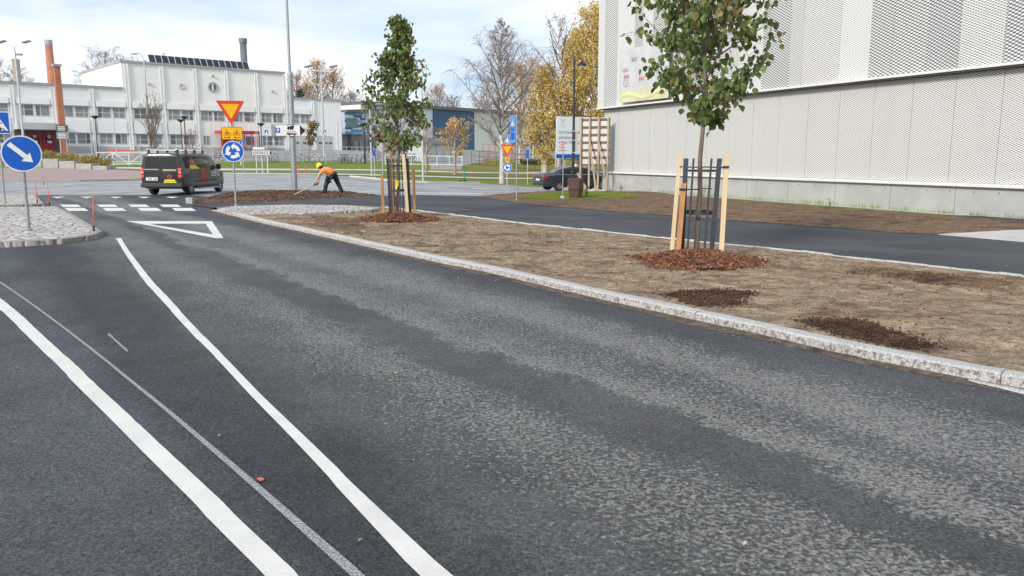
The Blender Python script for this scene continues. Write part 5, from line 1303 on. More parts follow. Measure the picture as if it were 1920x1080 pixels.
class TreeGen:
    def __init__(s,seed): s.r=random.Random(seed); s.wood=MB(); s.bough=MB(); s.tips=[]
    def limb(s,p,d,L,rad,n,wob,grav,mb,sides=4,taper=.25):
        pts=[Vector(p)]; rs=[rad]; d=Vector(d).normalized()
        for i in range(n):
            d=(d+Vector((s.r.uniform(-wob,wob),s.r.uniform(-wob,wob),s.r.uniform(-wob,wob)+grav))).normalized()
            pts.append(pts[-1]+d*L/n); rs.append(rad*(1-(1-taper)*(i+1)/n))
        mb.tube(pts,rs,sides,0,False); return pts,rs
def make_tree(name,label,b,Hh,spread,seed,lean=(0,0),clear=.25,nprim=30,nsec=6,ntw=4,up=.75,env=env_birch,tr=.12,bark=None,bough=None,leaves=0,lmats=None,lsize=.12,droop=-.15,twig=.02,leafmode='hang',group=None,twl=.9,twsides=3,lspread=.1,lbias=None,rz=0,multi=1,leafw=.8):
    t=thing(name,label,'tree',b,rz,group); g=TreeGen(seed); r=g.r
    tips=[]
    for q in range(multi):
        L0=Vector((lean[0],lean[1],1)) if multi==1 else Vector((lean[0]+r.uniform(-.22,.22),lean[1]+r.uniform(-.22,.22),1))
        H1=Hh*(1 if q==0 else r.uniform(.7,.95))
        pts=[Vector((0,0,-.1))]; rs=[tr*1.15]; n=12
        for i in range(1,n+1):
            f=i/n; pts.append(Vector((L0.x*f*H1+r.uniform(-.012,.012)*H1*min(1,f*2),L0.y*f*H1+r.uniform(-.012,.012)*H1*min(1,f*2),f*H1))); rs.append(tr*(1-f)**.8+twig*.6)
        g.wood.tube(pts,rs,8 if tr>.03 else 6,0,False)
        def on(f):
            k=min(n-1,int(f*n)); return pts[k].lerp(pts[k+1],f*n-k), rs[k]
        for i in range(nprim//multi):
            f=clear+(1-clear)*((i+r.random())/(nprim//multi))*.97; p,rad=on(f); a=i*2.4+r.uniform(-.5,.5); fr=(f-clear)/(1-clear)
            L=spread*env(fr)*r.uniform(.7,1.15); u_=lerp(up*.75,up*1.5,fr)
            d=Vector((math.cos(a),math.sin(a),u_))
            pp,pr=g.limb(p,d,L*math.sqrt(1+u_*u_)*.85,min(rad*.55,tr*.42),6,.10,.05,g.bough,4)
            for j in range(nsec):
                fj=r.uniform(.18,1.0); k=min(5,int(fj*6)); p2=pp[k].lerp(pp[k+1],fj*6-k); dd=(pp[k+1]-pp[k]).normalized()
                side=Vector((r.uniform(-1,1),r.uniform(-1,1),r.uniform(-.2,.8))); d2=(dd*.8+side*.8)
                L2=L*r.uniform(.25,.55)*(1.2-fj*.5)
                sp,sr=g.limb(p2,d2,L2,max(twig,pr[k]*.5),4,.14,0,g.bough,twsides)
                for w in range(ntw):
                    fk=r.uniform(.2,1); kk=min(3,int(fk*4)); p3=sp[kk].lerp(sp[kk+1],fk*4-kk)
                    d3=(sp[kk+1]-sp[kk]).normalized()*.6+Vector((r.uniform(-1,1),r.uniform(-1,1),r.uniform(-.6,.6)))
                    tp,_=g.limb(p3,d3,L2*r.uniform(.4,.9)*twl,twig,4,.13,droop,g.bough,3,.5)
                    tips.append(tp)
                tips.append(sp)
    g.wood.build('trunk',bark,t,smooth=True,fix=False)
    g.bough.build('branches',bough or bark,t,smooth=True,fix=False)
    if leaves:
        m=MB(); V=[];Fc=[];Mi=[]
        for _ in range(leaves):
            tp=r.choice(tips); k=r.randrange(len(tp)-1); p=tp[k].lerp(tp[k+1],r.random())+Vector((r.gauss(0,lspread),r.gauss(0,lspread),r.gauss(0,lspread)))
            if lbias and not lbias(p,r): continue
            s_=lsize*r.uniform(.6,1.25); a=r.uniform(0,6.3); out=Vector((math.cos(a),math.sin(a),0))
            if leafmode=='hang': dn=(Vector((0,0,-1))+out*r.uniform(.1,1.1)).normalized()
            else: dn=Vector((r.uniform(-1,1),r.uniform(-1,1),r.uniform(-1,.6))).normalized()
            sd_=dn.cross(Vector((r.uniform(-1,1),r.uniform(-1,1),r.uniform(-1,1)))).normalized(); nr=dn.cross(sd_)
            w=s_*leafw*.5; c_=r.uniform(-.18,.18)*s_; mi=r.randrange(len(lmats)) if r.random()<.35 else min(len(lmats)-1,int(abs(noise.noise(p*1.1)*1.9+.1)*len(lmats)))
            if leafmode=='tiny': vv=[p,p+dn*s_*.5+sd_*w,p+dn*s_,p+dn*s_*.5-sd_*w]; ff=[(0,1,2,3)]
            else:
                vv=[p,p+dn*s_*.12+sd_*w*.75+nr*c_,p+dn*s_*.45+sd_*w+nr*c_,p+dn*s_-nr*c_*.6,p+dn*s_*.45-sd_*w+nr*c_,p+dn*s_*.12-sd_*w*.75+nr*c_]; ff=[(0,1,2,3),(0,3,4,5)]
            b_=len(V); V+=[tuple(v) for v in vv]; Fc+=[tuple(b_+i for i in q) for q in ff]; Mi+=[mi]*len(ff)
        m.v=V;m.f=Fc;m.m=Mi; m.build('crown',lmats,t,fix=False)
    return t
BARK=M('linden_bark',(.17,.135,.11),.9,0,.25,14,.5,60,'obj',(1,1,.3)); BIRCH=M('birch_bark',(.50,.48,.46),.8,0,.35,5,.3,20,'obj',(1,1,2.5)); BTW=M('birch_twigs',(.20,.145,.125),.8,0,.15,3); GTW=M('grey_twigs',(.30,.27,.26),.8,0,.15,3)
LIN=leaf_mats('linden_leaf',[(.13,.195,.05),(.095,.155,.04),(.17,.22,.065),(.26,.23,.08),(.18,.135,.06)])
def facing(b): return math.atan2(b.y,b.x)-math.pi/2
# far young linden
b2=G(746,404,.10); H2=P(752,32,b2.y).z-b2.z
make_tree('linden_tree','young green linden in a cage of dark bars and four stakes, farther of the two',b2,H2,1.04,21,(.030,0),.29,58,5,3,.85,env_cone,.040,BARK,BARK,3300,LIN,.112,-.02,.004,'hang','young linden trees',.8,3,.075,rz=facing(b2),leafw=.85)
b1=G(1305,478,.10); H1_=6.4
make_tree('linden_tree','young green linden in a dark cage nearer to the camera before the mesh wall',b1,H1_,1.42,35,(.014,0),.33,56,6,3,.50,env_linden,.044,BARK,BARK,4200,LIN,.118,-.03,.004,'hang','young linden trees',.8,3,.08,rz=facing(b1),leafw=.9)
# mulch mounds
CHIP=[M('bark_chip_a',(.22,.088,.045),.85,0,.3,12),M('bark_chip_b',(.13,.052,.030),.85,0,.3,12),M('bark_chip_c',(.32,.155,.08),.85,0,.2,12),M('bark_chip_d',(.07,.035,.024),.9,0,.2,12)]
def mulch(b,r0,label,n,seed,stretch=1.0):
    rr=random.Random(seed); m=MB(); z0=verge_z(b.x,b.y)[0]-.01
    def hz(q,a=0): return .20*max(0,1-(q/(1+.10*math.sin(a*3)+.06*math.sin(a*7)))**2)
    V=[(b.x,b.y,z0+.19)];NR=10;NA=40
    for j in range(1,NR+1):
        for k in range(NA):
            a=2*math.pi*k/NA; q=j/NR; x=b.x+math.cos(a)*q*r0*stretch; y=b.y+math.sin(a)*q*r0; V.append((x,y,z0-.02+hz(q*.98,a)+.02*noise.noise(Vector((x*6,y*6,0)))))
    Fq=[(0,1+k,1+(k+1)%NA) for k in range(NA)]+[(1+(j-1)*NA+k,1+j*NA+k,1+j*NA+(k+1)%NA,1+(j-1)*NA+(k+1)%NA) for j in range(1,NR) for k in range(NA)]
    m.add(V,Fq,3)
    for _ in range(n):
        a=rr.uniform(0,6.283); q=rr.random()**.5*(1+abs(rr.gauss(0,.16))+.12*math.sin(a*3+1)) ; x=b.x+math.cos(a)*q*r0*stretch; y=b.y+math.sin(a)*q*r0
        z=z0+max(hz(min(q,1),a),.0)+rr.uniform(0,.03)+(.02 if q>1 else 0); L=rr.uniform(.02,.085); w=L*rr.uniform(.2,.45); h=rr.uniform(.004,.010)
        A=Matrix.Translation((x,y,z))@Matrix.Rotation(rr.uniform(0,6.3),4,'Z')@Matrix.Rotation(rr.gauss(0,.45),4,'Y')@Matrix.Rotation(rr.gauss(0,.35),4,'X')
        m.add([A@Vector(p) for p in ((-L/2,-w/2,-h),(L/2,-w/3,-h),(L/2,w/2,-h),(-L/2,w/3,-h),(-L/2,-w/2,h),(L/2,-w/3,h),(L/2,w/2,h),(-L/2,w/3,h))],[(4,5,6,7),(0,1,5,4),(1,2,6,5),(2,3,7,6),(3,0,4,7)],rr.choice((0,0,0,1,1,1,2,3)))
    return tag(m.build('bark_mulch',CHIP,fix=False),label,'mulch',None,'stuff')
mulch(G(1308,489,.12),.80,'reddish bark chips heaped round the near linden',4200,1,1.05)
mulch(G(745,410,.12),.86,'reddish bark chips heaped round the far linden',3000,2)
# cages and stakes
GUARD=M('anthracite_steel',(.045,.050,.062),.45,.3,.1,8); PALEW=M('pale_fresh_wood',(.66,.52,.33),.7,0,.12,6,.2,40,'obj',(1,1,.15)); ORW=M('orange_brown_wood',(.44,.22,.09),.7,0,.22,6,.2,40,'obj',(1,1,.15))
def stake(b,sc,pxc,pt,pxb,pb,w,mat,label,yo=0):
    x0=(pxb-pxc)/sc; x1=(pt[0]-pxc)/sc; h=zat(b,pt[1]); z0=-.05
    R_=Matrix.Rotation(facing(b),4,'Z'); o=R_@Vector((x0,yo,0)); t=tag(MB().build('x',mat),None,None) if False else None
    m=MB(); m.add([(-w/2,-w/2,-.08),(w/2,-w/2,-.08),(w/2,w/2,-.08),(-w/2,w/2,-.08),(x1-x0-w/2,-w/2,h),(x1-x0+w/2,-w/2,h-.01),(x1-x0+w/2,w/2,h),(x1-x0-w/2,w/2,h-.012)],[(0,3,2,1),(4,5,6,7),(0,1,5,4),(1,2,6,5),(2,3,7,6),(3,0,4,7)])
    s=m.build('tree_stake',mat,None,bevel=.006); s.location=Vector((b.x,b.y,b.z))+o; s.rotation_euler=(0,0,facing(b)); tag(s,label,'stake','tree stakes'); return s
s1=scale_at(b1)
stake(b1,s1,1305,(1269,288),1259,470,.072,PALEW,'tall pale wooden stake at the left of the near tree cage',.25)
stake(b1,s1,1305,(1279,342),1272,478,.085,ORW,'short orange-brown stake at the left front of the near tree cage',-.36)
stake(b1,s1,1305,(1352.5,291),1350,486,.080,PALEW,'tall pale wooden stake at the right of the near tree cage',-.15)
s2=scale_at(b2)
stake(b2,s2,745,(717.5,326),718.5,404,.078,ORW,'short orange-brown stake left of the far tree cage',-.05)
stake(b2,s2,745,(775.5,318),777,401,.078,ORW,'short orange-brown stake right of the far tree cage',.1)
stake(b2,s2,745,(757.5,289),763.5,404,.085,PALEW,'tall pale stake at the front of the far tree cage',-.30)
stake(b2,s2,745,(734,284),736.5,403,.07,ORW,'tall slim orange-brown stake inside the left of the far tree cage',-.12)
def cage(b,sc,pxc,bars,rings,label,straps,ribbon=None,ztop=297):
    t=thing('tree_cage',label,'tree guard',b,facing(b),'tree cages'); h=zat(b,ztop)
    for (p0,p1,w,y,flat) in bars:
        x1=(p0-pxc)/sc; x0=(p1-pxc)/sc; m=MB(); d=.012 if flat else w
        m.add([(x0-w/2,y-d/2,-.05),(x0+w/2,y-d/2,-.05),(x0+w/2,y+d/2,-.05),(x0-w/2,y+d/2,-.05),(x1-w/2,y-d/2,h),(x1+w/2,y-d/2,h),(x1+w/2,y+d/2,h),(x1-w/2,y+d/2,h)],[(0,3,2,1),(4,5,6,7),(0,1,5,4),(1,2,6,5),(2,3,7,6),(3,0,4,7)]); m.build('bar',GUARD,t)
    for (pz,xl,xr,hh) in rings:
        z=zat(b,pz); cx=((xl+xr)/2-pxc)/sc; rr=(xr-xl)/2/sc; m=MB(); V=[];n=28
        for k in range(n):
            a=2*math.pi*k/n
            for (q,zz) in ((0,-hh/2),(0,hh/2),(-.012,hh/2),(-.012,-hh/2)): V.append((cx+(rr+q)*math.cos(a),.02+(rr+q)*math.sin(a),z+zz))
        m.add(V,[(k*4+j,((k+1)%n)*4+j,((k+1)%n)*4+(j+1)%4,k*4+(j+1)%4) for k in range(n) for j in range(4)]); m.build('hoop',GUARD,t,smooth=False)
    for (xa,ya,xb,yb,pz,w) in straps:
        m=MB(); z=zat(b,pz); m.bar(((xa-pxc)/sc,ya,z),((xb-pxc)/sc,yb,z-.01),.006,w); m.build('strap',BLACKM,t)
    return t
cage(b1,s1,1305,[(1281,1279,.080,-.26,True),(1340,1332,.080,-.22,True),(1294.5,1289,.034,-.27,False),(1326,1319,.034,-.28,False)],[(320,1281,1338,.03),(398,1279,1335,.055),(473,1280,1334,.04)],'dark grey steel tree cage round the near linden',
     [(1269,.2,1312,.03,313,.02),(1312,.03,1352,-.15,313,.02),(1278,-.36,1310,.02,354,.02),(1310,.02,1330,.1,353,.015)])
for x,y_,z,w,par in ((1352,-.15,313,.10,b1),(1277,-.36,354,.105,b1)):
    R_=Matrix.Rotation(facing(par),4,'Z'); o=R_@Vector(((x-1305)/s1,y_,zat(par,z))); m=MB(); m.box(-w/2,w/2,-w/2,w/2,-.02,.02); s=m.build('strap_wrap',BLACKM); s.location=par+o; s.rotation_euler=(0,0,facing(par)); tag(s,'black rubber band wrapped round the tall right stake of the near cage' if x>1300 else 'black rubber band wrapped round the short stake of the near cage','band')
cage(b2,s2,745,[(729,731.5,.075,-.20,True),(764.5,768,.075,-.2,True),(740,741,.022,-.25,False),(750,750,.022,-.26,False),(754,756,.022,.2,False),(745,746,.022,.22,False),(738,739,.022,.22,False)],[(311,730,762,.035),(357,732,766,.05)],'dark grey steel tree cage round the far linden',
     [(717.5,-.06,777,.1,328,.02),(735,-.12,760,-.3,301,.02)])
m=MB(); YL=M('yellow_ribbon',(.75,.62,.03),.5); R_=Matrix.Rotation(facing(b2),4,'Z'); z=zat(b2,347)
for k in range(3): m.bar((-.0+k*.05-.03,-.08,z+.14-.03*k),(.03*k-.04,-.10,z-.15+.06*k),.05,.008)
m.bar((.02,-.08,z+.1),(.16,-.1,z+.05),.02,.008)
m.bar((-.06,-.06,z+.1),(.06,-.06,z+.1),.03,.04)
rb=m.build('ribbon',YL); rb.location=b2; rb.rotation_euler=(0,0,facing(b2)); tag(rb,'yellow ribbon tied round the trunk of the far linden','ribbon')
# big bare birch
def at_px(px,py): return base(px,py)
b=base(941,343.5); make_tree('birch_tree','tall bare birch with a white trunk standing on the lawn right of centre',b,zat(b,38),3.8,5,(-.005,0),.18,52,10,6,.95,env_bb,.19,BIRCH,M('birch_bough',(.30,.25,.22),.8,0,.3,2),700,[M('brown_leaf',(.20,.12,.06),.8)],.12,-.30,.010,'tiny',None,1.15,3,.05)
YL_=leaf_mats('yellow_birch_leaf',[(.74,.50,.12),(.62,.45,.12),(.85,.60,.20),(.50,.43,.12)],.6)
OR_=leaf_mats('orange_birch_leaf',[(.72,.45,.18),(.62,.38,.17),(.78,.54,.25)],.6)
def ybirch(px,Y,pt,spread,seed,leaves,label,mats=YL_,clear=.12,ls=.175,nprim=44,lb=None,up=1.0,env=env_birch,grp='yellow birches behind the billboard',tr=.22,lean=(0,0),bough=None):
    b=GP(px,Y); return make_tree('birch_tree',label,b,zat(b,pt),spread,seed,lean,clear,nprim,6,3,up,env,tr,BIRCH,bough or BTW,leaves,mats,ls,-.2,.014,'tiny',grp,1.0,3,.26,lb)
zlow=lambda zc,w: (lambda p,r: r.random()<1-smooth(zc-w,zc+w,p.z))
ybirch(1048,74,28,3.3,51,9500,'tall birch with bare upper twigs and golden leaves low down, leftmost behind the billboard',lb=zlow(8.0,3.5))
ybirch(1112,72,12,3.6,52,15000,'tall golden birch right behind the corner of the mesh-clad building',lb=zlow(14,6))
ybirch(1082,78,70,3.6,53,12000,'broad golden birch between two taller ones above the billboard',clear=.05)
ybirch(1022,76,130,2.5,54,6500,'lower golden birch at the left edge of the yellow group',clear=.05,nprim=30)
ybirch(1140,80,60,3.4,56,9000,'golden birch mostly hidden by the mesh-clad building',clear=.05)
ybirch(975,104,125,3.6,57,2600,'reddish bare birch behind the white trunked one',OR_,grp='far birches',bough=BTW,tr=.16,ls=.2)
ybirch(1000,112,112,3.4,58,1600,'far bare birch left of the golden group',OR_,grp='far birches',tr=.15,ls=.2)
# small yellow tree, bare pair, leaning young tree
b=base(853,327.5); make_tree('rowan_tree','small low tree with sparse yellow-orange leaves before the blue wall',b,zat(b,228),1.9,61,(0,0),.30,24,5,4,.8,env_linden,.14,M('rowan_bark',(.36,.29,.22),.85,0,.2,4),GTW,900,OR_+YL_[:1],.20,0,.012,'tiny',None,.8,3,.10)
b=base(799,324); make_tree('bare_tree','small bare forked tree beside the pale grey pole',b,zat(b,235),1.5,62,(0.04,0),.22,16,4,3,1.2,env_birch,.12,M('rowan_bark',(.36,.29,.22),.85,0,.2,4),GTW,60,OR_,.18,0,.012,'tiny',None,.8,3,.1)
b=base(577,303.5); make_tree('young_maple','slim leaning young tree with brown leaves before the garage doors',b,zat(b,236),.85,63,(.18,0),.42,22,4,3,1.3,env_column,.06,M('young_bark',(.25,.2,.16),.85),GTW,700,leaf_mats('brown_maple_leaf',[(.22,.15,.05),(.17,.11,.05),(.28,.17,.06)]),.24,0,.01,'tiny',None,.8,3,.12)
# bare upright shrub-tree before the hall
b=GP(288,100); make_tree('bare_shrub_tree','bare many-stemmed tree in front of the hall right of the curved lamp',b,zat(b,182),1.9,64,(0,0),.12,50,6,4,2.2,env_linden,.09,BTW,BTW,0,None,.1,.1,.013,'tiny',None,.9,3,multi=5)
b=GP(362,104); make_tree('bare_shrub_tree','low pinkish bare bush before the hall beside the red porch',b,zat(b,246),1.5,65,(0,0),.1,20,5,4,1.0,env_linden,.05,BTW,M('pink_twigs',(.40,.24,.22),.8),0,None,.1,.0,.014,'tiny',None,.9,3)
# trees behind the white building
def back(px,Y,pt,sp,seed,label,leaves=0,mats=None,up=1.1,tw=.026,bough=None,nprim=46):
    b=GP(px,Y); return make_tree('distant_tree',label,b,zat(b,pt),sp,seed,(0,0),.25,nprim,6,4,up,env_birch,.25,BTW,bough or BTW,leaves,mats,.26,-.1,tw,'tiny','trees beyond the buildings',1.0,3,.5)
back(212,185,102,6.5,71,'bare grey tree rising behind the left end of the hall'); back(243,195,112,5,72,'second bare tree top above the hall roof corner',up=1.4)
back(188,175,140,5,73,'low bare tree showing above the left wing roof'); back(5,185,112,5.5,74,'bare tree at the far left edge above the wing roof'); back(48,190,132,5,75,'bare tree behind the floodlight mast at the left')
back(285,215,112,3,76,'thin bare tree top left of the solar panels'); back(320,215,93,2.8,77,'small orange-leaved birch top above the solar panels',500,OR_,nprim=20); back(365,215,108,2.5,78,'faint bare tree top above the solar panels',nprim=18)
back(562,215,142,5.5,79,'orange-brown birch just right of the tall mast',1500,OR_); back(600,205,118,5.5,80,'tall orange birch behind the floodlight mast at the right wing',2600,OR_); back(628,208,134,5.5,81,'orange birch at the right end of the white building',2600,OR_)
back(580,200,160,4,82,'low orange birch above the right wing roof',1200,OR_); back(822,215,168,5.5,83,'pale orange birch right of the far linden crown',1500,OR_); back(850,230,185,5,84,'faint bare tree above the blue wall'); back(905,225,190,5,85,'faint bare tree behind the left side of the tall birch')
back(660,215,178,5,88,'bare tree above the dark school roof',600,OR_)
b=GP(568,178); t=make_tree('pine_tree','small dark green conifer top beside the tall mast',b,zat(b,168),1.6,86,(0,0),.3,30,5,2,.2,env_column,.2,BARK,BARK,1500,[M('needle_green',(.03,.07,.03),.8)],.5,0,.02,'tiny')
# far mixed wood that closes the horizon
m=MB(); rr=random.Random(8); WM=[M('wood_grey',(.24,.20,.18),.9,0,.2,.3),M('wood_ochre',(.36,.25,.10),.9,0,.2,.3),M('wood_green',(.09,.12,.05),.9,0,.2,.3)]
for _ in range(26000):
    px=rr.uniform(-500,2400); Y=rr.uniform(300,380); u_=(px-960)/F; x=u_*Y; h=7+5*noise.noise(Vector((x*.03,Y*.03,0)))+3*noise.noise(Vector((x*.15,0,1))); z=T(x,150)+rr.random()**.6*max(3,h); s_=rr.uniform(.4,1.1); a=rr.uniform(0,6.3)
    m.add([(x-s_*math.cos(a),Y-s_*math.sin(a),z),(x,Y,z+s_*rr.uniform(.6,1.4)),(x+s_*math.cos(a),Y+s_*math.sin(a),z),(x,Y+.3,z-s_)],[(0,1,2,3)],int(abs(noise.noise(Vector((x*.04,3,0))))*5+rr.random())%3)
tag(m.build('distant_wood',WM,fix=False),'low strip of autumn woodland along the horizon behind the buildings','woodland',None,'stuff')
# ================= VEHICLES =================
def loft(st,name,mat,par,cut=None):
    # st: (y, z_bottom, z_belt, z_top, half width, half roof width)
    V=[];k=0
    for (y,zb_,zbelt,zt_,w,wr) in st:
        zbelt=min(zbelt,zt_-.09)
        h=[(0,zb_),(w*.80,zb_),(w*.97,zb_+.10),(w,zb_+(zbelt-zb_)*.45),(w*.985,zbelt),(lerp(w*.985,wr,.5)+.012,lerp(zbelt,zt_-.07,.5)),(wr,zt_-.07),(wr*.90,zt_-.012),(wr*.5,zt_+.012),(0,zt_+.018)]
        ring=h+[(-x,z) for x,z in h[-2:0:-1]]; k=len(ring); V+=[(x,y,z) for x,z in ring]
    n=len(st); Fq=[(i*k+j,(i+1)*k+j,(i+1)*k+(j+1)%k,i*k+(j+1)%k) for i in range(n-1) for j in range(k)]
    Fq+=[tuple(range(k)),tuple(range((n-1)*k,n*k))[::-1]]
    o=MB().add(V,Fq).build(name,mat,par,smooth=True); return o
def boolcut(o,cutters):
    for c_ in cutters:
        md=o.modifiers.new('b','BOOLEAN'); md.operation='DIFFERENCE'; md.object=c_; md.solver='EXACT'
    dg=bpy.context.evaluated_depsgraph_get(); dg.update(); me=bpy.data.meshes.new_from_object(o.evaluated_get(dg)); o.modifiers.clear(); o.data=me
    for c_ in cutters: bpy.data.objects.remove(c_)
    try: me.set_sharp_from_angle(angle=R(32))
    except Exception: pass
def wheel(par,x,y,r,side,rimmat,tyre,w=.22,spokes=5,hub=None):
    A=Matrix.Translation((x,y,r))@Matrix.Rotation(R(90)*side,4,'Y')
    m=MB(); m.lathe([(r*.68,-w/2),(r*.92,-w/2),(r,-w*.36),(r,w*.36),(r*.92,w/2),(r*.68,w/2),(r*.66,w*.3),(r*.66,-w/2)],28).xf(A); wv=m.build('tyre',tyre,None,smooth=True); wv.parent=par
    m=MB(); m.lathe([(r*.68,w*.40),(r*.64,w*.45),(r*.60,w*.34),(r*.58,w*.10),(0,w*.10)],24)
    for k in range(spokes):
        a=2*math.pi*k/spokes; m.bar((r*.10*math.cos(a),r*.10*math.sin(a),w*.36),(r*.62*math.cos(a),r*.62*math.sin(a),w*.38),r*.17,.03)
    m.lathe([(r*.17,w*.2),(r*.17,w*.42),(0,w*.44)],14); m.xf(A); rm=m.build('rim',rimmat,wv,smooth=False)
TYRE=M('tyre_rubber',(.018,.018,.019),.8,0,.15,20); BLK=M('black_plastic',(.028,.029,.031),.6,0,.1,10); CARP=M('graphite_van_paint',(.028,.030,.034),.30,.35,.05,2,clear=.6)
TINT=glass_mat('tinted_glass',(.018,.020,.022),.05); RIMV=M('grey_wheel_trim',(.28,.28,.28),.4,.5,.1,8)
def lit(name,col,e):
    m,n,l,b=newmat(name); b.inputs['Base Color'].default_value=(*col,1); b.inputs['Emission Color'].default_value=(*col,1); b.inputs['Emission Strength'].default_value=e; b.inputs['Roughness'].default_value=.2; return m
BRAKE=lit('lit_brake_lamp',(.95,.04,.03),1.6); TAIL=M('red_lens',(.45,.02,.02),.2,0,.1,10,clear=.5)
rw=G(354,365.3); fw=G(403,358.4)
hd=(fw-rw).to_2d().normalized(); hd=Vector((.045,1)).normalized(); rz=math.atan2(hd.y,hd.x)-math.pi/2
cen_=Vector((rw.x,rw.y))-Vector((math.cos(rz),math.sin(rz)))*.78+hd*(1.55)
van=thing('delivery_van','dark graphite van with red and yellow lettering and a white roof rack, seen from behind','van',(cen_.x,cen_.y,T(cen_.x,cen_.y)+.004),rz)
vb=loft([(-2.46,.42,1.14,1.76,.88,.72),(-2.44,.34,1.16,1.82,.925,.765),(-2.36,.30,1.17,1.875,.955,.795),(-1.4,.27,1.17,1.90,.965,.805),(0,.27,1.17,1.905,.965,.805),(.7,.27,1.16,1.895,.965,.80),(1.0,.27,1.14,1.85,.965,.78),(1.25,.27,1.12,1.70,.96,.75),(1.62,.27,1.10,1.38,.955,.74),(1.85,.27,1.06,1.20,.95,.76),(2.15,.28,.98,1.07,.93,.76),(2.36,.32,.85,.95,.87,.72),(2.46,.40,.72,.82,.76,.62)],'body',CARP,van)
cut=[]
for y in (-1.55,1.72):
    for s_ in (-1,1):
        m=MB(); m.lathe([(.0,-.2),(.40,-.2),(.40,.2),(.0,.2)],28); m.xf(Matrix.Translation((s_*.93,y,.36))@Matrix.Rotation(R(90),4,'Y')); cut.append(m.build('c',BLK))
boolcut(vb,cut)
for y in (-1.55,1.72):
    for s_ in (-1,1): wheel(van,s_*.83,y,.335,s_,RIMV,TYRE,.22,8)
def vx(z,w=.965,wr=.805,belt=1.17,top=1.83): return w if z<belt else lerp(w*.985,wr,(z-belt)/(top-belt))
def side(poly,name,mat,par,s_=1,off=.008,f=vx):
    n=len(poly); v=[(s_*(f(z)+off),y,z) for y,z in poly]+[(s_*(f(z)-.02),y,z) for y,z in poly]
    t=[tuple(q) for q in tessellate_polygon([[Vector((y,z,0)) for y,z in poly]])]
    return MB().add(v,t+[(i,i+n,(i+1)%n+n,(i+1)%n) for i in range(n)]).build(name,mat,par)
for s_ in (1,-1):
    side([(-2.05,1.20),(-.35,1.20),(-.35,1.74),(-1.95,1.74),(-2.12,1.66)],'side_window',TINT,van,s_); side([(-.29,1.20),(.42,1.20),(.42,1.74),(-.29,1.74)],'side_window',TINT,van,s_)
    side([(.50,1.20),(1.42,1.16),(1.30,1.35),(1.0,1.66),(.85,1.74),(.50,1.74)],'front_side_window',glass_mat('cab_glass',(.05,.07,.06),.05),van,s_,.012)
    side([(-1.1,.30),(1.25,.30),(1.25,.42),(-1.1,.42)],'side_sill',BLK,van,s_,.02); m=MB(); m.bar((s_*1.02,-1.05,.27),(s_*1.02,1.22,.27),.05,.05); m.build('side_step',M('chrome_step',(.55,.55,.55),.25,.8),van)
    side([(-1.1,.58),(1.25,.60),(1.25,.67),(-1.1,.65)],'rub_strip',BLK,van,s_,.018)
    m=MB(); m.box(s_*.98 if s_>0 else -1.2,1.2 if s_>0 else -.98,1.18,1.30,1.12,1.38); m.build('wing_mirror',BLK,van,bevel=.04)
for x0_,x1_ in ((-.74,-.06),(.02,.74)): 
    m=MB(); m.prism([(x0_+(.02 if x0_<0 else 0),1.22),(x1_,1.22),(x1_-(.0 if x0_<0 else .06),1.73),(x0_+(.08 if x0_<0 else 0),1.73)],-2.478,-2.44); m.build('rear_window',TINT,van,bevel=.006)
m=MB(); m.box(-.018,-.004,-2.472,-2.44,.52,1.80); m.build('door_gap',SBLACK,van)
for s_ in (-1,1):
    m=MB(); m.box(min(s_*.78,s_*.93),max(s_*.78,s_*.93),-2.485,-2.34,.78,1.22); tl=m.build('tail_light',TAIL,van,bevel=.02)
    for z in (.84,1.0,1.12): m=MB(); m.box(min(s_*.80,s_*.91),max(s_*.80,s_*.91),-2.495,-2.486,z,z+.07); m.build('lamp',BRAKE if z!=1.0 else M('clear_lens',(.7,.45,.45),.2),tl)
m=MB(); m.box(-.95,.95,-2.54,-2.36,.36,.56); m.build('rear_bumper',BLK,van,bevel=.04)
m=MB(); m.box(-.70,-.16,-2.486,-2.474,.68,.81); pl=m.build('number_plate',M('plate_white',(.8,.8,.78),.4),van); m=MB()
for k in range(6): m.box(-.60+k*.07+(.04 if k>2 else 0),-.56+k*.07+(.04 if k>2 else 0),-2.49,-2.4865,.71,.78)
m.build('plate_characters',SBLACK,pl)
m=MB(); m.box(-.72,-.12,-2.50,-2.47,.84,.88); m.build('door_handle',BLK,van)
YP=M('yellow_vinyl',(.80,.72,.03),.4); PY=M('pale_yellow_vinyl',(.62,.60,.30),.4); RV=M('red_vinyl',(.50,.04,.04),.4)
for x0_,x1_,z0,z1 in ((.14,.62,.66,.71),(.10,.68,.58,.63)): m=MB(); m.box(x0_,x1_,-2.480,-2.474,z0,z1); m.build('yellow_band',YP,van)
m=MB()
for k in range(16): m.box(-.82+k*.045,-.79+k*.045,-2.480,-2.474,1.175-.03,1.185)
m.build('lettering',PY,van); m=MB()
for k in range(12): m.box(.10+k*.05,.135+k*.05,-2.480,-2.474,1.10,1.165)
m.build('lettering',PY,van)
m=MB(); 
for (x0_,x1_,z0,z1) in ((.28,.32,.74,.88),(.36,.40,.74,.90),(.44,.48,.74,.88),(.30,.46,.88,.92)): m.box(x0_,x1_,-2.480,-2.474,z0,z1)
m.build('red_emblem',RV,van)
side([(-1.55,1.36),(-1.25,1.70),(-.95,1.36)],'red_emblem',RV,van,1,.014)
for (a_,b__,z) in ((-1.6,-.9,1.30),(-1.62,-.7,1.215)): side([(a_,z-.035),(b__,z-.035),(b__,z+.035),(a_,z+.035)],'yellow_band',YP,van,1,.016)
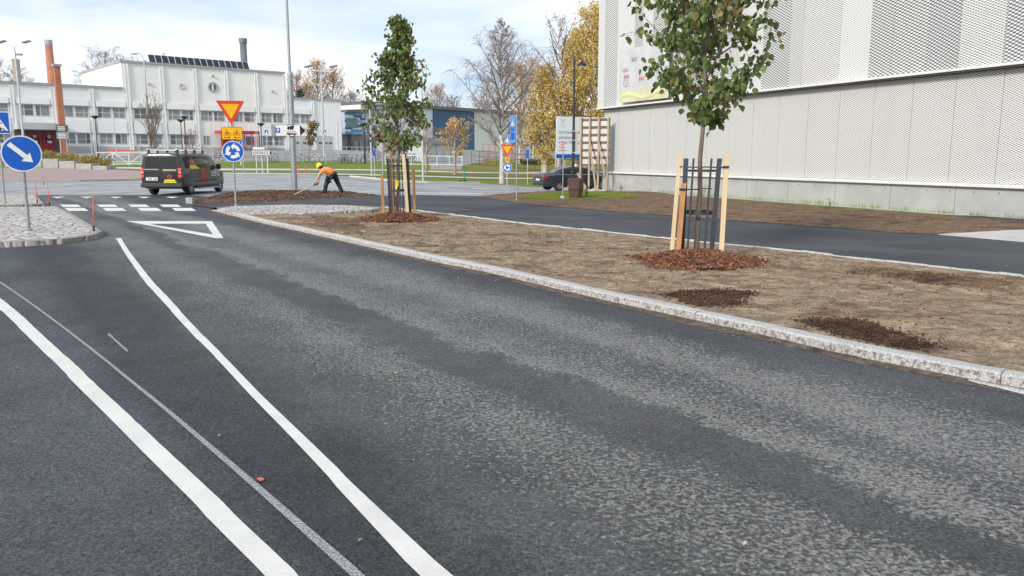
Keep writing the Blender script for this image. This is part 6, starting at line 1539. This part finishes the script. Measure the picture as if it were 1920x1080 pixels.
for z,n in ((1.07,7),(.93,8),(.80,7),(.67,6),(.56,7)):
    for k in range(n): 
        y=-.55+k*.105; side([(y,z-.04),(y+.075,z-.04),(y+.075,z+.04),(y,z+.04)],'letter',RV,van,1,.012)
for z in (.95,.83): side([(.62,z-.025),(1.15,z-.025),(1.15,z+.025),(.62,z+.025)],'lettering',PY,van,1,.012)
RKW=M('white_rack',(.72,.72,.72),.4)
for s_ in (-1,1): m=MB(); m.bar((s_*.66,-2.25,2.06),(s_*.66,.75,2.06),.05,.06); m.build('roof_rack_rail',RKW,van)
for y in (-2.15,-1.3,-.4,.5):
    m=MB(); m.bar((-.68,y,2.02),(.68,y,2.02),.06,.03); m.build('roof_rack_bar',RKW,van)
    for s_ in (-1,1): m=MB(); m.box(s_*.66-.04,s_*.66+.04,y-.05,y+.05,1.87,2.03); m.build('rack_foot',BLK,van)
# sedan
SC_=M('dark_blue_grey_paint',(.045,.052,.065),.25,.5,.05,2,clear=.7)
rwp=GP(1048,48.6); hd=Vector((.90,.36)).normalized(); rz=math.atan2(hd.y,hd.x)-math.pi/2; cc_=rwp.to_2d()+Vector((math.cos(rz),math.sin(rz)))*(-.80)+hd*1.42
car=thing('saloon_car','dark blue-grey saloon car passing behind the litter bin','car',(cc_.x,cc_.y,T(rwp.x,rwp.y)+.006),rz)
cb=loft([(-2.44,.45,.80,.90,.72,.60),(-2.40,.34,.84,1.0,.84,.70),(-2.2,.28,.90,1.04,.905,.74),(-1.75,.24,.93,1.075,.925,.72),(-1.55,.24,.94,1.13,.925,.66),(-1.0,.24,.95,1.36,.925,.60),(-.5,.24,.95,1.445,.925,.60),(.1,.24,.94,1.455,.925,.60),(.6,.24,.93,1.36,.925,.62),(1.15,.24,.91,1.09,.92,.70),(1.4,.24,.88,1.00,.915,.76),(2.0,.26,.80,.90,.88,.72),(2.35,.32,.68,.78,.80,.62),(2.46,.40,.58,.68,.66,.5)],'body',SC_,car)
cut=[]
for y in (-1.42,1.48):
    for s_ in (-1,1):
        m=MB(); m.lathe([(.0,-.2),(.375,-.2),(.375,.2),(.0,.2)],28); m.xf(Matrix.Translation((s_*.90,y,.34))@Matrix.Rotation(R(90),4,'Y')); cut.append(m.build('c',BLK))
boolcut(cb,cut)
RIMC=M('alloy_rim',(.45,.45,.46),.3,.7,.1,8)
for y in (-1.42,1.48):
    for s_ in (-1,1): wheel(car,s_*.815,y,.335,s_,RIMC,TYRE,.22,5)
cx=lambda z: .925 if z<.95 else lerp(.91,.60,(z-.95)/(1.38-.95))
for s_ in (1,-1):
    side([(-1.42,1.0),(-.62,1.0),(-.62,1.33),(-.85,1.32),(-1.15,1.20)],'rear_side_window',TINT,car,s_,.012,cx); side([(-.56,1.0),(.15,1.0),(.15,1.34),(-.56,1.34)],'side_window',TINT,car,s_,.012,cx); side([(.20,1.0),(1.0,1.0),(.62,1.26),(.40,1.33),(.20,1.34)],'side_window',TINT,car,s_,.012,cx)
    side([(-1.55,.965),(1.05,.955),(1.05,.985),(-1.55,.99)],'chrome_strip',RIMC,car,s_,.012,cx)
    m=MB(); m.box(min(s_*.52,s_*.90),max(s_*.52,s_*.90),-2.43,-2.12,.82,.95); m.build('tail_light',TAIL,car,bevel=.03)
    m=MB(); m.box(s_*.95 if s_>0 else -1.08,1.08 if s_>0 else -.95,.72,.86,.95,1.08); m.build('wing_mirror',SC_,car,bevel=.03)
m=MB(); m.box(-.75,.75,-2.47,-2.3,.32,.46); m.build('rear_bumper',BLK,car,bevel=.03); m=MB(); m.box(-.26,.26,-2.462,-2.43,.62,.73); m.build('number_plate',M('plate_white',(.8,.8,.78),.4),car)
m=MB(); m.add([(-.62,-1.62,1.10),(.62,-1.62,1.10),(.54,-.98,1.385),(-.54,-.98,1.385),(-.62,-1.62,1.07),(.62,-1.62,1.07),(.54,-.98,1.35),(-.54,-.98,1.35)],[(0,1,2,3),(7,6,5,4),(0,4,5,1),(1,5,6,2),(2,6,7,3),(3,7,4,0)]); m.build('rear_window',TINT,car)
m=MB(); m.box(-.15,.15,-.1,.1,1.475,1.56); m.build('roof_sign',lit('lit_taxi_sign',(.95,.85,.4),.6),car,bevel=.02)

# ================= PERSON =================
def skin(verts,edges,rad,name,mat,par,sub=2,root=0):
    me=bpy.data.meshes.new(name); me.from_pydata(verts,edges,[]); o=bpy.data.objects.new(name,me); COL.objects.link(o)
    md=o.modifiers.new('s','SKIN'); md.use_smooth_shade=True
    for i,r_ in enumerate(rad):
        q=me.skin_vertices[0].data[i]; rr_=r_ if hasattr(r_,'__len__') else (r_,r_); q.radius=rr_; q.use_root=(i==root)
    if sub: s=o.modifiers.new('u','SUBSURF'); s.levels=sub; s.render_levels=sub
    dg=bpy.context.evaluated_depsgraph_get(); dg.update(); m2=bpy.data.meshes.new_from_object(o.evaluated_get(dg)); o.modifiers.clear(); o.data=m2
    m2.materials.clear(); m2.materials.append(mat); m2.polygons.foreach_set('use_smooth',[True]*len(m2.polygons)); o.parent=par; return o
pb=G(627,367,.06); pr=thing('person','road worker in orange shirt, dark trousers and yellow helmet bending to rake the soil bed','person',pb,facing(pb))
ps=scale_at(pb); q=lambda px,py,y=0: ((px-627)/ps,y,zat(pb,py)-0.0)
SKN=M('skin',(.55,.33,.23),.6); SHIRT=M('orange_shirt',(.90,.30,.075),.75,0,.12,8,.2,20); TRO=M('black_trousers',(.022,.021,.023),.8,0,.3,8,.2,30); BOOT=M('work_boot',(.10,.065,.045),.8); GLV=M('grey_glove',(.07,.08,.085),.8); HEL=M('yellow_helmet',(.85,.78,.03),.35); HAIR=M('dark_hair',(.04,.03,.025),.8)
pel=q(627,327); sp1=q(621,321); ch=q(611,318.5); nk=q(605.5,315.5); hd_=q(602.5,312.5)
V=[pel,sp1,ch,nk,hd_,
   q(607,320,-.17),q(600.5,328,-.24),q(592.8,342,-.20), q(606,319,.17),q(601.5,330,.16),q(596.5,342.5,.05),
   q(625,330,-.10),q(613,343,-.14),q(609.5,362,-.15), q(629,329.5,.10),q(634.5,344,.12),q(642.5,362,.12)]
E=[(0,1),(1,2),(2,3),(3,4),(2,5),(5,6),(6,7),(2,8),(8,9),(9,10),(0,11),(11,12),(12,13),(0,14),(14,15),(15,16)]
Rr=[(.10,.09),(.09,.08),(.10,.09),.055,.085,.06,.045,.034,.06,.045,.034,.09,.06,.045,.09,.06,.045]
body=skin(V,E,Rr,'body',SKN,pr); body.data.materials.append(TRO); body.data.materials.append(SHIRT)
for f_ in body.data.polygons:
    if f_.center.x>-.40: f_.material_index=1 if f_.center.z<.97 else 2
skin([V[0],V[1],V[2],(V[3][0]+.04,0,V[3][2]-.0),V[5],tuple(Vector(V[5]).lerp(Vector(V[6]),.62)),V[8],tuple(Vector(V[8]).lerp(Vector(V[9]),.62))],[(0,1),(1,2),(2,3),(2,4),(4,5),(2,6),(6,7)],[(.20,.185),(.22,.18),(.22,.18),.10,.105,.084,.105,.084],'shirt',SHIRT,pr)
skin([V[0],tuple(Vector(V[0]).lerp(Vector(V[1]),.25)),V[11],V[12],V[13],V[14],V[15],V[16]],[(0,1),(0,2),(2,3),(3,4),(0,5),(5,6),(6,7)],[(.19,.175),(.16,.15),.142,.102,.082,.142,.102,.082],'trousers',TRO,pr)
m=MB(); m.box(-.05,.05,-.08,.04,-.12,.12); m.xf(Matrix.Translation(q(614,334,-.24))@Matrix.Rotation(.3,4,'Y')); m.build('thigh_pocket',TRO,pr,bevel=.03)
for a_,d in ((V[13],-1),(V[16],1)):
    p=Vector(a_); m=MB(); m.lathe([(.055,.0),(.062,.05),(.062,.16),(.058,.2)],12); 
    z0=-p.z+.0
    skin([(p.x,p.y,p.z+.02),(p.x+.01,p.y,.06),(p.x-.14,p.y,.035)],[(0,1),(1,2)],[.06,.062,(.05,.035)],'boot',BOOT,pr,2)
# gloved hands with fingers closed round the rake
def hand(c,name='hand'):
    c=Vector(c); Vh=[c+Vector((.02,0,.06)),c+Vector((0,0,0))]; Eh=[(0,1)]; Rh=[.03,(.045,.028)]
    for k in range(4):
        o=Vector((-.035+.022*k,-.035,-.03)); b_=len(Vh); Vh+=[c+o,c+o+Vector((-.004,-.012,-.032)),c+o+Vector((0,.025,-.045))]; Eh+=[(1,b_),(b_,b_+1),(b_+1,b_+2)]; Rh+=[.012,.011,.010]
    b_=len(Vh); Vh+=[c+Vector((.045,.01,-.005)),c+Vector((.05,.03,-.035))]; Eh+=[(1,b_),(b_,b_+1)]; Rh+=[.013,.011]
    return skin([tuple(v) for v in Vh],Eh,Rh,name,GLV,pr,1)
hand(q(592,344.6,-.19)); hand(q(596.5,343.6,.02))
m=MB(); h=Vector(hd_); m.lathe([(.128,-.02),(.132,.02),(.120,.08),(.085,.125),(.03,.145),(0,.148)],20); m.box(-.17,-.08,-.07,.07,-.02,.0); m.xf(Matrix.Translation(h+Vector((-.015,0,.025)))@Matrix.Rotation(R(-38),4,'Y')); hm=m.build('helmet',HEL,pr,smooth=False,bevel=.004)
m=MB(); m.ring(0,0,.0,.045,-.02,.02,n=12); m.xf(Matrix.Translation(h+Vector((.01,-.125,-.0)))); m.build('ear_defender',BLACKM,hm)
skin([tuple(h+Vector((-.02,0,-.02))),tuple(h+Vector((-.07,0,-.08))),tuple(h+Vector((-.11,0,-.075)))],[(0,1),(1,2)],[.088,.055,.018],'face',SKN,pr,2)
m=MB(); m.lathe([(.0,.02),(.09,.0),(.1,-.05),(.06,-.08)],14); m.xf(Matrix.Translation(h+Vector((.045,0,-.005)))@Matrix.Rotation(R(-50),4,'Y')); m.build('hair',HAIR,pr,smooth=True)
m=MB(); 
for s_ in (-1,1): m.lathe([(0,-.008),(.008,-.004),(.008,.004),(0,.008)],8,0,tuple(h+Vector((-.10,s_*.03,-.045))))
m.build('eyes',SBLACK,pr)
a_=Vector(q(598.5,342.3,.02)); tip=Vector(q(552,365,-.34)); R_=Matrix.Rotation(facing(pb),4,'Z')
rk=thing('rake','long pale-handled rake held by the worker, its head in the soil','rake',pb,facing(pb)); m=MB(); mid=Vector(q(592,344.8,-.19)); m.tube([a_+(a_-mid)*.35,mid,mid.lerp(tip,.98)],.016,8); m.build('handle',M('rake_handle',(.62,.50,.36),.6),rk,smooth=True)
m=MB(); m.bar(tip+Vector((0,-.2,0)),tip+Vector((0,.2,0)),.025,.02); 
for k in range(9): m.bar(tip+Vector((0,-.18+k*.045,0)),tip+Vector((-.01,-.18+k*.045,-.06)),.008)
m.build('rake_head',M('rake_steel',(.25,.2,.16),.5,.5),rk)
# kerb stones standing loose at the bed
for (x,y,w_,hh_,lab) in ((356,381,.24,.20,'short white kerb stone at the left tip of the soil bed'),(516,373.5,.5,.05,'pale flat kerb piece lying by the soil bed and the cycle path')):
    g=G(x,y,.02); m=MB(); m.box(-w_/2,w_/2,-.1,.1,-.05,hh_); o=m.build('kerb_stone',GRAN,None,bevel=.015); o.location=g; o.rotation_euler=(0,0,.1 if w_<.3 else -.7); tag(o,lab,'kerb stone')
# ================= SMALL THINGS BEYOND THE ROAD =================
def bicycle(label,px,Y,rz,col,group='parked bicycles'):
    b=GP(px,Y); t=thing('bicycle',label,'bicycle',b,rz,group); c_=M('bike_%s'%col[0],col[1],.4)
    for x in (-.52,.52):
        m=MB(); m.ring(x,.34,.30,.345,-.018,.018,n=20); w=m.build('wheel',TYRE,t); m=MB()
        for k in range(8): a=math.pi*k/8; m.bar((x-.30*math.cos(a),0,.34-.30*math.sin(a)),(x+.30*math.cos(a),0,.34+.30*math.sin(a)),.007)
        m.build('spokes',LGALV,w)
    m=MB()
    for a,b_ in (((-.52,.34),(-.15,.85)),((-.15,.85),(.35,.82)),((.35,.82),(.52,.34)),((-.15,.85),(-.02,.32)),((-.02,.32),(.36,.76)),((-.52,.34),(-.02,.32)),((.35,.82),(.32,1.0))): m.tube([(a[0],0,a[1]),(b_[0],0,b_[1])],.02,6)
    m.build('frame',c_,t); m=MB(); m.tube([(.28,-.28,1.02),(.34,0,1.0),(.28,.28,1.02)],.016,6); m.build('handlebar',BLACKM,t); m=MB(); m.box(-.30,-.04,-.06,.06,.90,.96); m.build('saddle',BLACKM,t,bevel=.02)
    return t
C_=[('teal',(.15,.35,.33)),('grey',(.3,.3,.32)),('red',(.35,.06,.05)),('white',(.6,.6,.6)),('black',(.03,.03,.03))]
for i,(px,Y,rz_,c_,lab) in enumerate(((672,91,.05,0,'pale teal bicycle standing alone right in the open beside the dark lamp'),(652,91.5,1.2,1,'blue-grey bicycle in the rack, right one of the cluster'),(646,92,1.25,4,'dark bicycle in the middle of the rack cluster'),(640,92,1.15,0,'teal bicycle at the left of the rack cluster'),
    (594,93,.1,3,'pale bicycle in the rack seen right of the tall mast'),(567,93,.2,1,'grey bicycle just right of the tall mast'),(515,94,1.1,3,'white bicycle right of the place name sign'),(508,94,.9,3,'white bicycle behind the end of the place name sign'),
    (693,104,.3,2,'red bicycle at the school right of the dark lamp'),(714,104,.4,2,'red bicycle by the school behind the short grey post'),(775,100,1.1,4,'dark bicycle in the racks right of the far linden'),(768,100,1.0,1,'grey bicycle in the racks behind the far tree stake'),
    (200,97,.8,1,'grey bicycle behind the white railing at its left end'),(208,97,.6,3,'pale bicycle behind the white railing'),(183,100,1.0,4,'dark bicycle by the first dark park lamp'),(408,98,.4,4,'dark bicycle behind the van mirror'))):
    bicycle(lab,px,Y,rz_+facing(GP(px,Y))*1.0,C_[c_])
RG=M('rack_green',(.14,.20,.19),.5)
def rack(label,px,Y,n,sp=.55,hh=.9):
    b=GP(px,Y); t=thing('bicycle_rack',label,'bicycle rack',b,facing(b),'bicycle racks')
    for k in range(n): x=k*sp*2; m=MB(); m.tube([(x,0,-.05),(x,0,hh),(x+sp,0,hh),(x+sp,0,-.05)],.035,6); m.build('hoop',RG,t)
    return t
rack('dark green bicycle rack left of the clustered bicycles',624,92,3); rack('dark green bicycle rack holding the clustered bicycles',640,92.6,4); rack('bicycle rack beside the place name sign',476,94.5,3,.9); rack('bicycle rack right of the far linden',760,101,5); rack('bicycle rack in front of the school entrance',684,105,4)
def railing(name,label,x0,x1,Y0,Y1,zz,mat,posts,brace=False,r=.05,cat='railing'):
    a=GP(x0,Y0); b=GP(x1,Y1); L_=(b-a).to_2d().length; an=math.atan2(b.y-a.y,b.x-a.x); t=thing(name,label,cat,a,an); dz=b.z-a.z
    for z in zz: m=MB(); m.bar((0,0,z),(L_,0,z+dz),r*1.3,r*1.3); m.build('rail',mat,t)
    for k in range(posts+1):
        x=L_*k/posts; m=MB(); m.bar((x,0,-.1+dz*k/posts),(x,0,zz[-1]+dz*k/posts),r,r); m.build('post',mat,t)
        if brace and k<posts: m=MB(); x2=L_*(k+1)/posts; e=(zz[0],zz[-1]) if k%2==0 else (zz[-1],zz[0]); m.bar((x,0,e[0]+dz*k/posts),(x2,0,e[1]+dz*(k+1)/posts),r*.8,r*.8); m.build('brace',mat,t)
    return t
WR=M('white_rail_paint',(.72,.73,.71),.5)
railing('railing','white braced railing on the slope behind the planters',181,300,86,88,(.12,1.35),WR,4,True,.09)
railing('railing','long low white rail running right of the far linden',722,866,90,92,(.10,1.05),WR,6,False,.07)
railing('railing','thin grey railing along the slope between garage doors and racks',700,640,120,118,(.1,1.0),LGALV,6,False,.05)
FB=M('black_fence_wire',(.04,.04,.04),.6)
t=railing('mesh_fence','thin black wire fence in front of the white school wall',884,1045,99,82,(.05,.5,1.0,1.6),FB,9,False,.035,'fence')
# playground bits behind the fence
PGM=M('playground_red',(.45,.14,.12),.6)
for (px,Y,w_,h_,lab) in ((917,108,1.6,2.4,'pinkish red play frame at the left behind the wire fence'),(985,104,2.6,2.4,'pinkish red play frame at the right behind the wire fence'),(960,106,1.5,1.8,'small reddish play frame in the middle behind the wire fence')):
    b=GP(px,Y); t=thing('play_frame',lab,'play frame',b,.2,'play frames')
    for x in (-w_/2,0,w_/2): m=MB(); m.bar((x,0,-.1),(x,0,h_),.09); m.build('post',PGM,t)
    for z in (h_,h_*.5): m=MB(); m.bar((-w_/2,0,z),(w_/2,0,z),.07); m.build('beam',PGM,t)
# hedges
def bush(name,label,b,sx_,sy_,h,n,mats,ls=.12,seed=1,rz=0,group=None,cat='bush'):
    t=thing(name,label,cat,b,rz,group); rr=random.Random(seed); m=MB()
    for k in range(12): x=rr.uniform(-.42,.42)*sx_; y=rr.uniform(-.4,.4)*sy_; m.tube([(x,y,-.05),(x+rr.uniform(-.1,.1),y,h*.5),(x+rr.uniform(-.2,.2),y+rr.uniform(-.1,.1),h*.9)],[.02,.014,.006],4,0,False)
    m.build('stems',BTW,t,fix=False); m=MB()
    for _ in range(n):
        x=rr.uniform(-.5,.5); y=rr.uniform(-.5,.5); top=h*(.72+.4*noise.noise(Vector((x*sx_*1.1+seed,y*2,0)))); z=top*rr.random()**.5; X_=x*sx_+rr.gauss(0,.03)
        s_=ls*rr.uniform(.5,1.3); d=Vector((rr.uniform(-1,1),rr.uniform(-1,1),rr.uniform(-.2,1))).normalized(); e=d.cross(Vector((rr.uniform(-1,1),rr.uniform(-1,1),rr.uniform(-1,1)))).normalized()
        p=Vector((X_,y*sy_,z)); m.add([p,p+d*s_*.5+e*s_*.35,p+d*s_,p+d*s_*.5-e*s_*.35],[(0,1,2,3)],rr.randrange(len(mats)))
    m.build('foliage',mats,t,fix=False); return t
HM=leaf_mats('ochre_hedge_leaf',[(.42,.33,.08),(.34,.27,.07),(.50,.36,.12),(.24,.22,.06)]); HG=leaf_mats('dark_hedge_leaf',[(.07,.11,.05),(.10,.13,.06),(.14,.13,.07)])
PCON=M('planter_concrete',(.36,.35,.33),.85,0,.1,2,.2,20)
for i,(x0,x1,yt,yb) in enumerate(((173.5,200,311,318),(142,171,306.8,317.2),(111,140,302,316),(80,109,298,314.5),(49,78,296,313.5),(9,46,296,313))):
    a=base(x0,yb,.012); b=base(x1,yb+.3,.012); L_=(b-a).to_2d().length; an=math.atan2(b.y-a.y,b.x-a.x); hh=P(x0,yt,a.y).z-a.z; 
    lab='%s concrete planter block at the foot of the ochre hedge'%(['lowest, rightmost','second from the right','third from the right','tall fourth from the right','fifth from the right','leftmost'][i])
    m=MB(); m.box(0,L_,0,1.3,-.05,hh); m.box(.1,L_-.1,.1,1.2,hh-.001,hh+.02) if False else None
    o=m.build('planter_block',PCON,None,bevel=.03); o.location=a; o.rotation_euler=(0,0,an); tag(o,lab,'planter','concrete planter blocks')
for i,(px,py,pt,wd_) in enumerate(((182,314,300,2.3),(160,313,296,2.6),(132,310,293,2.8),(104,307,290,3.0),(74,306,287,3),(44,306,287,3.0),(14,306,287,3.0))):
    b=base(px,py); hh=zat(b,pt); bush('hedge_shrub','%s ochre-brown shrub of the hedge behind the planter blocks'%(['rightmost, lowest','second from the right','third from the right','middle','third from the left','second from the left','leftmost'][i]),b,wd_*1.15,1.8,hh*1.4,1900,HM,.16,i+1,facing(b)*0,'ochre hedge shrubs')
for i,(px,py,pt,wd_) in enumerate(((990,309,298,2.0),(1008,308.5,297,2.2),(1026,308.5,297,2.0),(1042,308.5,298,2.0))):
    b=base(px,py); hh=zat(b,pt); bush('dark_shrub','%s dark green shrub on the slope left of the billboard'%(['leftmost','second from the left','third from the left','rightmost'][i]),b,wd_,1.2,hh,700,HG,.2,20+i,0,'dark shrubs on the slope')
# bench with green legs, red benches and picnic table
b=base(235,312); t=thing('bench','long pale bench with green end frames on the lawn left of the van','bench',b,facing(b)); 
m=MB(); m.box(-2.0,2.0,-.25,.25,.42,.50); m.build('seat',WR,t,bevel=.01)
for x in (-1.9,1.9): m=MB(); m.bar((x,-.25,0),(x,-.2,.62),.09); m.bar((x,.25,0),(x,.2,.85),.09); m.bar((x,-.25,.40),(x,.25,.40),.08); m.build('end_frame',M('bench_green',(.04,.20,.15),.5),t)
for px,w_,lab in ((217,2.0,'shorter orange-red bench seat at the foot of the left wing'),(231,3.4,'longer orange-red bench seat at the foot of the left wing')):
    b=GP(px,112); b.z=P(px,286.3,112).z-.0; t=thing('red_bench',lab,'bench',b,facing(b),'orange-red bench seats'); m=MB(); m.box(-w_/2,w_/2,-.3,.3,.0,.36); m.build('seat',M('orange_red_plastic',(.62,.10,.06),.5),t,bevel=.1,seg=3); m=MB(); m.box(-w_/2+.3,w_/2-.3,-.2,.2,-.8,-.001); m.build('foot',CONC,t)
b=GP(277,112); b.z=P(277,285.8,112).z; t=thing('picnic_table','small dark picnic table against the hall plinth beside the bare tree','table',b,facing(b)); m=MB(); m.box(-.9,.9,-.35,.35,.68,.75); m.build('tabletop',DB,t)
for y in (-.75,.75): m=MB(); m.box(-.9,.9,y-.13,y+.13,.42,.47); m.build('seat',DB,t)
for x in (-.65,.65): m=MB(); m.bar((x,-.6,-.3),(x,-.15,.7),.09); m.bar((x,.6,-.3),(x,.15,.7),.09); m.bar((x,-.8,.4),(x,.8,.4),.08); m.build('leg',DB,t)
